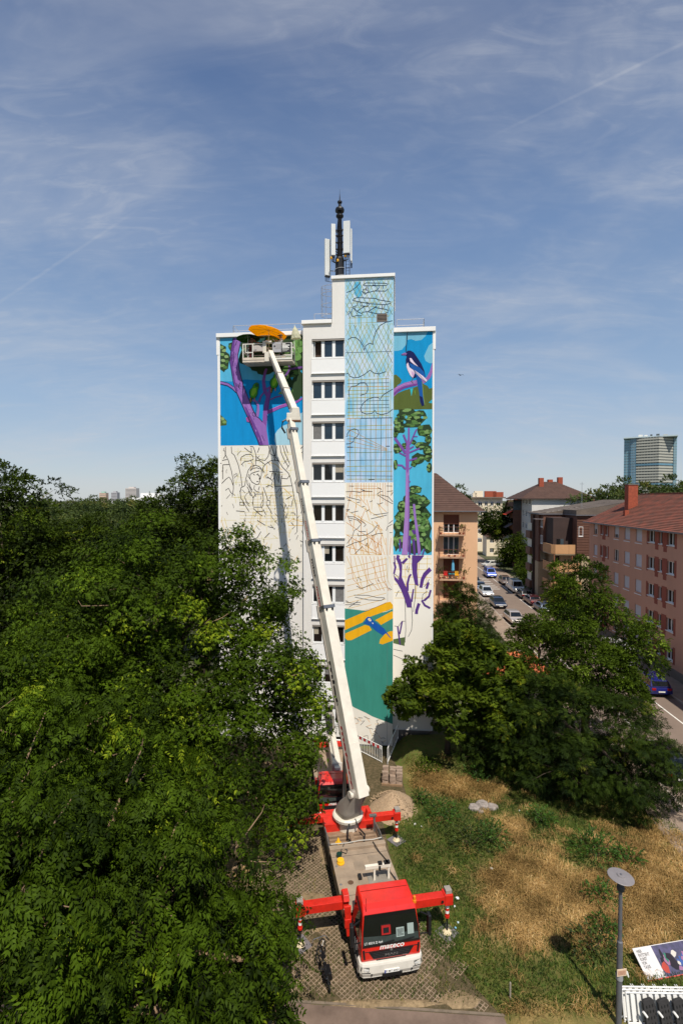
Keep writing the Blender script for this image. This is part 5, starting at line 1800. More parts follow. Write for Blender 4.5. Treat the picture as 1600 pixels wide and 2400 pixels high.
a2 = {'l': (0, (-.32, -.16, 1.26), (-.20, -.40, 1.36), (-.15, -.47, 1.40)), 'r': (0, (.30, -.05, 1.20), (.32, -.30, 1.22), (.31, -.38, 1.24))}
j, e, r = limbs(a2)
p2 = person('person in a white cap and pale shirt behind the platform banners', (-3.94, 33.8, PZ), R(-70), j, e, r,
            lambda c: 0 if c.z > 1.48 else (2 if c.z < .98 and c.z > .12 else (3 if c.z <= .12 else (0 if abs(c.x) > .2 and c.y < -.25 else 1))),
            [skin_m, M('shirt_pale', lin(206, 204, 200), .9), M('trousers_grey', lin(56, 56, 62), .9), tblack])
MB().lathe([(.115, 1.66), (.118, 1.70), (.10, 1.77), (.05, 1.80), (.01, 1.805)], 14, (0, -.02, 0)).obj('cap', M('cap_white', lin(230, 230, 232), .8), p2, smooth=True)
cp = MB().lathe([(.119, 1.655), (.121, 1.70)], 14, (0, -.02, 0), cap=False)
cp.box(-.08, -.24, 1.655, .08, -.10, 1.67)
cp.obj('cap_band', M('cap_navy', lin(30, 36, 70), .8), p2)
MB().lathe([(.02, 1.50), (.06, 1.52), (.065, 1.57)], 10, (0, -.09, 0)).obj('beard', M('beard_grey', lin(150, 146, 140), .9), p2, smooth=True)

# ---- loose things on the deck
TRM = TRI.inverted()
def on_deck(name, label, cat, mb, mats):
    o = mb.xf(TRM).obj(name, mats)
    return tag(o, label, cat)
on_deck('hazard_cone', 'small yellow warning cone lying in the gear well behind the deck', 'cone', MB().lathe([(.13, 1.31), (.13, 1.33), (.10, 1.34), (.02, 1.54)], 10, (-.88, 5.45, 0)), yel)
ck = MB()
ck.lathe([(.15, 1.405), (.16, 1.43), (.15, 1.47), (.12, 1.475)], 14, (-1.02, 4.05, 0))
ck.lathe([(.14, 1.478), (.15, 1.50), (.14, 1.54), (.08, 1.545)], 14, (-1.02, 4.10, 0))
on_deck('strap_coil', 'two coiled yellow straps on the truck deck', 'strap', ck, yel)
on_deck('bucket', 'small dark green bucket on the truck deck by the yellow straps', 'bucket', MB().lathe([(.09, 1.406), (.125, 1.58), (.115, 1.58), (.08, 1.44)], 12, (-1.02, 4.40, 0)), M('bucket_green', lin(28, 62, 52), .5))

# ------------------------------------------------------------------ the second lift truck
t2 = thing('lift_truck', 'second red lift truck with folded white boom parked behind the first', 'lift truck', (-.28, 25.35, 0), R(6))
cab(t2, .88, False)
b = MB()
b.box(-.85, .4, .45, .85, 6.6, .85)
b.obj('chassis', tblack, t2)
b = MB()
b.box(-.95, 1.3, .85, .95, 6.4, 1.05)
b.obj('deck', deckm, t2, bev=.01)
for x, y in ((-.88, .9), (.88, .9), (-.88, 4.6), (.88, 4.6)):
    wheel(t2, x, y, .42, .28)
b = MB()
b.box(-.02, 1.55, 1.9, .44, 6.3, 2.38)
t2b = b.obj('boom', cream, t2, bev=.02)
MB().box(-.06, 1.50, 1.86, .48, 1.62, 2.42).obj('boom_end', M('boom_end_grey', lin(196, 190, 180), .5), t2b)
MB().box(.06, 2.2, 2.382, .16, 6.2, 2.46).obj('cable_tray', tgrey, t2b)
MB().box(.05, 1.2, 2.2, .36, 3.2, 2.34).obj('jib', cream, t2, bev=.02)
b = MB()
for x in (0, .12, .24):
    b.tube([(x, 5.0, 2.4), (x, 5.2, 3.0), (x, 5.6, 3.3), (x, 6.2, 2.7)], .045, 6)
b.obj('hose_loop', tblack, t2)
MB().box(-.05, 5.6, 2.38, .45, 6.5, 3.1).obj('turret', tgrey, t2, bev=.05)
for s in (-1, 1):
    MB().lathe([(.02, -.2), (.19, -.18), (.20, 0), (.17, .16), (.02, .18)], 12, (.18 + s * .85, 5.7, 1.75), 'y').obj('ram_head', red_d, t2, smooth=True)
    MB().box(.18 + s * .5 - .4, 5.6, 1.3, .18 + s * .5 + .4, 5.85, 1.55).obj('outrigger', red_d, t2, bev=.01)
MB().box(-.98, 1.32, .9, .98, 1.55, 1.7).obj('headboard', red, t2, bev=.01)
MB().lathe([(.06, 0), (.06, .05), (.045, .06), (.04, .17), (.01, .19)], 10, (.62, .35, 2.2)).obj('beacon', amber, t2)
# ================================================================== the other buildings
class Face:
    """a wall plane: origin, direction along the wall, outward normal; d is depth behind the plane"""

    def __init__(s, o, u, n):
        s.o, s.u, s.n = Vector(o), Vector(u).normalized(), Vector(n).normalized()

    def P(s, u, z, d=0.0):
        return s.o + s.u * u + Vector((0, 0, z)) - s.n * d

    def box(s, b, u0, u1, z0, z1, d0, d1, mi=0):
        v = [s.P(u, z, d) for d in (d0, d1) for u, z in ((u0, z0), (u1, z0), (u1, z1), (u0, z1))]
        b.add(v, [(0, 1, 2, 3), (7, 6, 5, 4), (0, 4, 5, 1), (1, 5, 6, 2), (2, 6, 7, 3), (3, 7, 4, 0)], mi)
        return b


def grid_wall(F, L, H, cols, rows, t=.28, z0=0.0):
    """a wall with real openings at every column x row"""
    b = MB()
    cols = sorted(cols)
    x = 0.0
    for c0, c1 in cols:
        F.box(b, x, c0, z0, H, 0, t)
        zc = z0
        for r0, r1 in sorted(rows):
            F.box(b, c0, c1, zc, r0, 0, t)
            zc = r1
        F.box(b, c0, c1, zc, H, 0, t)
        x = c1
    F.box(b, x, L, z0, H, 0, t)
    return b


fr_far = frame_w
shut_m = M('roller_shutter', lin(196, 196, 204), .7, 0, .06, 4)
pane_far = glass_mat('pane_far', lin(28, 32, 34))
pane_lit = glass_mat('pane_sky', lin(70, 84, 92))  # paler copy of the far pane, reflected sky put into its colour


def window(F, parent, u0, u1, z0, z1, panes=2, shutter=0.0, deep=.16, sill=True, glass=None, fm=None):
    b = MB()
    t = .07
    F.box(b, u0, u1, z0, z0 + t, deep, deep + .06)
    F.box(b, u0, u1, z1 - t, z1, deep, deep + .06)
    n = max(1, panes)
    for i in range(n + 1):
        c = u0 + (u1 - u0) * i / n
        F.box(b, max(u0, c - t * .7), min(u1, c + t * .7), z0, z1, deep - .01, deep + .055)
    w = b.obj('window', fm or fr_far, parent)
    for i in range(n):
        a, c = u0 + (u1 - u0) * i / n + t * .6, u0 + (u1 - u0) * (i + 1) / n - t * .6
        F.box(MB(), a, c, z0 + t * .9, z1 - t * .9, deep + .03, deep + .045).obj('pane', glass or pane_far, w)
    if sill:
        F.box(MB(), u0 - .05, u1 + .05, z0 - .07, z0, -.07, deep).obj('sill', fr_far, w)
    if shutter > 0:
        F.box(MB(), u0 + .02, u1 - .02, z1 - (z1 - z0) * shutter, z1 - .01, deep - .07, deep - .03).obj('shutter', shut_m, w)
    return w


def tiled_slope(b, p00, p10, p01, p11, n, mi=0, lift=.05):
    """roof plane from eave (p00-p10) to ridge (p01-p11) laid in n stepped courses"""
    p00, p10, p01, p11 = map(Vector, (p00, p10, p01, p11))
    nr = (p10 - p00).cross(p01 - p00).normalized()
    if nr.z < 0:
        nr = -nr
    for i in range(n):
        a, c = i / n, (i + 1.12) / n
        c = min(c, 1.0)
        q = [p00.lerp(p01, a) + nr * lift, p10.lerp(p11, a) + nr * lift, p10.lerp(p11, c), p00.lerp(p01, c)]
        lo = [p00.lerp(p01, a) - nr * .01, p10.lerp(p11, a) - nr * .01]
        b.add(q + lo, [(0, 1, 2, 3), (4, 5, 1, 0)], mi)
    return b


def st_thing(name, label, cat, x, y, z=0, rz=ST_A):
    return thing(name, label, cat, st(x, y, z), rz)


# ------------------------------------------------------------------ pink block along the street
pink = M('pink_render', lin(202, 156, 134), .9, 0, .10, .35, .3, 30, spec=.15, streak=True)
pinkd = M('pink_dark', lin(150, 88, 74), .9, 0, .12, .8, .3, 30, spec=.15)
tile_r = M('tile_red', lin(128, 68, 50), .9, 0, .38, 1.1, .5, 16, dirt=lin(78, 56, 44))
tile_b = M('tile_brown', lin(86, 62, 52), .85, 0, .25, 1.0, .4, 16)
gutter = M('gutter_zinc', lin(120, 118, 122), .5, .4, .15, 3)
brick = M('chimney_brick', lin(158, 78, 54), .9, 0, .3, 5, .4, 30)
pk = st_thing('apartment_block', 'long pink apartment block with red tiled roof beside the street', 'building', 4.45, 0)
HP, YN, YF = 13.55, -46.0, -9.0
F = Face((0, YF, 0), (0, -1, 0), (-1, 0, 0))
L = YF - YN
cl = [(-11.0, 1.1), (-13.0, .5), (-14.3, .5), (-16.9, 1.2), (-19.5, 1.3), (-22.1, 1.35), (-24.7, 1.25), (-26.4, .62), (-28.2, 1.2), (-33.0, 1.3), (-36.0, 1.3), (-40, 1.3)]
cols = [(YF - y - w / 2, YF - y + w / 2) for y, w in cl]
rows = [(2.0 + 2.65 * k - .55, 2.0 + 2.65 * k + .75) for k in range(5)]
wallb = grid_wall(F, L, HP, cols, rows)
wallb.box(.285, YN, 0, 13, YF, HP - .01)
wl_ = wallb.obj('wall', pink, pk)
for ci, (c0, c1) in enumerate(cols):
    if ci > 9:
        continue
    for k, (r0, r1) in enumerate(rows):
        nar = c1 - c0 < .8
        sh = 0
        if ci in (4, 5):
            sh = .97 if not (k == 1 and ci == 4) else .55
        elif ci == 3:
            sh = (.0, .9, .95, .0, .62)[k]
        elif ci == 0:
            sh = (.5, .5, .9, .95, .45)[k]
        window(F, pk, c0, c1, r0 + (.12 if nar or ci > 5 else -.18), r1, 1 if nar else 2, sh)
for k, (r0, r1) in enumerate(rows):
    for (a, c, z0, z1) in ((YF + 23.75, YF + 29.15, r0 - .12, r1 + .16), (YF + 25.4, YF + 26.0, r0 - .5, r0 - .125), (YF + 26.9, YF + 27.5, r0 - .58, r0 - .125), (YF + 12.4, YF + 14.9, r0 - .1, r1 + .16), (YF + 13.0, YF + 13.9, r0 - .5, r0 - .105)):
        # surround painted as a shallow band, left open over the windows
        a, c = a - 0, c - 0
        u0, u1 = a, c
        segs, x = [], u0
        for q0, q1 in cols:
            if q1 > u0 and q0 < u1 and z1 > r0 + .1:
                segs.append((x, q0))
                x = q1
        segs.append((x, u1))
        for s0, s1 in segs:
            if s1 - s0 > .02:
                F.box(MB(), s0, s1, z0, z1, -.012, .05).obj('surround', pinkd, pk)
F.box(MB(), -.02, L, 0, .95, -.03, .1).obj('plinth', grey_wall, pk)
for u in (12, 16.5, 24.5, 28):
    F.box(MB(), u - .35, u + .35, .45, .8, -.036, -.031).obj('cellar_window', dark_hole, pk)
MB().tube([F.P(20.2 + 9.0 - YF * 0 - .1, .2, -.09), F.P(29.1, HP - .3, -.09), F.P(29.1, HP, -.5)], .07, 8).obj('drainpipe', M('pipe_brown', lin(74, 54, 48), .5, .2), pk)
rb = MB()
tiled_slope(rb, (-.62, YN, HP - .05), (-.62, YF + .5, HP - .05), (6.5, YN, HP + 3.5), (6.5, YF + .5, HP + 3.5), 26)
tiled_slope(rb, (13.6, YF + .5, HP - .05), (13.6, YN, HP - .05), (6.5, YF + .5, HP + 3.5), (6.5, YN, HP + 3.5), 14)
rb.poly([(0, YF, HP), (13, YF, HP), (6.5, YF, HP + 3.42)])
rf = rb.obj('roof', tile_r, pk, fix=False)
MB().box(6.38, YN, HP + 3.48, 6.62, YF + .52, HP + 3.62).obj('ridge_tiles', tile_r, rf, bev=.03)
MB().box(-.70, YN, HP - .16, -.56, YF + .5, HP - .03).obj('gutter', gutter, rf)
MB().box(-.6, YN, HP - .12, .02, YF + .5, HP - .045).obj('soffit', M('soffit_grey', lin(110, 96, 88), .9), rf)
for x, y, h, w in ((3.2, -13.2, 2.2, .55), (6.6, -23.5, 1.4, .6)):
    ch = MB().box(x - w, y - .5, HP + (1.4 if x < 5 else 3.2), x + w, y + .5, HP + 2.4 + h).obj('chimney', brick, rf, bev=.02)
    MB().box(x - w - .06, y - .56, HP + 2.4 + h, x + w + .06, y + .56, HP + 2.5 + h).obj('chimney_cap', grey_wall, ch)
for x, y in ((1.6, -15.6), (2.4, -26.5)):
    MB().box(x - .25, y - .25, HP + .9, x + .2, y + .25, HP + 1.6).obj('roof_vent', brick, rf)

# ------------------------------------------------------------------ brown stepped block
br_w = M('brown_cladding', lin(104, 70, 56), .8, 0, .22, .9, .5, 9)
br_d = M('brown_dark', lin(62, 46, 42), .8, 0, .2, .8, .3, 12)
beige_p = M('parapet_beige', lin(196, 150, 106), .85, 0, .08, .6)
beige_w = M('wall_beige', lin(176, 158, 130), .9, 0, .1, .5)
roof_g = M('roof_felt', lin(108, 96, 86), .95, 0, .3, .6, .5, 8)
bb_ = st_thing('apartment_block', 'brown clad apartment block with beige balcony parapets beyond the pink one', 'building', 2.6, 0)
b = MB()
b.box(1.5, .8, 0, 12, 12.4, 8.2)
b.obj('wall', beige_w, bb_)
b = MB()
b.box(3.4, -.3, 8.2, 12, 12.4, 14.0)
b.box(.2, 5.2, 8.2, 3.4, 12.4, 14.0)
b.box(-.1, 6.6, 6.4, .2, 8.6, 14.0)
b.obj('cladding', br_w, bb_)
for i in range(15):                                 # courses of the shingle cladding
    MB().box(3.36, -.35, 8.2 + i * .385, 12.02, -.303, 8.2 + i * .385 + .30).obj('cladding_board', br_w, bb_)
b = MB()
b.box(.6, 1.6, 8.2, 3.4, 5.2, 13.6)
b.obj('loggia_wall', br_d, bb_)
for k, z in enumerate((2.9, 5.65, 8.35)):
    pb = MB()
    pb.prism([(0, 0.55), (.45, 0.0), (4.2, 0.0), (4.2, .12), (.5, .12), (.12, .6), (.12, 4.6), (0, 4.6)], z, z + 1.35, 'z')
    par = pb.obj('parapet', beige_p, bb_)
    MB().prism([(.02, 0.6), (.47, 0.05), (4.2, 0.05), (4.2, 2.2), (.02, 4.6)], z - .16, z - .002, 'z').obj('balcony_floor', beige_w, par)
    MB().box(2.35, -.012, z + .02, 2.37, -.002, z + 1.33).obj('parapet_joint', br_d, par)
    g1 = MB().box(1.0, 1.58, z + .1, 2.2, 1.62, z + 2.2).obj('balcony_door', br_d, bb_)
    MB().box(1.1, 1.54, z + .5, 1.6, 1.575, z + 2.1).obj('pane', pane_far, g1)
    MB().box(1.66, 1.54, z + .5, 2.1, 1.575, z + 2.1).obj('pane', pane_lit, g1)
for x in (.35, 2.9):
    MB().box(x - .05, .14, 0.1, x + .05, .24, 8.3).obj('balcony_post', M('post_rust', lin(150, 96, 66), .7), bb_)
b = MB()
b.box(4.0, -.28, 5.5, 12, .4, 8.15)
b.box(3.4, .2, 0, 12, .8, 8.1)
b.obj('wall', beige_w, bb_)
# west side: windows, dark return, balcony stack
FW = Face((1.5, 0, 0), (0, 1, 0), (-1, 0, 0))
for k, z in enumerate((2.2, 4.95)):
    for y in (3.4, 5.6, 8.9):
        window(FW, bb_, y - .5, y + .5, z, z + 1.4, 2, deep=-.04)
FW2 = Face((.2, 0, 0), (0, 1, 0), (-1, 0, 0))
for z in (9.4, 12.0):
    for y in (5.9, 9.3):
        window(FW2, bb_, y - .5, y + .5, z, z + 1.3, 2, deep=-.04)
MB().box(-.1, 6.7, 0, 1.5, 8.5, 6.4).obj('stair_tower', beige_w, bb_)
MB().box(-.4, 8.7, 0, .18, 8.95, 13.8).obj('fin_wall', br_d, bb_)
FS = Face((3.4, -.3, 0), (1, 0, 0), (0, -1, 0))
for u in (.5,):
    window(FS, bb_, u - .3, u + .3, 11.0, 12.4, 1, deep=-.06)
for k, z in enumerate((1.6, 4.4, 7.2, 9.9)):
    MB().box(-.6, 9.8, z, .15, 12.3, z + 1.2).obj('balcony', M('balcony_brown', lin(118, 84, 66), .8, 0, .1, 1), bb_)
    sc_ = MB()
    for y in (9.9, 10.7, 11.5):
        sc_.box(-.30, y, z + 1.25, -.26, y + .7, z + 2.55)
    sc_.obj('sun_screen', M('screen_cream', lin(226, 220, 204), .8, 0, .06, 2), bb_)
rb = MB()
rb.loft([[(-.5, 5.0, 14.0), (-.5, 12.8, 14.0), (12.4, 12.8, 14.0), (12.4, -.7, 14.0), (3.1, -.7, 14.0), (3.1, 5.0, 14.0)], [(-.5, 5.0, 14.16), (-.5, 12.8, 14.16), (12.4, 12.8, 14.16), (12.4, -.7, 14.16), (3.1, -.7, 14.16), (3.1, 5.0, 14.16)]])
rfb = rb.obj('roof_edge', gutter, bb_)
rb = MB()
tiled_slope(rb, (-.3, 5.1, 14.17), (-.3, 12.6, 14.17), (12.2, 5.1, 16.3), (12.2, 12.6, 16.3), 14)
rb.poly([(3.2, -.5, 14.17), (3.2, 5.1, 14.17), (3.2, 5.1, 14.77), (3.2, -.5, 14.77)])
rb.poly([(3.2, -.5, 14.17), (12.2, -.5, 14.17), (12.2, -.5, 16.3), (3.2, -.5, 14.77)])
rb.poly([(-.3, 5.1, 14.17), (3.2, 5.1, 14.17), (3.2, 5.1, 14.77)])
tiled_slope(rb, (3.2, -.5, 14.77), (3.2, 5.1, 14.77), (12.2, -.5, 16.3), (12.2, 5.1, 16.3), 12)
rb.poly([(12.2, -.5, 14.17), (12.2, 12.6, 14.17), (12.2, 12.6, 16.3), (12.2, -.5, 16.3)])
rb.obj('roof', roof_g, bb_, fix=False)
aw = MB().prism([(4.6, 13.25), (6.0, 13.25), (6.0, 13.32), (4.6, 13.32)], -1.2, .15, 'x').obj('awning', M('awning_grey', lin(120, 110, 110), .8), bb_)
MB().tube([(5.2, 3.0, 14.6), (5.2, 3.0, 19.0)], .03, 5).obj('roof_aerial', metal, bb_)
MB().box(4.9, 2.98, 18.7, 5.5, 3.02, 18.75).obj('roof_aerial', metal, bb_)

# ------------------------------------------------------------------ white block with hipped roof
wh = st_thing('apartment_block', 'white apartment block with brown hipped roof and balconies down the street', 'building', 9.95, 38.0)
wt = M('white_block', lin(214, 210, 204), .9, 0, .05, .3, .2, 20)
F = Face((0, 0, 0), (0, 1, 0), (-1, 0, 0))
rows6 = [(1.5 + 2.75 * k, 2.8 + 2.75 * k) for k in range(6)]
cols3 = [(1.2, 2.3), (4.0, 5.1), (6.6, 7.7)]
wb_ = grid_wall(F, 9.0, 16.5, cols3, rows6, .3)
wb_.box(.305, 0, 0, 13, 13, 16.49)
wb_.box(0, 9.003, 0, .305, 13, 16.48)
wb_.obj('wall', wt, wh)
for c0, c1 in cols3:
    for r0, r1 in rows6:
        window(F, wh, c0, c1, r0, r1, 2, .3 if (c0 + r0) % 2 > 1.2 else 0)
FS = Face((0, 0, 0), (1, 0, 0), (0, -1, 0))
w_ = FS.box(MB(), 6.8, 8.6, 13.0, 14.2, -.05, .0).obj('window', M('louvre_grey', lin(150, 146, 140), .7), wh)
FS.box(MB(), 6.95, 8.45, 13.1, 14.1, -.06, -.052).obj('pane', shut_m, w_)
for k in range(6):
    z = .8 + 2.75 * k
    MB().box(-1.9, 9.0, z, -.003, 13.0, z + .18).obj('balcony_floor', br_w, wh)
    MB().box(-1.95, 9.0, z + .2, -1.85, 13.0, z + 1.15).obj('balcony_front', M('balcony_brown', lin(118, 84, 66)), wh)
    MB().box(-1.85, 9.0, z + .2, -.003, 9.08, z + 1.15).obj('balcony_side', br_w, wh)
MB().box(-1.9, 8.7, .3, -.003, 8.98, 16.3).obj('fin_wall', br_w, wh)
MB().box(-1.92, 8.66, 13.8, -.1, 8.69, 16.0).obj('glazed_screen', pane_lit, wh)
for z, c in ((12.7, 'orange'), (9.6, 'grey'), (6.8, 'cream'), (4.0, 'tan')):
    cm = {'orange': lin(216, 70, 34), 'grey': lin(128, 138, 150), 'cream': lin(206, 196, 160), 'tan': lin(190, 176, 150)}[c]
    ab = MB()
    ab.add([(-1.9, 9.1, z + .9), (-1.9, 12.8, z + .9), (-3.5, 12.8, z), (-3.5, 9.1, z), (-1.9, 9.1, z + .84), (-1.9, 12.8, z + .84), (-3.5, 12.8, z - .06), (-3.5, 9.1, z - .06)], [(0, 1, 2, 3), (7, 6, 5, 4), (0, 4, 5, 1), (1, 5, 6, 2), (2, 6, 7, 3), (3, 7, 4, 0)])
    ab.obj('awning', M('awning_' + c, cm, .8, 0, .1, 1), wh)
rb = MB()
X0, X1, Y0, Y1, ZE, ZR = -2.6, 13.7, -.8, 13.8, 16.5, 20.4
tiled_slope(rb, (X0, Y0, ZE), (X1, Y0, ZE), (4.3, 6.4, ZR), (7.0, 6.4, ZR), 18)
tiled_slope(rb, (X0, Y1, ZE), (X0, Y0, ZE), (4.3, 6.6, ZR), (4.3, 6.4, ZR), 18)
tiled_slope(rb, (X1, Y0, ZE), (X1, Y1, ZE), (7.0, 6.4, ZR), (7.0, 6.6, ZR), 18)
tiled_slope(rb, (X1, Y1, ZE), (X0, Y1, ZE), (7.0, 6.6, ZR), (4.3, 6.6, ZR), 10)
rfw = rb.obj('roof', tile_b, wh, fix=False)
MB().box(X0 + .05, Y0 + .05, ZE - .14, X1 - .05, Y1 - .05, ZE - .01).obj('soffit', M('soffit_grey', lin(110, 96, 88)), rfw)
for x, y, z1 in ((3.2, 4.6, 21.2), (5.8, 6.6, 20.9), (7.9, 6.3, 21.4)):
    MB().box(x - .5, y - .5, 18.6, x + .5, y + .5, z1).obj('chimney', brick, rfw)

# ------------------------------------------------------------------ beige block behind the tower
bg = thing('apartment_block', 'peach coloured apartment block with flowered balconies right behind the tower', 'building', (17.0, 64.0, 0), ST_A)
pe = M('peach_render', lin(224, 180, 142), .9, 0, .08, .3, .2, 20, spec=.15)
F = Face((-16, 0, 0), (1, 0, 0), (0, -1, 0))
lv_ = [12.05, 9.27, 6.50, 3.72, .95]
rows5 = sorted((z + .15, z + 2.45) for z in lv_)
colsb = [(11.8, 13.75)]
wb_ = grid_wall(F, 16, 15.0, colsb, rows5, .3)
wb_.box(-16, .305, 0, 0, 12, 14.99)
wb_.obj('wall', pe, bg)
for k, z in enumerate(lv_):
    win = window(F, bg, 11.8, 13.75, z + .15, z + 2.45, 3, 0, .2, False, pane_lit if k == 1 else pane_far)
    if k in (0, 2, 3, 4):
        F.box(MB(), 11.82, 13.73, z + (1.25 if k == 0 else .2), z + 2.44, .10, .16).obj('shutter', M('shutter_brown', lin(112, 62, 40), .8, 0, .15, 6), win)
    if k == 1:
        F.box(MB(), 11.9, 13.65, z + .7, z + 2.3, .235, .24).obj('curtain', M('curtain_grey', lin(120, 118, 116)), win)
    sl = F.box(MB(), 11.2, 14.35, z - .16, z, -1.25, .0).obj('balcony_floor', M('balcony_slab', lin(186, 150, 122), .9, 0, .2, 1), bg)
    rl = MB()
    for u in (11.24, 11.75, 12.3, 12.8, 13.3, 13.85, 14.31):
        F.box(rl, u - .015, u + .015, z, z + .95, -1.23, -1.2)
    F.box(rl, 11.22, 14.33, z + .93, z + .97, -1.24, -1.19)
    F.box(rl, 11.22, 14.33, z + .45, z + .48, -1.235, -1.205)
    for u in (11.24, 14.31):
        for d in (-.1, -.5, -.9):
            F.box(rl, u - .015, u + .015, z, z + .95, d, d + .03)
        F.box(rl, u - .02, u + .02, z + .93, z + .97, -1.2, 0)
    rl.obj('balcony_rail', M('rail_rust', lin(120, 74, 58), .7), sl)
rb = MB()
X0, X1, Y0, Y1, ZE, ZR = -17, .75, -.75, 12.7, 14.95, 20.0
tiled_slope(rb, (X0, Y0, ZE), (X1, Y0, ZE), (-11, 6.0, ZR), (-4.6, 6.0, ZR), 22)
tiled_slope(rb, (X1, Y0, ZE), (X1, Y1, ZE), (-4.6, 6.0, ZR), (-4.6, 6.2, ZR), 16)
tiled_slope(rb, (X1, Y1, ZE), (X0, Y1, ZE), (-4.6, 6.2, ZR), (-11, 6.2, ZR), 10)
tiled_slope(rb, (X0, Y1, ZE), (X0, Y0, ZE), (-11, 6.2, ZR), (-11, 6.0, ZR), 10)
rfp = rb.obj('roof', tile_b, bg, fix=False)
MB().box(X0 + .1, Y0 - .05, ZE - .10, X1 + .05, Y0 + .06, ZE + .03).obj('gutter', gutter, rfp)
MB().box(X0 + .1, Y0 + .07, ZE - .10, X1 - .05, Y1, ZE - .01).obj('soffit', M('soffit_grey', lin(110, 96, 88)), rfp)

# ------------------------------------------------------------------ far cream block and its neighbours
cr = thing('apartment_block', 'distant cream apartment block with rows of small windows at the street end', 'building', (41.6, 160, 0), ST_A)
crm = M('cream_render', lin(236, 220, 192), .9, 0, .06, .2)
F = Face((0, 0, 0), (1, 0, 0), (0, -1, 0))
colsc = [(1.0, 2.2), (3.0, 3.9), (4.8, 5.7), (6.6, 7.8)]
rowsc = [(14.2 - 2.85 * k, 15.6 - 2.85 * k) for k in range(5)]
wb_ = grid_wall(F, 8.4, 16.6, colsc, rowsc, .3)
wb_.box(0, .305, 0, 8.4, 12, 16.59)
wb_.obj('wall', crm, cr)
for c0, c1 in colsc:
    for r0, r1 in rowsc:
        window(F, cr, c0, c1, r0, r1, 2, .25, sill=False)
MB().box(-1.4, -1.0, 16.6, 9.2, 12.6, 17.0).obj('roof', M('roof_slate', lin(118, 104, 92), .8), cr)
for x, w, z, m in ((1.4, 1.3, 18.9, crm), (.2, .6, 18.3, crm)):
    MB().box(x - w, 1.2, 17.0, x + w, 2.6, z).obj('chimney', m, cr)
for x, w, z in ((5.6, 1.8, 18.9), (8.0, 1.6, 18.6)):
    MB().box(x - w, 4.2, 17.0, x + w, 5.4, z).obj('roof_wall', brick, cr)


def house(name, label, x, y, w, d, h, rz, wallm, roofm, rise=3.0, chim=()):
    t = thing(name, label, 'house', (x, y, 0), rz)
    F = Face((-w / 2, 0, 0), (1, 0, 0), (0, -1, 0))
    n = max(2, int(w / 3))
    cs = [((i + .5) * w / n - .55, (i + .5) * w / n + .55) for i in range(n)]
    rs = [(k * 2.8 + 1.0, k * 2.8 + 2.3) for k in range(int(h / 2.8))]
    q = grid_wall(F, w, h, cs, rs, .3)
    q.box(-w / 2, .305, 0, w / 2, d, h - .01)
    q.obj('wall', wallm, t)
    for c0, c1 in cs:
        for r0, r1 in rs[-2:]:
            window(F, t, c0, c1, r0, r1, 2, sill=False)
    b_ = MB()
    tiled_slope(b_, (-w / 2 - .5, -.5, h), (w / 2 + .5, -.5, h), (-w / 2 - .5, d / 2, h + rise), (w / 2 + .5, d / 2, h + rise), 10)
    tiled_slope(b_, (w / 2 + .5, d + .5, h), (-w / 2 - .5, d + .5, h), (w / 2 + .5, d / 2, h + rise), (-w / 2 - .5, d / 2, h + rise), 6)
    for s in (-1, 1):
        b_.poly([(s * w / 2, 0, h), (s * w / 2, d, h), (s * w / 2, d / 2, h + rise * .95)])
    r_ = b_.obj('roof', roofm, t, fix=False)
    for c in chim:
        MB().box(c - .4, d / 2 - .4, h + rise - .8, c + .4, d / 2 + .4, h + rise + 1.1).obj('chimney', brick, r_)
    return t


off_w = M('house_white', lin(226, 222, 214), .9, 0, .05, .3)
house('house', 'white house with brown roof between cream and white blocks', 54.6, 150, 9, 9, 13.2, ST_A, off_w, tile_b, 3.0, (-2.5,))
house('house', 'far white house with orange roof right of the hipped roof', 92, 190, 11, 10, 12.5, ST_A, off_w, tile_r, 3.0, (-3, 2))
house('house', 'far house with orange gable and two chimneys above the felt roof', 104, 205, 9, 10, 13.0, R(20), crm, tile_r, 3.2, (0, 3))
house('house', 'far grey house with slate roof left of the pink roof', 118, 220, 12, 10, 13.4, ST_A, M('house_grey', lin(190, 188, 184)), M('roof_slate', lin(118, 104, 92)), 2.6, (2,))
house('house', 'far low house with a dark roof under the cream block', 47.5, 146, 12, 6, 5.6, ST_A, crm, tile_b, 1.8)
gar = thing('garage', 'low garage with an orange brick fascia behind the maple', 'garage', (11.4, 41.5, 0), B_A)
MB().box(0, 0, 0, 5.2, 5, 2.2).obj('wall', M('garage_dark', lin(86, 72, 62), .9, 0, .2, 1), gar)
MB().box(-.2, -.25, 2.2, 5.4, 5.2, 2.6).obj('fascia', M('fascia_orange', lin(196, 104, 62), .8, 0, .15, 2), gar)
for i in range(2):
    MB().box(.3 + i * 2.5, -.03, .1, 2.3 + i * 2.5, .0, 2.0).obj('garage_door', M('garage_door_grey', lin(120, 112, 104), .7), gar)

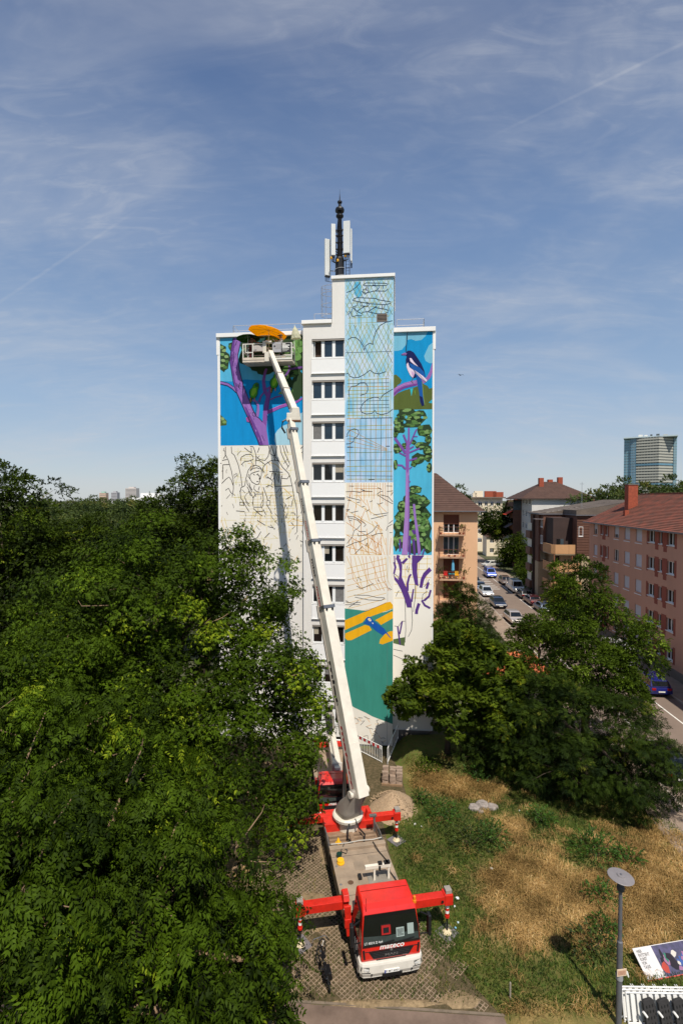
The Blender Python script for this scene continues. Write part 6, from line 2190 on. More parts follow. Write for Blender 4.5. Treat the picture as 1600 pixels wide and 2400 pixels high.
# ------------------------------------------------------------------ glass office tower on the skyline
gt = thing('office_tower', 'glass office tower standing over the trees on the right skyline', 'skyscraper', (330, 550, 0), -math.atan(.6))
gl_t = M('tower_glass_teal', lin(116, 160, 176), .12, .0, .25, .04, 0, 1, 0, .8)
gl_b = M('tower_glass_blue', lin(96, 140, 162), .12, .0, .3, .05, 0, 1, 0, .8)
bandm = M('tower_band', lin(182, 180, 168), .5, 0, .12, .05)
dkb = M('tower_dark_band', lin(88, 94, 94), .4, 0, .3, .06)  # darker grey of the core, the transoms and some roof plant
XA, XB, XC, XD, XE_ = -24.5, -13.1, 8.0, 21.4, 24.5
foot = [(XA, 6), (XB, 2), (XB + .5, 0), (XC, -6), (XD, 12), (XE_, 12), (XE_, 40), (XA, 40)]
MB().prism(foot, 0, 82, 'z').obj('core', dkb, gt)
fl = [(XB + .3, -.6), (XC, -6.6), (XD - .2, 11.4)]
for k in range(22):
    z = 16 + k * 3.0
    for (a, c) in ((fl[0], fl[1]), (fl[1], fl[2])):
        F = Face((a[0], a[1], 0), (c[0] - a[0], c[1] - a[1], 0), (c[1] - a[1], -(c[0] - a[0]), 0))
        Lw = math.hypot(c[0] - a[0], c[1] - a[1])
        F.box(MB(), 0, Lw, z, z + 1.75, 0, .5).obj('floor_band', bandm if k not in (5, 12) else gl_b, gt)
        nmul = 12 if Lw > 22 else 8
        mb_ = MB()
        for i in range(1, nmul):
            F.box(mb_, Lw * i / nmul - .12, Lw * i / nmul + .12, z + 1.75, z + 3.0, .2, .5)
        mo = mb_.obj('mullions', bandm, gt)
        mo['kind'] = 'stuff'
for nm, (x0, y0, x1, y1), m in (('glass_fin', (XA, 5.5, XB - 1, 1.8), gl_t), ('glass_fin', (XB - 5, 1.5, XB + .2, -.3), gl_b), ('glass_fin', (XD + .1, 11.4, XE_, 11.4), gl_t)):
    F = Face((x0, y0, 0), (x1 - x0, y1 - y0, 0), (y1 - y0, -(x1 - x0), 0))
    Lw = math.hypot(x1 - x0, y1 - y0)
    fin = F.box(MB(), 0, Lw, 0, 83.5, -.2, .6).obj(nm, m, gt)
    for k in range(26):
        F.box(MB(), 0, Lw, 6 + k * 3, 6.35 + k * 3, -.3, -.21).obj('transom', dkb, fin)
    for i in range(1, 4):
        F.box(MB(), Lw * i / 4 - .1, Lw * i / 4 + .1, 0, 83.4, -.35, -.31).obj('fin_mullion', M('tower_pale', lin(190, 206, 210)), fin)
MB().box(XA - .5, -2, 82, XE_ + .3, 30, 83.2).obj('roof_slab', M('tower_pale', lin(190, 206, 210)), gt)
for x, w, h, m in ((-9, 4, 2.6, off_w), (-4, 3, 2, off_w), (1, 2, 2.4, dkb), (7, 3, 2.6, dkb), (14, 4, 1.6, bandm)):
    MB().box(x - w / 2, 4, 83.2, x + w / 2, 8, 83.2 + h).obj('roof_plant', m, gt)


def slab_tower(label, x, y, w, d, h, wallm, floors, capm=None):
    t = thing('tower_block', label, 'building', (x, y, 0), 0)
    MB().box(-w / 2, 0, 0, w / 2, d, h).obj('wall', wallm, t)
    for k in range(floors):
        z = h - 3 - k * (h - 14) / floors
        MB().box(-w / 2 + .5, -.25, z, w / 2 - .5, -.05, z + 1.1).obj('window_band', M('band_dark', lin(120, 118, 122), .5), t)
    MB().box(-w / 4, d * .2, h, w / 4, d * .8, h + 3).obj('roof_house', capm or wallm, t)
    return t
slab_tower('distant slab tower with banded floors on the left skyline', -493, 1200, 25, 20, 41, M('slab_pale', lin(206, 198, 192), .9, 0, .1, .05), 9)
slab_tower('distant peach tower with a green cap on the left skyline', -559, 1200, 15, 15, 30, M('slab_peach', lin(214, 186, 164), .9, 0, .1, .05), 4, M('copper_green', lin(140, 190, 176)))
slab_tower('distant grey tower beside the peach one on the left skyline', -532, 1200, 14, 15, 31, M('slab_grey', lin(178, 176, 180), .9, 0, .1, .05), 5)
slab_tower('long pale hall roof showing among trees on the left skyline', -128, 340, 26, 18, 17.2, M('hall_white', lin(232, 230, 228), .8, 0, .05, .1), 1)
# ================================================================== trees and plants
NR = np.random.default_rng(7)


def rhomb(base, tip, w, up=(0, 0, 1), fold=.0):
    b_, t_ = np.array(base, float), np.array(tip, float)
    d = t_ - b_
    s = np.cross(d, np.array(up, float))
    s = s / (np.linalg.norm(s) + 1e-9) * w / 2
    m = b_ + d * .42
    return [b_, m + s + np.array((0, 0, fold)), t_, m - s + np.array((0, 0, fold))]


def spray_compound(n=3):
    """a feathered leaf: pairs of leaflets on a drooping stalk; tip along +x"""
    q = []
    for i in range(n):
        x = .18 + .62 * i / max(1, n - 1)
        z = -.22 * x * x
        for s in (-1, 1):
            q.append(rhomb((x, 0, z), (x + .28, s * .30, z - .22), .165))
    q.append(rhomb((.82, 0, -.15), (1.2, 0, -.40), .17))
    return np.array(q)


def spray_palm(n=5):
    q = []
    for i in range(n):
        a = (i - (n - 1) / 2) * .62
        q.append(rhomb((0, 0, 0), (math.cos(a) * (1 - .1 * abs(i - (n - 1) / 2)), math.sin(a), -.18 * abs(a)), .42))
    return np.array(q)


def spray_twig(n=5):
    """short leafy shoot: small leaves set round a stem"""
    q = []
    r_ = random.Random(3)
    for i in range(n):
        x = i / n
        a = r_.uniform(0, 6.28)
        q.append(rhomb((x * .8, 0, 0), (x * .8 + .34, .34 * math.cos(a), .30 * math.sin(a)), .24, (math.sin(a), .3, math.cos(a))))
    return np.array(q)


def spray_needle(n=4):
    q = []
    for i in range(n):
        x = .1 + .6 * i / n
        for s in (-1, 1):
            q.append(rhomb((x, 0, 0), (x + .28, s * .30, -.10), .10))
    q.append(rhomb((.6, 0, 0), (1.05, 0, -.14), .14))
    return np.array(q)


def leaf_mesh(name, P, D, size, tint, tmpl, mat, roll=.5, upv=None):
    """P centres, D tip directions -> one mesh of leaf sprays"""
    n = len(P)
    D = D / (np.linalg.norm(D, axis=1, keepdims=True) + 1e-9)
    up = (np.tile(np.array((0, 0, 1.0)), (n, 1)) if upv is None else upv) + NR.normal(0, roll, (n, 3))
    S = np.cross(up, D)
    S /= np.linalg.norm(S, axis=1, keepdims=True) + 1e-9
    U = np.cross(D, S)
    T = tmpl.reshape(-1, 3)
    k = len(T)
    sz = np.asarray(size).reshape(-1, 1, 1)
    V = P[:, None, :] + sz * (T[None, :, 0:1] * D[:, None, :] + T[None, :, 1:2] * S[:, None, :] + T[None, :, 2:3] * U[:, None, :])
    V = V.reshape(-1, 3).astype(np.float32)
    nf = len(V) // 4
    me = bpy.data.meshes.new(name)
    me.vertices.add(len(V))
    me.vertices.foreach_set('co', V.ravel())
    me.loops.add(nf * 4)
    me.loops.foreach_set('vertex_index', np.arange(nf * 4, dtype=np.int32))
    me.polygons.add(nf)
    me.polygons.foreach_set('loop_start', np.arange(0, nf * 4, 4, dtype=np.int32))
    me.update(calc_edges=True)
    me.materials.append(mat)
    at_ = me.attributes.new('tint', 'FLOAT', 'FACE')
    tt = np.repeat(np.asarray(tint), k // 4) + NR.normal(0, .07, nf)
    at_.data.foreach_set('value', np.clip(tt, 0, 1).astype(np.float32))
    return me


def crown_points(lobes, clumps, per, cr, flat=.8, inner=.12, zmin=-99, low=.35):
    """leaf positions gathered in clumps on the outside of overlapping lobes"""
    C, Ddir = [], []
    area = np.array([l[3] * l[4] + l[4] * l[5] + l[3] * l[5] for l in lobes])
    cnt = np.maximum(3, (clumps * area / area.sum()).astype(int))
    for l, m in zip(lobes, cnt):
        c, r_ = np.array(l[:3]), np.array(l[3:6])
        d = NR.normal(0, 1, (m * 3, 3))
        d /= np.linalg.norm(d, axis=1, keepdims=True)
        keep = (d[:, 2] > -.35) | (NR.random(len(d)) < low)
        d = d[keep][:m]
        rad = NR.uniform(.68, 1.10, (len(d), 1))
        inn = NR.random(len(d)) < inner
        rad[inn] *= NR.uniform(.4, .8, (inn.sum(), 1))
        p = c + d * r_ * rad
        # drop clumps buried in another lobe
        ok = np.ones(len(p), bool)
        for l2 in lobes:
            if l2 is l:
                continue
            q = (p - np.array(l2[:3])) / np.array(l2[3:6])
            ok &= (np.linalg.norm(q, axis=1) > .72) | (NR.random(len(p)) < .15)
        ok &= p[:, 2] > zmin
        C.append(p[ok])
        Ddir.append(d[ok])
    C, Ddir = np.concatenate(C), np.concatenate(Ddir)
    n = len(C)
    m = np.maximum(4, NR.normal(per, per * .3, n)).astype(int)
    idx = np.repeat(np.arange(n), m)
    # every clump is a leafy mound: leaves lie on its dome, shingled outwards and down
    o = NR.normal(0, 1, (len(idx), 3))
    o[:, 2] = np.where((o[:, 2] < -.25) & (NR.random(len(idx)) < .8), -o[:, 2], o[:, 2])
    o += Ddir[idx] * .55
    o /= np.linalg.norm(o, axis=1, keepdims=True)
    un = o.copy()
    crr = cr * NR.uniform(.65, 1.45, n)[idx][:, None]
    lump = 1 + .22 * np.sin(un[:, 0:1] * 5 + idx[:, None]) * np.sin(un[:, 1:2] * 5 + idx[:, None] * 1.7)
    o = o * crr * lump * (NR.uniform(.72, 1.08, (len(idx), 1)))
    o[:, 2] *= flat
    P = C[idx] + o
    out = un * .55 + Ddir[idx] * .25
    ctint = np.clip(NR.normal(.45, .24, n), 0, 1)[idx]
    return P, out, ctint, C, un


def tree(name, label, base, height, lobes, clumps, per, cr, size, tmpl, mat, bark, cat='tree', group=None, droop=.55, trunk_r=.3, dead=0, twigs=.15, inner=.12, zmin=.5, flat=.8, low=.35, fork=.45, core=60.0):
    """tapered trunk, limbs to every lobe, twigs to the leaf clumps and a crown of leaves"""
    t = thing(name, label, cat, base, 0, group)
    B_ = np.array(base)
    lob = [tuple(np.array(l[:3]) - B_) + tuple(l[3:6]) for l in lobes]
    P, out, tint, C, un = crown_points(lob, clumps, per, cr, flat, inner, zmin, low)
    out = out + NR.normal(0, .32, out.shape)
    out[:, 2] -= droop
    sz = size * NR.uniform(.7, 1.3, len(P))
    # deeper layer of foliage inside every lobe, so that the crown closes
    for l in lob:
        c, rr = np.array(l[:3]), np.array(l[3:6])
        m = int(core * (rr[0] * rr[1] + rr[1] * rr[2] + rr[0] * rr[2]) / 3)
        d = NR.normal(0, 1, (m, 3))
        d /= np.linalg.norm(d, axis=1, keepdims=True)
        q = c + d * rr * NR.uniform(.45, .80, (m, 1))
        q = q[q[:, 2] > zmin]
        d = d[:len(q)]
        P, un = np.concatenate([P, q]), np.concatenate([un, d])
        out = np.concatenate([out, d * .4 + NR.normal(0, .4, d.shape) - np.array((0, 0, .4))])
        tint = np.concatenate([tint, NR.uniform(0, .35, len(q))])  # inner leaves tinted darker, painting in the shade inside the crown
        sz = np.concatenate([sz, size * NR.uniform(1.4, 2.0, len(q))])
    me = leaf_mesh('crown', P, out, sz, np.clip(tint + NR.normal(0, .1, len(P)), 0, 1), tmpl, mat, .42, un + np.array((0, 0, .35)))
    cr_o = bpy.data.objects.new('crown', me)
    COL.objects.link(cr_o)
    cr_o.parent = t
    cr_o['kind'] = 'stuff'
    # trunk
    r_ = random.Random(int(abs(base[0] * 31 + base[1] * 17)))
    b = MB()
    fz = height * fork
    bend = [(r_.uniform(-.15, .15), r_.uniform(-.15, .15)) for _ in range(5)]
    path = [(bend[i][0] * i * .3, bend[i][1] * i * .3, fz * i / 4) for i in range(5)]
    b.tube(path, [trunk_r * (1.25, 1.0, .9, .82, .75)[i] for i in range(5)], 9)
    top = Vector(path[-1])
    b.obj('trunk', bark, t, smooth=True)
    lb = MB()
    for l in lob:
        c = Vector(l[:3])
        st_ = top.lerp(Vector(path[2]), r_.random() * .8)
        mid = st_.lerp(c, .5) + Vector((r_.uniform(-.4, .4), r_.uniform(-.4, .4), r_.uniform(0, .6)))
        lb.tube([st_, mid, c, c + (c - mid) * .12], [trunk_r * .45, trunk_r * .3, trunk_r * .18, trunk_r * .06], 6)
    sel = [i for i in range(len(C)) if r_.random() < twigs]
    lc = np.array([l[:3] for l in lob])
    for i in sel:
        p = Vector(C[i])
        k = int(np.argmin(np.linalg.norm(lc - C[i], axis=1)))
        c = Vector(lob[k][:3])
        a = c.lerp(p, .35)
        m_ = a.lerp(p, .55) + Vector((r_.uniform(-.2, .2), r_.uniform(-.2, .2), r_.uniform(-.05, .3)))
        lb.tube([a, m_, p + (p - c) * .03], [trunk_r * .09, trunk_r * .06, .012], 4, cap=False)
    for _ in range(dead):
        l = lob[r_.randrange(len(lob))]
        d = Vector((r_.gauss(0, 1), r_.gauss(-.4, .8), r_.gauss(.5, .6))).normalized()
        p = Vector((l[0] + d.x * l[3] * .95, l[1] + d.y * l[4] * .95, l[2] + d.z * l[5] * .95))
        q = p + Vector((d.x + r_.uniform(-.6, .6), d.y + r_.uniform(-.6, .6), d.z * .6 + r_.uniform(-.2, .6))) * r_.uniform(.4, .9)
        e = q + Vector((r_.uniform(-.5, .5), r_.uniform(-.4, .4), r_.uniform(-.1, .4)))
        lb.tube([p - d * .8, p, q, e], [.035, .028, .018, .008], 4, cap=False)
    lo = lb.obj('branches', bark, t, smooth=True, fix=False)
    lo['kind'] = 'stuff'
    return t


bark_g = M('bark_grey', lin(112, 96, 80), .95, 0, .35, 3, .8, 22)
bark_l = M('bark_pale', lin(136, 112, 86), .95, 0, .3, 4, .6, 22)
bark_d = M('bark_dark', lin(66, 54, 44), .95, 0, .3, 4, .6, 22)
leaf_a = leaf_mat('leaf_ash', lin(24, 36, 6), lin(76, 98, 16), .14, .07, lin(124, 138, 30))
leaf_b = leaf_mat('leaf_mid', lin(24, 34, 7), lin(70, 88, 18), .14, .07, lin(110, 118, 30))
leaf_c = leaf_mat('leaf_maple', lin(38, 54, 12), lin(92, 108, 24), .17, .07, lin(134, 128, 32))
leaf_d = leaf_mat('leaf_yew', lin(18, 30, 10), lin(54, 70, 18), .08, .06, lin(96, 98, 34))
leaf_e = leaf_mat('leaf_elm', lin(30, 44, 9), lin(84, 104, 24), .17, .07, lin(120, 138, 48))
leaf_f = leaf_mat('leaf_far', lin(36, 50, 24), lin(84, 98, 44), .2, .2, lin(116, 110, 54))
leaf_w = leaf_mat('weed_green', lin(36, 62, 20), lin(74, 108, 34), .25, .3)

S_C, S_C4, S_P, S_T, S_N = spray_compound(2), spray_compound(3), spray_palm(5), spray_twig(5), spray_needle(3)

# ---- left side
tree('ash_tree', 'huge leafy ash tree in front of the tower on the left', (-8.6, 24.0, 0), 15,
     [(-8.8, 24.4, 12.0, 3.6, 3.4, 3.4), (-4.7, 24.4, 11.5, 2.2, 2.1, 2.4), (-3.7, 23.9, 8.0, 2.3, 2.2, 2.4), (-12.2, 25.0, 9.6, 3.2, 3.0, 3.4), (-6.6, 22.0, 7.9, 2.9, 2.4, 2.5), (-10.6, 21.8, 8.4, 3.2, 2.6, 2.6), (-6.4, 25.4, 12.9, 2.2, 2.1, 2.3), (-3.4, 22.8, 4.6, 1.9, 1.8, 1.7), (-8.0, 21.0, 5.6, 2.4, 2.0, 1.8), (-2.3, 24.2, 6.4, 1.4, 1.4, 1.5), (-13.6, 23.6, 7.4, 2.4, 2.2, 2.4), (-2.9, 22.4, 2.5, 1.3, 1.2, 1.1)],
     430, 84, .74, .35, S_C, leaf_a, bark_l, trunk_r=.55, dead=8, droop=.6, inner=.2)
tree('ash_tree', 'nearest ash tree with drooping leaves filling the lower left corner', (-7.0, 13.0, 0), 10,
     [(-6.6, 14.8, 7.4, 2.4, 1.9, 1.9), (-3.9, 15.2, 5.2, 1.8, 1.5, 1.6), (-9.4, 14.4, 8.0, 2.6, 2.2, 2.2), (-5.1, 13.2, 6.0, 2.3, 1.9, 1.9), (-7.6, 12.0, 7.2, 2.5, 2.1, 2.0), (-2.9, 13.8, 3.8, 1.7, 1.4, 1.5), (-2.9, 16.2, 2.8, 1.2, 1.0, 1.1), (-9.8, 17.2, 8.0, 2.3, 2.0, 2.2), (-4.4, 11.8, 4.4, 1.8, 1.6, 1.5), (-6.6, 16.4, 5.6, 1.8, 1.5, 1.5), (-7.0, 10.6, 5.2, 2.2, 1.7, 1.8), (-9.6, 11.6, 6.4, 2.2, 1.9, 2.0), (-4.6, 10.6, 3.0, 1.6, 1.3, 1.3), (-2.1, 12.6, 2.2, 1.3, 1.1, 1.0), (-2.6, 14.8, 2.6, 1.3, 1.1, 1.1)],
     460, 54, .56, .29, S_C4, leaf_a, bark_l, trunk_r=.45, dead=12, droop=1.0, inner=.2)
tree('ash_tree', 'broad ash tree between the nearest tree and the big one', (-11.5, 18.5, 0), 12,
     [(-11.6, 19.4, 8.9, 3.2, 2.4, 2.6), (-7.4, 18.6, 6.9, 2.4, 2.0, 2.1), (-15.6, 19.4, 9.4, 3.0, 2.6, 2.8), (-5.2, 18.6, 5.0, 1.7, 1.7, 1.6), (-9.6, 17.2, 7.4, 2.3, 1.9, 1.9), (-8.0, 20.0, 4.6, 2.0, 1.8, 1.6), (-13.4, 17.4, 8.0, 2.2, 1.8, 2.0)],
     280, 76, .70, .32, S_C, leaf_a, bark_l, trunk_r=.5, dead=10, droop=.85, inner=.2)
tree('lime_tree', 'tall dark round tree at the left edge of the picture', (-24.5, 38, 0), 19,
     [(-25.0, 37.5, 14.4, 5.2, 4.6, 4.4), (-22.0, 36.5, 11.0, 4.0, 4.0, 4.0), (-29.0, 37.0, 12.0, 5.0, 5.0, 5.4), (-21.5, 37.5, 7.0, 4.4, 4.0, 3.6), (-18.6, 38.5, 12.6, 2.6, 2.6, 2.6), (-27, 33.5, 7.0, 4.0, 3.5, 4.0)],
     260, 66, .85, .36, S_T, leaf_b, bark_g, trunk_r=.5, droop=.3)
tree('lime_tree', 'dark tree standing left of the tower, half hidden by it', (-12.6, 47, 0), 20,
     [(-12.4, 47.5, 16.6, 3.4, 3.2, 3.6), (-15.4, 46.5, 14.4, 3.0, 3.0, 3.0), (-11.5, 47.0, 12.0, 3.6, 3.4, 4.0), (-17.4, 46.0, 12.2, 2.6, 2.6, 2.6)],
     190, 68, .8, .35, S_T, leaf_b, bark_g, trunk_r=.4, droop=.3)
tree('walnut_tree', 'olive green tree below the skyline behind the big ash', (-21, 52, 0), 16,
     [(-21, 52, 11.0, 4.6, 3.6, 3.4), (-25.5, 53, 10.8, 3.6, 3.4, 3.4), (-17.4, 50.5, 10.8, 3.0, 3.0, 3.0)], 200, 36, 1.0, .48, S_T, leaf_f, bark_g, droop=.2)
tree('hedge_tree', 'deep green tree filling the gap left of the big ash', (-18.5, 27.5, 0), 11,
     [(-18.2, 28.0, 7.2, 3.8, 3.4, 3.8), (-21.8, 27.0, 8.0, 3.6, 3.2, 3.6), (-15.6, 29.5, 7.4, 3.0, 3.0, 3.4), (-19.5, 23.6, 7.4, 3.2, 3.0, 3.4)], 150, 60, .8, .38, S_T, leaf_b, bark_g, droop=.4)

# ---- far wood on the left skyline: a handful of crowns, each a tree
fa = tree('skyline_tree', 'far tree', (0, 0, 0), 15, [(0, 0, 10.5, 4.6, 4.6, 4.6), (3.0, 1, 8.5, 3.4, 3.4, 3.6), (-3.0, .5, 9.0, 3.4, 3.4, 3.6)], 110, 30, 1.2, .75, S_T, leaf_f, bark_g, droop=.1, twigs=.0)
spots = [(-31, 74, 1.0, 'rust tinged far tree just right of the tall edge tree'), (-41, 80, 1.05, 'far tree under the slab towers on the left skyline'), (-22, 78, 1.02, 'far tree under the banded tower on the left skyline'), (-50, 88, 1.08, 'far tree behind the tall edge tree'), (-12, 92, 1.05, 'far tree peeping beside the tower wall'), (-34, 96, 1.12, 'far tree below the pale hall roof'),
         (-60, 100, 1.15, 'far tree at the left rim of the wood'), (-48, 120, 1.22, 'small far tree on the horizon left of the peach tower'), (-30, 126, 1.25, 'small far tree on the horizon right of the banded tower'), (-75, 130, 1.25, 'small far tree at the horizon rim'), (-18, 130, 1.22, 'small far tree on the horizon near the pale hall'),
         (-78, 160, 1.2, 'distant round tree below the peach tower'), (-68, 150, 1.15, 'distant round tree below the grey tower'), (-90, 175, 1.22, 'distant round tree left of the peach tower'), (-60, 165, 1.2, 'distant round tree right of the banded tower'), (-100, 210, 1.3, 'most distant tree under the left skyline'), (-84, 200, 1.28, 'distant tree behind the round ones on the left')]
for i, (x, y, k, lb_) in enumerate(spots):
    o = fa if i == 0 else copy_tree(fa)
    o.location, o.rotation_euler, o.scale = (x, y, 0), (0, 0, i * 1.3), (k * 1.1, k * 1.1, k * .84)
    tag(o, lb_, 'tree', 'far trees on the left skyline')

# ---- right side
tree('maple_tree', 'yellow green maple standing at the foot of the right wing', (6.6, 31.6, .6), 9,
     [(7.4, 31.4, 6.6, 2.0, 1.8, 2.0), (5.2, 31.0, 4.6, 1.8, 1.6, 1.7), (9.0, 31.2, 5.2, 2.2, 1.9, 2.1), (7.2, 30.6, 4.0, 2.2, 1.7, 1.7), (4.0, 30.8, 4.0, 1.0, .9, .7), (9.6, 30.4, 3.6, 1.9, 1.5, 1.6)],
     250, 74, .50, .19, S_P, leaf_c, bark_d, trunk_r=.16, droop=.35, zmin=1.6, fork=.35)
tree('spruce_tree', 'dark bushy conifer behind the maple in front of the peach block', (12.2, 44, 0), 10,
     [(10.6, 44, 5.8, 1.7, 1.8, 2.2), (11.7, 44.2, 4.4, 1.5, 1.7, 2.0), (12.4, 43.6, 2.8, 1.5, 1.6, 1.6), (9.3, 44, 4.2, 1.7, 1.8, 2.3), (10.7, 44, 8.0, .6, .6, 1.0), (9.5, 44.2, 7.5, .5, .5, .9)],
     170, 54, .58, .36, S_N, leaf_d, bark_d, droop=.1, flat=.9)
tree('elm_tree', 'tall spreading elm on the right in front of the pink block', (15.4, 32.0, 0), 13,
     [(15.4, 33.4, 10.5, 1.6, 1.5, 1.9), (16.9, 33.2, 8.9, 1.1, 1.1, 1.2), (14.2, 32.2, 8.2, 1.4, 1.4, 1.2), (18.5, 32.2, 6.9, 1.5, 1.4, 1.7), (15.4, 31.4, 5.9, 2.1, 1.8, 1.6), (12.4, 32.0, 5.4, 1.3, 1.2, 1.0), (16.9, 31.2, 4.4, 1.7, 1.6, 1.5), (11.2, 33.0, 6.2, .9, .9, .7), (13.6, 31.0, 4.2, 1.6, 1.4, 1.4)],
     320, 74, .52, .25, S_T, leaf_e, bark_g, trunk_r=.28, droop=.3, fork=.4)
tree('yew_tree', 'large dark yew spreading over the right side of the meadow', (13.4, 28.0, 0), 7,
     [(13.2, 28.6, 3.6, 2.8, 2.2, 2.6), (15.8, 28.2, 3.0, 2.0, 2.0, 2.2), (10.6, 29.6, 3.0, 2.3, 2.0, 2.4), (14.6, 26.4, 2.3, 2.6, 1.9, 2.0), (12.0, 27.4, 2.0, 2.1, 1.6, 1.7), (16.7, 26.1, 2.2, 1.5, 1.3, 1.8), (11.6, 30.0, 4.2, 1.8, 1.6, 1.8)],
     360, 60, .54, .30, S_N, leaf_d, bark_d, trunk_r=.3, droop=.5, zmin=.15, flat=.55, low=.9)
tree('yew_tree', 'smaller dark yew bush right below the maple', (9.2, 30.8, .2), 4,
     [(9.2, 31.0, 1.9, 1.5, 1.2, 1.5), (8.2, 30.4, 1.2, 1.1, .9, 1.0), (10.6, 30.6, 1.6, 1.3, 1.1, 1.5)], 100, 62, .45, .27, S_N, leaf_d, bark_d, trunk_r=.12, droop=.5, zmin=.1, low=.9)
tree('birch_tree', 'slim leafy tree in the middle of the street end by the cream block', (41.5, 128, 0), 16,
     [(41.5, 128, 11, 3.0, 3.0, 4.4), (38.5, 127, 9.0, 2.4, 2.4, 3.2), (44.6, 128, 7.6, 2.6, 2.6, 3.0), (36.4, 129, 10.4, 2.2, 2.2, 3.4)], 150, 26, 1.0, .55, S_T, leaf_b, bark_d, trunk_r=.2, droop=.3)
tree('street_tree', 'dark leafy tree in front of the white block balconies', (38.5, 112, 0), 9,
     [(38.4, 112, 5.4, 2.2, 2.4, 3.0), (39.4, 108, 3.4, 1.8, 2.2, 2.4), (37.4, 115, 4.0, 2.0, 2.0, 3.0)], 120, 26, .9, .5, S_T, leaf_b, bark_d, droop=.3)
tree('hedge_bush', 'leafy bushes in front of the brown block by the kerb', (35.6, 97, 0), 4,
     [(35.5, 97, 1.6, 1.2, 2.4, 1.7), (34.6, 92, 1.3, 1.0, 2.0, 1.3), (36.2, 102, 2.0, 1.2, 2.2, 2.0)], 90, 24, .7, .42, S_T, leaf_e, bark_d, trunk_r=.1, droop=.2, cat='bush', low=.7)
tree('street_tree', 'young tree before the beige balconies of the brown block', (26.6, 60.2, 0), 6.5,
     [(26.8, 60.4, 4.6, 1.6, 1.6, 1.6), (25.4, 60.0, 4.0, 1.2, 1.2, 1.2)], 90, 28, .6, .36, S_T, leaf_c, bark_d, trunk_r=.1, droop=.3)
tree('street_tree', 'small round tree at the left kerb hiding the near end of the street', (18.6, 48.0, 0), 6,
     [(18.6, 48.0, 4.0, 1.7, 1.6, 1.5), (17.2, 48.2, 3.2, 1.3, 1.3, 1.1), (20.0, 47.6, 3.0, 1.2, 1.2, 1.1)], 80, 36, .6, .34, S_T, leaf_e, bark_d, trunk_r=.12, droop=.3)
for nm, lb_, x, y, k in (('skyline_tree', 'dark round tree behind the pink roof under the glass tower', 62, 108, 1.28), ('skyline_tree', 'tree behind the red brick chimney of the pink block', 53.5, 104, 1.18), ('skyline_tree', 'tree at the right rim behind the pink roof', 74, 110, 1.32), ('skyline_tree', 'treetop showing above the peach roof', 27, 130, 1.22)):
    o = copy_tree(fa)
    o.location, o.rotation_euler, o.scale = (x, y, 0), (0, 0, x), (k * 1.05, k * 1.05, k)
    tag(o, lb_, 'tree', 'far trees beyond the roofs on the right')

# ---- meadow plants
def bush(label, x, y, r, h, n, mat, tmpl=S_T, size=.2, cat='bush'):
    z = lawn_h(x, y)
    P = NR.normal(0, 1, (n, 3))
    P /= np.linalg.norm(P, axis=1, keepdims=True)
    P *= NR.random((n, 1)) ** .4
    P = P * np.array((r, r, h * .5)) + np.array((0, 0, h * .5))
    out = P - np.array((0, 0, h * .2)) + NR.normal(0, .3, (n, 3))
    me = leaf_mesh('foliage', P, out, size * NR.uniform(.6, 1.3, n), NR.uniform(0, .9, n), tmpl, mat)
    t = thing('meadow_bush', label, cat, (x, y, z), 0, 'bushes in the meadow')
    o = bpy.data.objects.new('foliage', me)
    COL.objects.link(o)
    o.parent = t
    o['kind'] = 'stuff'
    s = MB()
    for k in range(5):
        a = k * 1.26
        s.tube([(0, 0, 0), (r * .5 * math.cos(a), r * .5 * math.sin(a), h * .7)], [.02, .008], 4)
    s.obj('stems', bark_d, t)
    return t
bush('dark green bramble in front of the rocks in the meadow', 5.2, 26.0, .95, .75, 260, leaf_w)
bush('brown tinged dock patch in the middle of the green meadow strip', 6.1, 23.9, 1.15, .8, 300, leaf_f)
bush('deep green bush right of the brown dock patch', 7.2, 24.1, .9, .8, 240, leaf_w)
bush('small dark bush below the yew in the dry grass', 10.1, 25.5, .65, .7, 180, leaf_w)
bush('wide green bush behind the street lamp', 11.6, 23.0, 1.2, .95, 380, leaf_w)
bush('low green bush right of the wide one in the straw', 12.9, 22.7, .7, .6, 150, leaf_w)
bush('green weeds around the lamp post behind its disc', 10.6, 20.6, .7, .6, 150, leaf_w)
bush('dark weeds left of the lamp post foot', 9.1, 18.2, .8, .7, 200, leaf_f)
bush('green weeds between lamp post and straw', 9.9, 18.9, .6, .6, 150, leaf_w)
bush('small bush beside the gravel heap', 4.3, 27.4, .5, .6, 120, leaf_w)
bush('tall nettles along the shaded bank near the stair rail', 5.2, 30.4, .8, .6, 160, leaf_e)
bush('low shrub at the meadow edge left of the yew', 7.9, 29.6, .7, .7, 160, leaf_w)

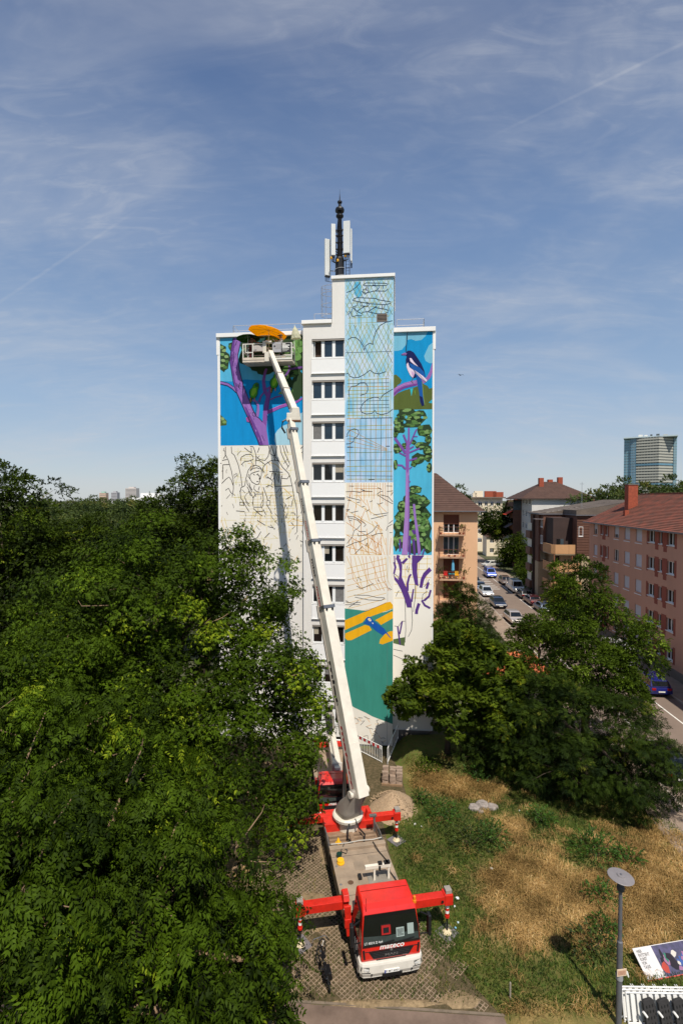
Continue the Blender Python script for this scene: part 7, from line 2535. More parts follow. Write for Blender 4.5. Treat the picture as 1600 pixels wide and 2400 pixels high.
# ---- grass: straw and green blades
def grass(name, label, pts, hmin, hmax, lean, w, cols, per=5, clump=.06):
    n = len(pts)
    idx = np.repeat(np.arange(n), per)
    base = np.array(pts)[idx] + np.c_[NR.normal(0, clump, (len(idx), 2)), np.zeros(len(idx))]
    wind = np.array(pts)[idx][:, :2]
    ang = 1.2 * np.sin(wind[:, 0] * .8) + 1.4 * np.cos(wind[:, 1] * .9 + wind[:, 0] * .3) + NR.normal(0, 1.3, len(idx))
    h = NR.uniform(hmin, hmax, len(idx))
    le = NR.uniform(.3, 1.0, len(idx)) * lean
    d = np.c_[np.cos(ang), np.sin(ang), np.zeros(len(idx))]
    side = np.c_[-np.sin(ang), np.cos(ang), np.zeros(len(idx))] * w
    mid = base + d * (le * h * .35)[:, None] + np.c_[np.zeros((len(idx), 2)), h * .62]
    tip = base + d * (le * h)[:, None] + np.c_[np.zeros((len(idx), 2)), h * np.maximum(.25, 1 - .5 * le)]
    V = np.stack([base - side, base + side, mid + side * .8, tip, mid - side * .8], 1)
    # blade: quad and tip triangle joined as one five-sided face pair
    m = len(idx)
    V = V.reshape(-1, 3).astype(np.float32)
    me = bpy.data.meshes.new(name)
    me.vertices.add(len(V))
    me.vertices.foreach_set('co', V.ravel())
    lp = np.empty((m, 7), np.int32)
    o = np.arange(m, dtype=np.int32) * 5
    for k, q in enumerate((0, 1, 2, 4, 4, 2, 3)):
        lp[:, k] = o + q
    me.loops.add(m * 7)
    me.loops.foreach_set('vertex_index', lp.ravel())
    me.polygons.add(m * 2)
    stt = np.empty((m, 2), np.int32)
    stt[:, 0] = np.arange(m) * 7
    stt[:, 1] = stt[:, 0] + 4
    me.polygons.foreach_set('loop_start', stt.ravel())
    me.update(calc_edges=True)
    me.materials.append(cols)
    a_ = me.attributes.new('tint', 'FLOAT', 'FACE')
    bx_, by_ = base[:, 0], base[:, 1]
    patch = .28 * np.sin(bx_ * 1.9 + 1.7 * np.sin(by_ * .8)) * np.sin(by_ * 2.2 + bx_ * .6) + .16 * np.sin(bx_ * 5.3 + by_ * 2.0) * np.sin(by_ * 6.1)
    a_.data.foreach_set('value', np.repeat(np.clip(.45 + patch + NR.normal(0, .22, m), 0, 1), 2).astype(np.float32))
    ob = bpy.data.objects.new(name, me)
    COL.objects.link(ob)
    tag(ob, label, 'grass', None, 'stuff')
    return ob


straw = leaf_mat('straw', lin(96, 76, 40), lin(200, 164, 104), .2, .15, lin(226, 196, 140))
gblade = leaf_mat('grass_green', lin(40, 58, 18), lin(88, 106, 38), .25, .2, lin(140, 130, 62))
dp, gp = [], []
gr_ = random.Random(21)
def on_lawn(x, y):
    if y < 15.95 - .07 * (x - 4) * (x < 5.2) or y > 33:
        return False
    if x < 2.5 + max(0, (19.5 - y)) * .75 and y < 28:
        return False
    if x < 4.0 and y > 26.0:
        return False
    return x < 16.6 + .09 * (y - 25)
for _ in range(40000):
    x, y = gr_.uniform(2.4, 17.4), gr_.uniform(15.4, 31.5)
    if not on_lawn(x, y):
        continue
    d = dry_amount(x, y)
    z = lawn_h(x, y)
    d += .30 * math.sin(x * 2.3 + y * 1.1) * math.sin(y * 2.9 - x * .7) + .15 * math.sin(x * 6.1) * math.sin(y * 5.3)
    if gr_.random() < d * .95 - .18:
        dp.append((x, y, z))
        if gr_.random() < .12:
            gp.append((x, y, z))
    elif gr_.random() < .62:
        gp.append((x, y, z))
for _ in range(2600):                                  # tufts in and around the pavers
    x, y = gr_.uniform(-4.5, 4.6), gr_.uniform(16.4, 24)
    if gr_.random() < .25 or x < -2.4 or x > 3.1 or y < 16.8:
        gp.append((x, y, .03))
grass('dry_grass', 'tall straw coloured dry grass of the meadow', dp, .10, .34, 1.7, .008, straw, 7, .10)
grass('green_grass', 'short green grass of the meadow', gp, .06, .20, .9, .011, gblade, 4, .11)
print('tufts', len(dp), len(gp))
# ================================================================== vehicles in the street
car_glass = M('car_glass', lin(22, 28, 32), .05, 0, .3, 2, 0, 1, 0, .8)
tail_m = M('tail_lamp', lin(150, 24, 24), .2, 0, .2, 8)
plate_m = M('plate_white', lin(226, 222, 210), .6)


def car_paint(name, c):
    return M('car_' + name, lin(*c), .25, .25, .05, 2, 0, 1, .8)


def make_car(label, x, y, rz, paint, kind='hatch', L=4.2, W=1.78, Hh=1.48, group='cars parked along the street', open_rear=False, world=None):
    """front of the car looks towards -y; wheels stand on the ground"""
    loc = world if world is not None else st(x, y, .03)
    t = thing({'van': 'parked_van'}.get(kind, 'parked_car'), label, 'van' if kind == 'van' else 'car', loc, ST_A + rz if world is None else rz, group)
    h2 = L / 2
    if kind == 'van':
        low = [(-h2, .38), (-h2 - .02, .75), (-h2 + .12, .98), (-h2 + .75, 1.12), (h2 - .06, 1.12), (h2, .95), (h2, .38)]
        top = [(-h2 + .72, 1.10), (-h2 + 1.35, Hh - .08), (-h2 + 1.7, Hh), (h2 - .2, Hh), (h2 - .05, Hh - .15), (h2 - .02, 1.10)]
    else:
        low = [(-h2, .34), (-h2 - .02, .58), (-h2 + .10, .74), (-h2 + .95, .90), (h2 - .5, .95), (h2 - .08, .88), (h2, .62), (h2 - .03, .34)]
        rear = h2 - .12 if kind == 'hatch' else h2 - .75
        top = [(-h2 + .92, .89), (-h2 + 1.62, Hh - .06), (-h2 + 2.1, Hh), (rear - .75, Hh - .02), (rear - .25, Hh - .16), (rear + .06, .93)]
    b = MB()
    rings = []
    for s, k in ((-1, .94), (-1, 1.0), (1, 1.0), (1, .94)):
        xx = s * W / 2 * (1.0 if k == 1.0 else 1.0) - (s * .0 if k == 1.0 else -s * 0)
        rings.append([(s * W / 2 * (.965 if k < 1 else 1) if k < 1 else s * (W / 2 - .05), yy * (k if k < 1 else 1), .34 + (z - .34) * (1 if k == 1 else .97)) for yy, z in low])
    rings = [rings[0], rings[1], rings[2], rings[3]]
    # outermost ring is the flank, the inner ring carries the full-length bumper line
    b.loft([[(-W / 2, yy * .985, z if z < .5 else z - .05) for yy, z in low], [(-W / 2 + .12, yy, z) for yy, z in low], [(W / 2 - .12, yy, z) for yy, z in low], [(W / 2, yy * .985, z if z < .5 else z - .05) for yy, z in low]])
    body = b.obj('body', paint, t, bev=.04)
    c = MB()
    c.loft([[(s * ((W / 2 - .06) - (z - .88) / (Hh - .88) * .20), yy, z) for yy, z in top] for s in (-1, 1)])
    cabin = c.obj('cabin', paint, t, bev=.03)

    def on(yy, z, s):
        return (s * ((W / 2 - .06) - (z - .88) / (Hh - .88) * .20 + .012), yy, z)
    f0, f1, bk0, bk1 = top[0], top[1], top[-1], top[-2]
    def lerp(a, c_, k):
        return (a[0] + (c_[0] - a[0]) * k, a[1] + (c_[1] - a[1]) * k)
    def screen_quad(a, c_, sg):
        p0, p1 = lerp(a, c_, .10), lerp(a, c_, .94)
        n = Vector((0, c_[1] - a[1], -(c_[0] - a[0]))).normalized() * sg * .014
        q = []
        for (yy, z) in (p0, p1):
            w = ((W / 2 - .06) - (z - .88) / (Hh - .88) * .20) - .08
            q += [(-w, yy + n.y, z + n.z), (w, yy + n.y, z + n.z)]
        return [q[0], q[1], q[3], q[2]]
    MB().poly(screen_quad(f0, f1, -1)).obj('windscreen', car_glass, cabin, fix=False)
    if not open_rear:
        MB().poly(screen_quad(bk0, bk1, 1)).obj('rear_window', car_glass, cabin, fix=False)
    else:
        MB().box(-W / 2 + .14, h2 - .03, .5, W / 2 - .14, h2 + .012, Hh - .2).obj('load_opening', dark_hole, cabin)
        for s in (-1, 1):
            MB().box(s * W / 2 - .03, h2 + .02, .45, s * W / 2 + .03, h2 + .8, Hh - .12).obj('rear_door', paint, cabin)
    zt, zb = Hh - .14, (1.16 if kind == 'van' else .96)
    ys_ = [f0[0] + .28, (f0[0] + bk0[0]) / 2 - .05, bk0[0] - .22] if kind != 'van' else [f0[0] + .25, f0[0] + 1.25]
    for s in (-1, 1):
        for i in range(len(ys_) - 1):
            a, e = ys_[i] + .03, ys_[i + 1] - .03
            ta = a + (.52 if i == 0 else 0)
            te = e - (.28 if i == len(ys_) - 2 and kind != 'van' else 0)
            MB().poly([on(a, zb, s), on(e, zb, s), on(te, zt, s), on(ta, zt, s)]).obj('side_window', car_glass, cabin, fix=False)
    for s in (-1, 1):
        for yy in (-h2 + .85, h2 - .80):
            wheel(t, s * (W / 2 - .12), yy, .32, .22)
        MB().box(s * (W / 2 - .36) - .2, -h2 - .03, .60, s * (W / 2 - .36) + .2, -h2 + .08, .72).obj('headlight', lampw, body, bev=.02)
        MB().box(s * (W / 2 - .28) - .16, h2 - .08, .66, s * (W / 2 - .28) + .16, h2 + .02, .84).obj('tail_light', tail_m, body, bev=.02)
        MB().box(s * (W / 2 + .08) - .08, f0[0] + .35, .95, s * (W / 2 + .08) + .08, f0[0] + .5, 1.08).obj('mirror', paint, body, bev=.02)
    MB().box(-.26, -h2 - .045, .40, .26, -h2 - .015, .50).obj('number_plate', plate_m, body)
    MB().box(-.26, h2 + .005, .50, .26, h2 + .03, .60).obj('number_plate', plate_m, body)
    MB().box(-.55, -h2 - .035, .50, .55, -h2 - .012, .58).obj('grille', tblack, body)
    return t


make_car('silver hatchback parked nearest in the side street', -4.75, -8.0, R(3), car_paint('silver', (186, 176, 168)), 'hatch', 4.3, 1.8, 1.5)
make_car('dark blue hatchback parked behind the silver one', -4.8, 1.8, R(2), car_paint('navy', (24, 32, 52)), 'hatch', 4.2, 1.8, 1.5)
make_car('pale grey car parked third on the left of the street', -4.85, 11.0, R(1), car_paint('pale', (204, 206, 208)), 'hatch', 4.4, 1.82, 1.6)
make_car('blue grey car parked fourth on the left of the street', -4.9, 16.4, 0, car_paint('bluegrey', (60, 76, 98)), 'sedan', 4.5, 1.8, 1.48)
make_car('dark teal car parked fifth on the left of the street', -4.9, 22.0, 0, car_paint('teal', (40, 62, 70)), 'hatch', 4.2, 1.78, 1.5)
make_car('black car parked farthest on the left near the peach block', -4.9, 27.4, 0, car_paint('black', (26, 28, 32)), 'hatch', 4.2, 1.78, 1.5)
make_car('bright blue van with white roof coming down the street', -.15, 32.0, 0, car_paint('blue', (22, 62, 150)), 'van', 4.9, 1.95, 2.0, 'cars driving in the street')
make_car('brown car parked on the right beyond the white van', 1.05, 23.2, 0, car_paint('brown', (112, 92, 80)), 'hatch', 4.4, 1.8, 1.55)
make_car('white van with its rear doors open on the right kerb', 1.05, 15.0, 0, car_paint('white', (222, 220, 214)), 'van', 5.0, 1.95, 2.1, open_rear=True)
make_car('dark car parked close behind the open white van', 1.05, 9.6, R(180), car_paint('charcoal', (40, 40, 44)), 'hatch', 4.2, 1.78, 1.5)
make_car('maroon car parked on the right before the elm', 1.05, 4.4, R(180), car_paint('maroon', (70, 28, 34)), 'sedan', 4.5, 1.8, 1.48)
make_car('steel blue car on the right half hidden by the elm', 1.05, -1.0, R(180), car_paint('steel', (70, 84, 108)), 'hatch', 4.2, 1.78, 1.5)
make_car('silver car parked crosswise at the far bend', 6.6, 50.0, R(-62), car_paint('silver', (186, 176, 168)), 'hatch', 4.3, 1.8, 1.5, 'cars at the far bend')
make_car('white car at the far bend left of the silver one', 3.2, 48.6, R(-60), car_paint('white', (222, 220, 214)), 'hatch', 4.2, 1.8, 1.5, 'cars at the far bend')
make_car('dark blue car between the two pale ones at the far bend', 4.9, 49.6, R(-61), car_paint('navy', (24, 32, 52)), 'hatch', 4.2, 1.8, 1.5, 'cars at the far bend')
make_car('grey car on the far right of the bend', 9.4, 51.0, R(-66), car_paint('grey', (96, 98, 104)), 'sedan', 4.4, 1.8, 1.48, 'cars at the far bend')
make_car('bright blue hatchback at the kerb below the pink block', .95, -31.8, R(180), car_paint('royal', (26, 36, 110)), 'hatch', 4.2, 1.78, 1.5)
make_car('white van parked ahead of the bright blue hatchback', 1.0, -25.2, R(180), car_paint('white', (222, 220, 214)), 'van', 5.6, 2.0, 2.4)
make_car('black car at the left kerb below the yew on the right edge', -4.9, -45.4, R(180), car_paint('black', (26, 28, 32)), 'sedan', 4.5, 1.8, 1.45)

# ================================================================== small things around the trucks
# street lamp with a flat disc head
lamp = thing('street_lamp', 'grey street lamp with a flat disc head beside the posters', 'street lamp', (8.66, 15.6, 0))
lg = M('lamp_grey', lin(112, 112, 118), .5, .3, .12, 3)
MB().lathe([(.085, 0), (.085, 2.7), (.075, 2.72), (.060, 2.74), (.056, 4.3)], 14).obj('post', lg, lamp, smooth=False)
MB().lathe([(.058, 2.74), (.059, 3.1)], 12).obj('sleeve', M('lamp_sleeve', lin(52, 50, 58), .5), lamp)
MB().lathe([(.06, 4.3), (.11, 4.34), (.12, 4.42), (.085, 4.56), (.075, 4.74)], 14).obj('lamp_neck', M('lamp_neck_dark', lin(66, 64, 66), .5), lamp)
dk_ = MB().lathe([(.01, -.01), (.10, -.005), (.37, .005), (.38, .015), (.37, .025), (.12, .05), (.11, .08), (.02, .085)], 28).obj('disc', M('lamp_disc', lin(138, 132, 132), .55, .2, .1, 4), lamp, (0, 0, 4.75), (R(2), R(4), 0))
MB().lathe([(.012, .08), (.035, .085), (.03, .11)], 10).obj('disc_knob', lg, dk_)
sg = MB().box(-.16, -.115, 1.70, .16, -.10, 1.92).obj('notice', M('notice_paper', lin(224, 196, 168), .8, 0, .08, 6), lamp, rot=(0, 0, R(8)))
MB().box(-.13, -.1185, 1.74, .13, -.1155, 1.88).obj('notice_print', M('notice_print', lin(196, 150, 124), .8, 0, .3, 30), sg)
MB().lathe([(.10, 1.5), (.105, 1.52), (.105, 1.66), (.10, 1.68)], 14).obj('tape_band', M('tape_clear', lin(160, 160, 164), .3, 0, .3, 20), lamp)
MB().prism([(.1, 1.72), (.16, 1.80), (.26, 1.74), (.30, 1.58), (.27, 1.57), (.22, 1.68)], -.02, .01, 'y').obj('torn_tape', ink_w, lamp)

# stacked white barriers with black rubber feet in front of them
wb = M('barrier_white', lin(228, 226, 222), .6, 0, .06, 3)
for k in range(3):
    t = thing('barrier', '%s of the white barrier grids leaning by the lamp' % ('foremost', 'middle', 'rearmost')[k], 'barrier', (8.98 - k * .07, 15.60 + k * .10, .03), R(-1))
    t.scale = (1, 1, .88)
    t.rotation_euler = (R(-14), 0, R(-1))
    f_ = MB()
    for z in (.06, .98):
        f_.tube([(0, 0, z), (2.1, 0, z)], .026, 6)
    for x in (0, 2.1):
        f_.tube([(x, 0, 0), (x, 0, 1.0)], .026, 6)
    f_.obj('frame', wb, t)
    for i in range(1, 11):
        MB().box(i * .191 - .055, -.012, .09, i * .191 + .055, .012, .95).obj('slat', wb, t)
    for x in (.45, .80, 1.15, 1.5, 1.85):
        for d in (0, .06):
            MB().tube([(x + d, 0, .98), (x + d - .05, 0, 1.07)], .012, 4).obj('hook', wb, t)
rub = M('foot_rubber', lin(48, 46, 46), .9, 0, .25, 5, .4, 30)
for k in range(4):
    o = thing('rubber_foot', '%s of four black rubber barrier feet leaning on the white grids' % ('leftmost', 'second', 'third', 'rightmost')[k], 'barrier foot', (9.62 + k * .47, 15.42, .03), 0, 'rubber barrier feet')
    o.rotation_euler = (R(-16), 0, R(14))
    MB().prism([(-.2, 0), (.2, 0), (.2, .78), (.14, .84), (-.14, .84), (-.2, .78)], -.05, .05, 'y').obj('plate', rub, o, bev=.015)
    for x in (-.11, 0, .11):
        for z in (.2, .36, .52, .66):
            MB().box(x - .02, -.056, z - .035, x + .02, -.051, z + .035).obj('slot', tblack, o)
    MB().box(-.16, -.0565, .02, .16, -.0515, .15).obj('red_mark', M('rubber_red', lin(92, 40, 40), .9, 0, .4, 12), o)
    MB().tube([(-.27, -.06, .58), (-.18, -.09, .44)], .035, 8).obj('handle', wb, o)

# banner announcing the mural
bnr = thing('poster_banner', 'wide poster with writing and a colourful picture lying behind the grids', 'poster', (10.45, 17.0, 0), R(9))
bnr.rotation_euler = (R(-58), R(-1), R(9))
bw = MB()
bw.box(0, -.01, .05, 2.6, .01, .95)
bo = bw.obj('sheet', M('poster_white', lin(206, 202, 200), .7, 0, .06, 3), bnr)
for i, (s_, w) in enumerate((('HIER', .20), ('ENTSTEHT', .42), ('KUNST', .26), ('VON', .17), ('TAXIS', .25))):
    lettering('lettering', s_, .125, ink_k, bo, (.10, -.014, .80 - i * .108), (1, 0, 0), (0, 0, 1), width=w, bold=.01)
MB().box(.72, -.014, .08, 2.6, -.0105, .93).obj('picture', M('poster_picture', lin(70, 64, 96), .7, 0, .8, 3.5, dirt=lin(40, 46, 60)), bo)
pr = random.Random(9)
for i in range(26):
    x, z = .78 + pr.random() * 1.7, .14 + pr.random() * .68
    w, h = pr.uniform(.05, .16), pr.uniform(.06, .2)
    c = pr.choice([(66, 92, 150), (150, 110, 140), (196, 150, 150), (60, 120, 100), (170, 70, 60), (196, 190, 180), (44, 40, 48), (90, 80, 140)])
    ang = [pr.uniform(.7, 1.2) for _ in range(6)]
    MB().poly([(min(2.58, x + w * a * math.cos(q * 1.047)), -.015 - i * .0006, z + h * a * math.sin(q * 1.047)) for q, a in enumerate(ang)]).obj('picture_patch', pc(c), bo, fix=False)
MB().box(0, -.016, .05, 2.6, -.0105, .078).obj('red_edge', M('poster_red', lin(196, 70, 62), .7), bo)
for x in (.1, 2.4):
    MB().tube([(x, .02, .05), (x, .16, .1)], .02, 5).obj('prop', bark_d, bnr)

# short post in the grass
tag(MB().lathe([(.03, 0), (.03, .55), (.02, .58)], 8).obj('marker_post', M('post_concrete', lin(150, 140, 126), .9), None, (5.55, 16.45, 0)), 'short thin marker post in the grass by the footpath', 'post')

# bicycle leaning left of the truck
bk = thing('bicycle', 'black bicycle parked on the pavers left of the red truck', 'bicycle', (-.55, 17.3, .065), R(14))
bk.rotation_euler = (0, R(-9), R(14))
kb_ = M('bike_black', lin(22, 22, 24), .4, .2, .1, 6)
def cyc_wheel(y, turn=0):
    w_ = MB()
    pts = [(.34 * math.cos(a), .34 * math.sin(a)) for a in np.linspace(0, 2 * math.pi, 25)]
    w_.tube([(p[0] * math.sin(turn), p[0] * math.cos(turn), .34 + p[1]) for p in pts], .022, 6, cap=False)
    o = w_.obj('wheel', rubber, bk, (0, y, 0))
    s_ = MB()
    for k in range(12):
        a = math.pi * k / 6
        s_.tube([(0, 0, .34), (.33 * math.cos(a) * math.sin(turn), .33 * math.cos(a) * math.cos(turn), .34 + .33 * math.sin(a))], .004, 3)
    s_.tube([(-.05, 0, .34), (.05, 0, .34)], .03, 8)
    s_.obj('spokes', steel, o)
cyc_wheel(-.52)
cyc_wheel(.54, R(38))
fr_ = MB()
for a, c in (((0, -.52, .34), (0, -.08, .28)), ((0, -.52, .34), (0, -.16, .72)), ((0, -.08, .28), (0, -.18, .86)), ((0, -.08, .28), (0, .36, .74)), ((0, -.15, .74), (0, .34, .80)), ((0, .34, .92), (0, .40, .66)), ((.05, .40, .66), (.05, .54, .34)), ((-.05, .40, .66), (-.05, .54, .34))):
    fr_.tube([a, c], .018, 6)
fr_.obj('frame', kb_, bk)
sd_ = MB().loft([[(x * k_, -.18 + yy, .90 + z) for x, z in ((-1, 0), (1, 0), (.7, -.05), (-.7, -.05))] for k_, yy, z in ((.02, .14, -.01), (.05, .02, 0), (.09, -.10, .01), (.08, -.15, .02))])
sd_.obj('saddle', kb_, bk)
hb_ = MB()
hb_.tube([(-.28, .22, 1.02), (-.20, .34, 1.04), (0, .36, 1.02), (.20, .34, 1.04), (.28, .22, 1.02)], .014, 6)
hb_.tube([(0, .34, .92), (0, .36, 1.03)], .016, 6)
ho = hb_.obj('handlebar', steel, bk)
for s in (-1, 1):
    MB().tube([(s * .26, .24, 1.02), (s * .30, .14, 1.01)], .02, 6).obj('grip', kb_, ho)
MB().box(-.07, -.75, .66, .07, -.28, .69).obj('rack', kb_, bk)
MB().box(.02, -.72, .40, .16, -.34, .66).obj('pannier', kb_, bk, bev=.03)
pd = MB()
pd.tube([(-.10, -.06, .20), (-.10, -.08, .28), (.10, -.08, .28), (.10, -.10, .36)], .014, 5)
pd.lathe([(.09, .045), (.09, .055)], 14, (0, -.08, .28), 'x')
pd.obj('crank', steel, bk)
MB().tube([(-.05, .0, .30), (-.22, .12, .02)], .012, 5).obj('kickstand', steel, bk)

# pallet of old stone blocks
stn = M('stone_block', lin(158, 136, 118), .95, 0, .3, 3, .7, 14)
pal = thing('stone_stack', 'stack of rough stone blocks beside the fence near the tower foot', 'stone stack', (2.95, 29.4, lawn_h(2.95, 29.4)), R(-8))
MB().box(-.6, -.5, 0, .6, .5, .10).obj('pallet', M('pallet_wood', lin(140, 112, 84), .9, 0, .25, 4), pal)
sm_ = []
for v in range(4):
    q = MB().box(-.17, -.13, 0, .17, .13, .20)
    r_ = random.Random(v)
    q.v = [(a + r_.uniform(-.025, .025), c + r_.uniform(-.025, .025), d + r_.uniform(-.02, .02)) for a, c, d in q.v]
    sm_.append(q.mesh('stone', stn))
for lay in range(3):
    for i in range(3):
        for j in range(3):
            if lay == 2 and (i, j) in ((0, 1), (1, 0)):
                continue
            o = shared('stone', sm_[(lay + i * 2 + j) % 4], pal, (-.40 + i * .38 + rng.uniform(-.02, .02) + (.05 if i > 0 else 0), -.31 + j * .29 + rng.uniform(-.02, .02), .105 + lay * .215), (rng.uniform(-.04, .04), rng.uniform(-.04, .04), rng.uniform(-.12, .12)))

# heap of gravel
gh = MB()
n_, rr_ = 26, 7
gr2 = random.Random(4)
vs = [(0, 0, .86)]
for k in range(1, rr_ + 1):
    f = k / rr_
    for i in range(n_):
        a = 2 * math.pi * i / n_
        R_ = 1.0 + .16 * math.sin(2 * a + .6) + .08 * math.sin(5 * a)
        vs.append((1.15 * R_ * f * math.cos(a) + gr2.uniform(-.03, .03), 1.45 * R_ * f * math.sin(a) + gr2.uniform(-.03, .03), max(-.03, .86 * (1 - f ** 1.3) + gr2.uniform(-.03, .03) if k < rr_ else -.04)))
fs = [(0, 1 + i, 1 + (i + 1) % n_) for i in range(n_)]
for k in range(rr_ - 1):
    o_ = 1 + k * n_
    fs += [(o_ + i, o_ + n_ + i, o_ + n_ + (i + 1) % n_, o_ + (i + 1) % n_) for i in range(n_)]
gh.add(vs, fs)
hp = thing('gravel_heap', 'heap of light brown gravel behind the right outrigger', 'gravel heap', (2.75, 26.9, .02), .3)
gravel = M('gravel', lin(172, 146, 116), .95, 0, .35, 14, 1.0, 60)
gh.obj('mound', gravel, hp, smooth=True)
pb_ = MB()
for _ in range(520):
    a, f = gr2.random() * 6.28, gr2.random() ** .5 * 1.08
    x, y = 1.15 * f * math.cos(a), 1.45 * f * math.sin(a)
    z = max(0, .86 * (1 - min(1, f) ** 1.3)) + .005
    s_ = gr2.uniform(.015, .045)
    pb_.add([(x - s_, y, z), (x, y - s_, z), (x + s_, y, z), (x, y + s_, z), (x, y, z + s_)], [(0, 1, 4), (1, 2, 4), (2, 3, 4), (3, 0, 4)])
po = pb_.obj('pebbles', gravel, hp, fix=False)
po['kind'] = 'stuff'

# pale rocks in the meadow
rock_m = M('rock_pale', lin(150, 140, 132), .95, 0, .45, 4, .8, 10)
def rock(label, x, y, sx, sy, sz, seed, mat=rock_m, group='pale rocks in the meadow'):
    r_ = random.Random(seed)
    bm = bmesh.new()
    bmesh.ops.create_icosphere(bm, subdivisions=2, radius=1)
    for v in bm.verts:
        k = 1 + r_.uniform(-.22, .16)
        v.co = Vector((v.co.x * sx * k, v.co.y * sy * k, max(-.2, v.co.z) * sz * k))
    me = bpy.data.meshes.new('rock')
    bm.to_mesh(me)
    bm.free()
    me.materials.append(mat)
    o = bpy.data.objects.new('rock', me)
    COL.objects.link(o)
    o.location = (x, y, lawn_h(x, y) if x > 2 else .03)
    return tag(o, label, 'rock', group)
rock('left one of the pale rocks in the meadow', 7.0, 26.75, .34, .26, .26, 1)
rock('large middle pale rock in the meadow', 7.5, 26.95, .42, .30, .34, 2)
rock('right one of the pale rocks in the meadow', 8.0, 26.8, .30, .26, .28, 3)
rock('small pale rock in front of the others in the meadow', 7.3, 26.45, .18, .15, .16, 4)
stone_y = M('rock_warm', lin(168, 138, 92), .95, 0, .3, 3, .8, 10)
for i, (x, y, s_) in enumerate(((-4.5, 21.6, .22), (-4.1, 21.9, .18), (-4.8, 22.0, .2), (-4.3, 22.3, .24), (-3.9, 21.5, .14))):
    rock('%s warm brown stone of the small pile under the big ash' % ('front', 'right', 'left', 'rear', 'smallest')[i], x, y, s_, s_ * .8, s_ * .7, 20 + i, stone_y, 'stones piled under the big ash')

# red and white barrier fence and white handrails at the tower foot
fe = thing('barrier_fence', 'red and white striped site barrier by the foot of the tower', 'barrier', (1.15, 33.0, 0), math.atan2(-1.45, 1.35))
f_ = MB()
for z in (.08, 1.05):
    f_.tube([(0, 0, z), (2.0, 0, z)], .022, 6)
for x in (0, 2.0):
    f_.tube([(x, 0, 0), (x, 0, 1.05)], .022, 6)
f_.obj('frame', wb, fe)
for i in range(10):
    MB().box(.02 + i * .196, -.014, .84, .02 + (i + 1) * .196, .014, 1.02).obj('stripe', wb if i % 2 else M('barrier_red', lin(190, 30, 30), .6), fe)
for i in range(1, 14):
    MB().box(i * .143 - .012, -.01, .10, i * .143 + .012, .01, .84).obj('bar', wb, fe)
def handrail(label, a, c, z0=1.0, drop=0):
    t = thing('handrail', label, 'railing', (a[0], a[1], a[2]), 0, 'white handrails at the tower foot')
    d = Vector(c) - Vector(a)
    f_ = MB()
    for z in (z0, z0 * .12):
        f_.tube([(0, 0, z), tuple(d + Vector((0, 0, z)))], .025, 6)
    f_.obj('rail', wb, t)
    n = max(2, int(d.length / .22))
    for i in range(n + 1):
        p = d * (i / n)
        MB().tube([tuple(p + Vector((0, 0, z0 * .12 if 0 < i < n else 0))), tuple(p + Vector((0, 0, z0)))], .012 if 0 < i < n else .024, 4).obj('baluster', wb, t)
    return t
handrail('white sloping handrail on the right of the cellar steps', (2.85, 31.3, .05), (3.75, 33.6, .55))
handrail('white handrail left of the second lift truck at the tower foot', (-1.75, 31.8, .05), (-1.95, 34.1, .4))
stp = thing('cellar_steps', 'concrete steps at the tower foot left of the second truck', 'steps', (-2.6, 33.2, 0), B_A)
for k in range(3):
    MB().box(-.7, k * .3, 0, .7, 1.0, .05 + .15 * (k + 1)).obj('step', M('step_concrete', lin(160, 148, 132), .95, 0, .15, 3), stp)
tag(MB().box(-.2, -1.1, .05, .2, 1.1, .09).obj('plank', M('plank_wood', lin(150, 118, 88), .9, 0, .3, 5), None, (-1.45, 31.4, .0), (0, 0, R(12))), 'weathered plank lying left of the second lift truck', 'plank')

# litter in the grass
for i, (x, y, c, s_) in enumerate(((4.75, 20.6, (226, 228, 226), .16), (4.55, 20.2, (230, 230, 224), .10), (4.35, 19.15, (120, 180, 214), .12), (4.5, 19.4, (200, 220, 230), .09), (3.7, 25.4, (224, 220, 210), .14), (4.0, 25.2, (214, 210, 200), .09), (6.6, 22.2, (226, 222, 214), .12), (9.3, 26.4, (226, 224, 216), .08))):
    lb_ = ('crumpled white paper on the grass beside the front outrigger', 'round white lid on the grass near the outrigger foot', 'pale blue wrapper by the front right outrigger foot', 'small clear bottle by the front right outrigger foot', 'white scrap beside the gravel heap', 'small scrap near the rear outrigger foot', 'white scrap in the middle of the meadow', 'white scrap at the edge of the yew shade')[i]
    q = MB()
    r_ = random.Random(40 + i)
    s_ *= .7
    ring = [(s_ * r_.uniform(.6, 1) * math.cos(k * 1.047), s_ * .6 * r_.uniform(.6, 1) * math.sin(k * 1.047), .02 + r_.uniform(0, .04)) for k in range(6)]
    q.add(ring + [(0, 0, .07)] + [(a, b2, .005) for a, b2, _ in ring], [(k, (k + 1) % 6, 6) for k in range(6)] + [(k, 7 + k, 7 + (k + 1) % 6, (k + 1) % 6) for k in range(6)])
    tag(q.obj('litter', M('litter_%d' % i, lin(*c), .6), None, (x, y, lawn_h(x, y) + .05), (0, 0, i)), lb_, 'litter', 'litter in the meadow')

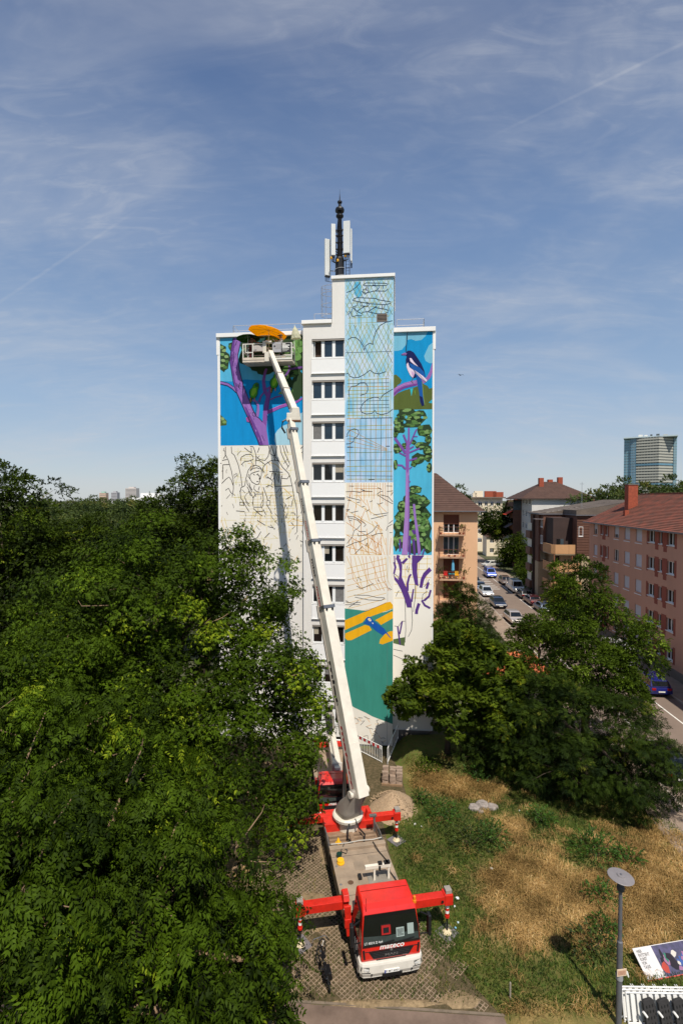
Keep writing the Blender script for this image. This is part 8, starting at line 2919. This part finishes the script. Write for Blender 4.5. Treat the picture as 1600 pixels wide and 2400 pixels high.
# ---- balcony life on the peach block (seen small)
BG = bg.matrix_basis if False else Matrix.Translation((17.0, 64.0, 0)) @ Matrix.Rotation(ST_A, 4, 'Z')
def bal(u, z, d):
    return BG @ Vector((-16 + u, -d, z))
def balcony_chair(label, u, c):
    t = thing('balcony_chair', label, 'chair', bal(u, 6.5, .7), ST_A, 'chairs on the third balcony')
    m = M('chair_%s' % c[0], lin(*c[1]), .5)
    MB().box(-.24, -.22, .40, .24, .22, .45).obj('seat', m, t)
    MB().box(-.24, .17, .45, .24, .22, .95).obj('backrest', m, t)
    for x in (-.21, .21):
        for y in (-.19, .19):
            MB().box(x - .02, y - .02, 0, x + .02, y + .02, .40).obj('leg', m, t)
balcony_chair('red chair on the balcony with the blue parasol', 12.0, ('red', (200, 36, 34)))
balcony_chair('yellow chair on the balcony with the blue parasol', 13.4, ('yellow', (226, 170, 30)))
t = thing('closed_parasol', 'closed light blue parasol on a balcony of the peach block', 'umbrella', bal(12.9, 6.5, .8), ST_A)
MB().lathe([(.02, 0), (.02, 2.6)], 6).obj('pole', steel, t)
MB().lathe([(.10, .95), (.20, 1.1), (.17, 1.8), (.10, 2.3), (.03, 2.45)], 8).obj('canopy', M('parasol_blue', lin(96, 170, 206), .8), t)
t = thing('balcony_table', 'small turquoise table under the closed blue parasol', 'table', bal(12.75, 6.5, .8), ST_A)
MB().box(-.35, -.3, .62, .35, .3, .66).obj('table_top', M('table_teal', lin(60, 150, 160), .6), t)
for x in (-.3, .3):
    for y in (-.25, .25):
        MB().box(x - .02, y - .02, 0, x + .02, y + .02, .62).obj('leg', steel, t)
for i, (u, z, d, k, lb_) in enumerate(((14.1, 12.05, 1.0, 1.0, 'leafy plant at the right end of the top balcony'), (11.4, 12.05, 1.0, .5, 'small plant at the left end of the top balcony'), (13.7, 12.05, .9, .6, 'green plant inside the top balcony'), (14.1, 9.27, 1.0, .8, 'plant at the right end of the second balcony'), (12.4, 9.27, 1.0, .4, 'little pot plant on the left of the second balcony'), (13.1, 9.27, 1.0, .4, 'little pot plant on the right of the second balcony'), (11.3, 6.5, 1.0, 1.3, 'tall plant at the left end of the third balcony'), (14.2, 6.5, 1.0, 1.3, 'tall plant at the right end of the third balcony'))):
    t = thing('potted_plant', lb_, 'plant', bal(u, z, d), 0, 'plants on the peach balconies')
    MB().lathe([(.10, 0), (.15, .26), (.13, .26), (.09, .22)], 8).obj('pot', M('pot_clay', lin(150, 80, 56), .9), t)
    n = int(60 * k)
    P = NR.normal(0, .22 * (.6 + .5 * k), (n, 3)) + np.array((0, 0, .45 + .35 * k))
    me = leaf_mesh('foliage', P, P - np.array((0, 0, .3)), .22 * NR.uniform(.7, 1.3, n), NR.uniform(0, 1, n), S_T, leaf_b)
    o = bpy.data.objects.new('foliage', me)
    COL.objects.link(o)
    o.parent = t
    o['kind'] = 'stuff'

# round blue traffic sign in front of the elm
t = thing('traffic_sign', 'round blue traffic sign at the right kerb above the elm', 'traffic sign', st(2.4, -9.5, .1), 0)
MB().lathe([(.03, 0), (.03, 2.6)], 8).obj('post', metal, t)
MB().lathe([(.01, -.012), (.30, -.012), (.30, .012), (.01, .012)], 20, (0, -.05, 2.3), 'y').obj('disc', M('sign_blue', lin(52, 70, 190), .5), t)

# a far bird gliding beside the tower
t = thing('bird', 'tiny dark bird flying right of the tower', 'bird', (16.4, 71, 33.5), .4)
bb2 = MB().loft([[(x, y_, z) for x, z in ((-k, 0), (0, -k * .8), (k, 0), (0, k * .8))] for y_, k in ((-.22, .01), (-.12, .05), (.05, .06), (.22, .02), (.34, .03))])
bb2.add([(.04, -.05, .02), (.30, -.02, .14), (.62, .10, .04), (.30, .10, .12), (.04, .10, .02)], [(0, 1, 3, 4), (1, 2, 3)])
bb2.add([(-.04, -.05, .02), (-.30, -.02, .14), (-.62, .10, .04), (-.30, .10, .12), (-.04, .10, .02)], [(0, 1, 3, 4), (1, 2, 3)])
bb2.obj('body', black, t)
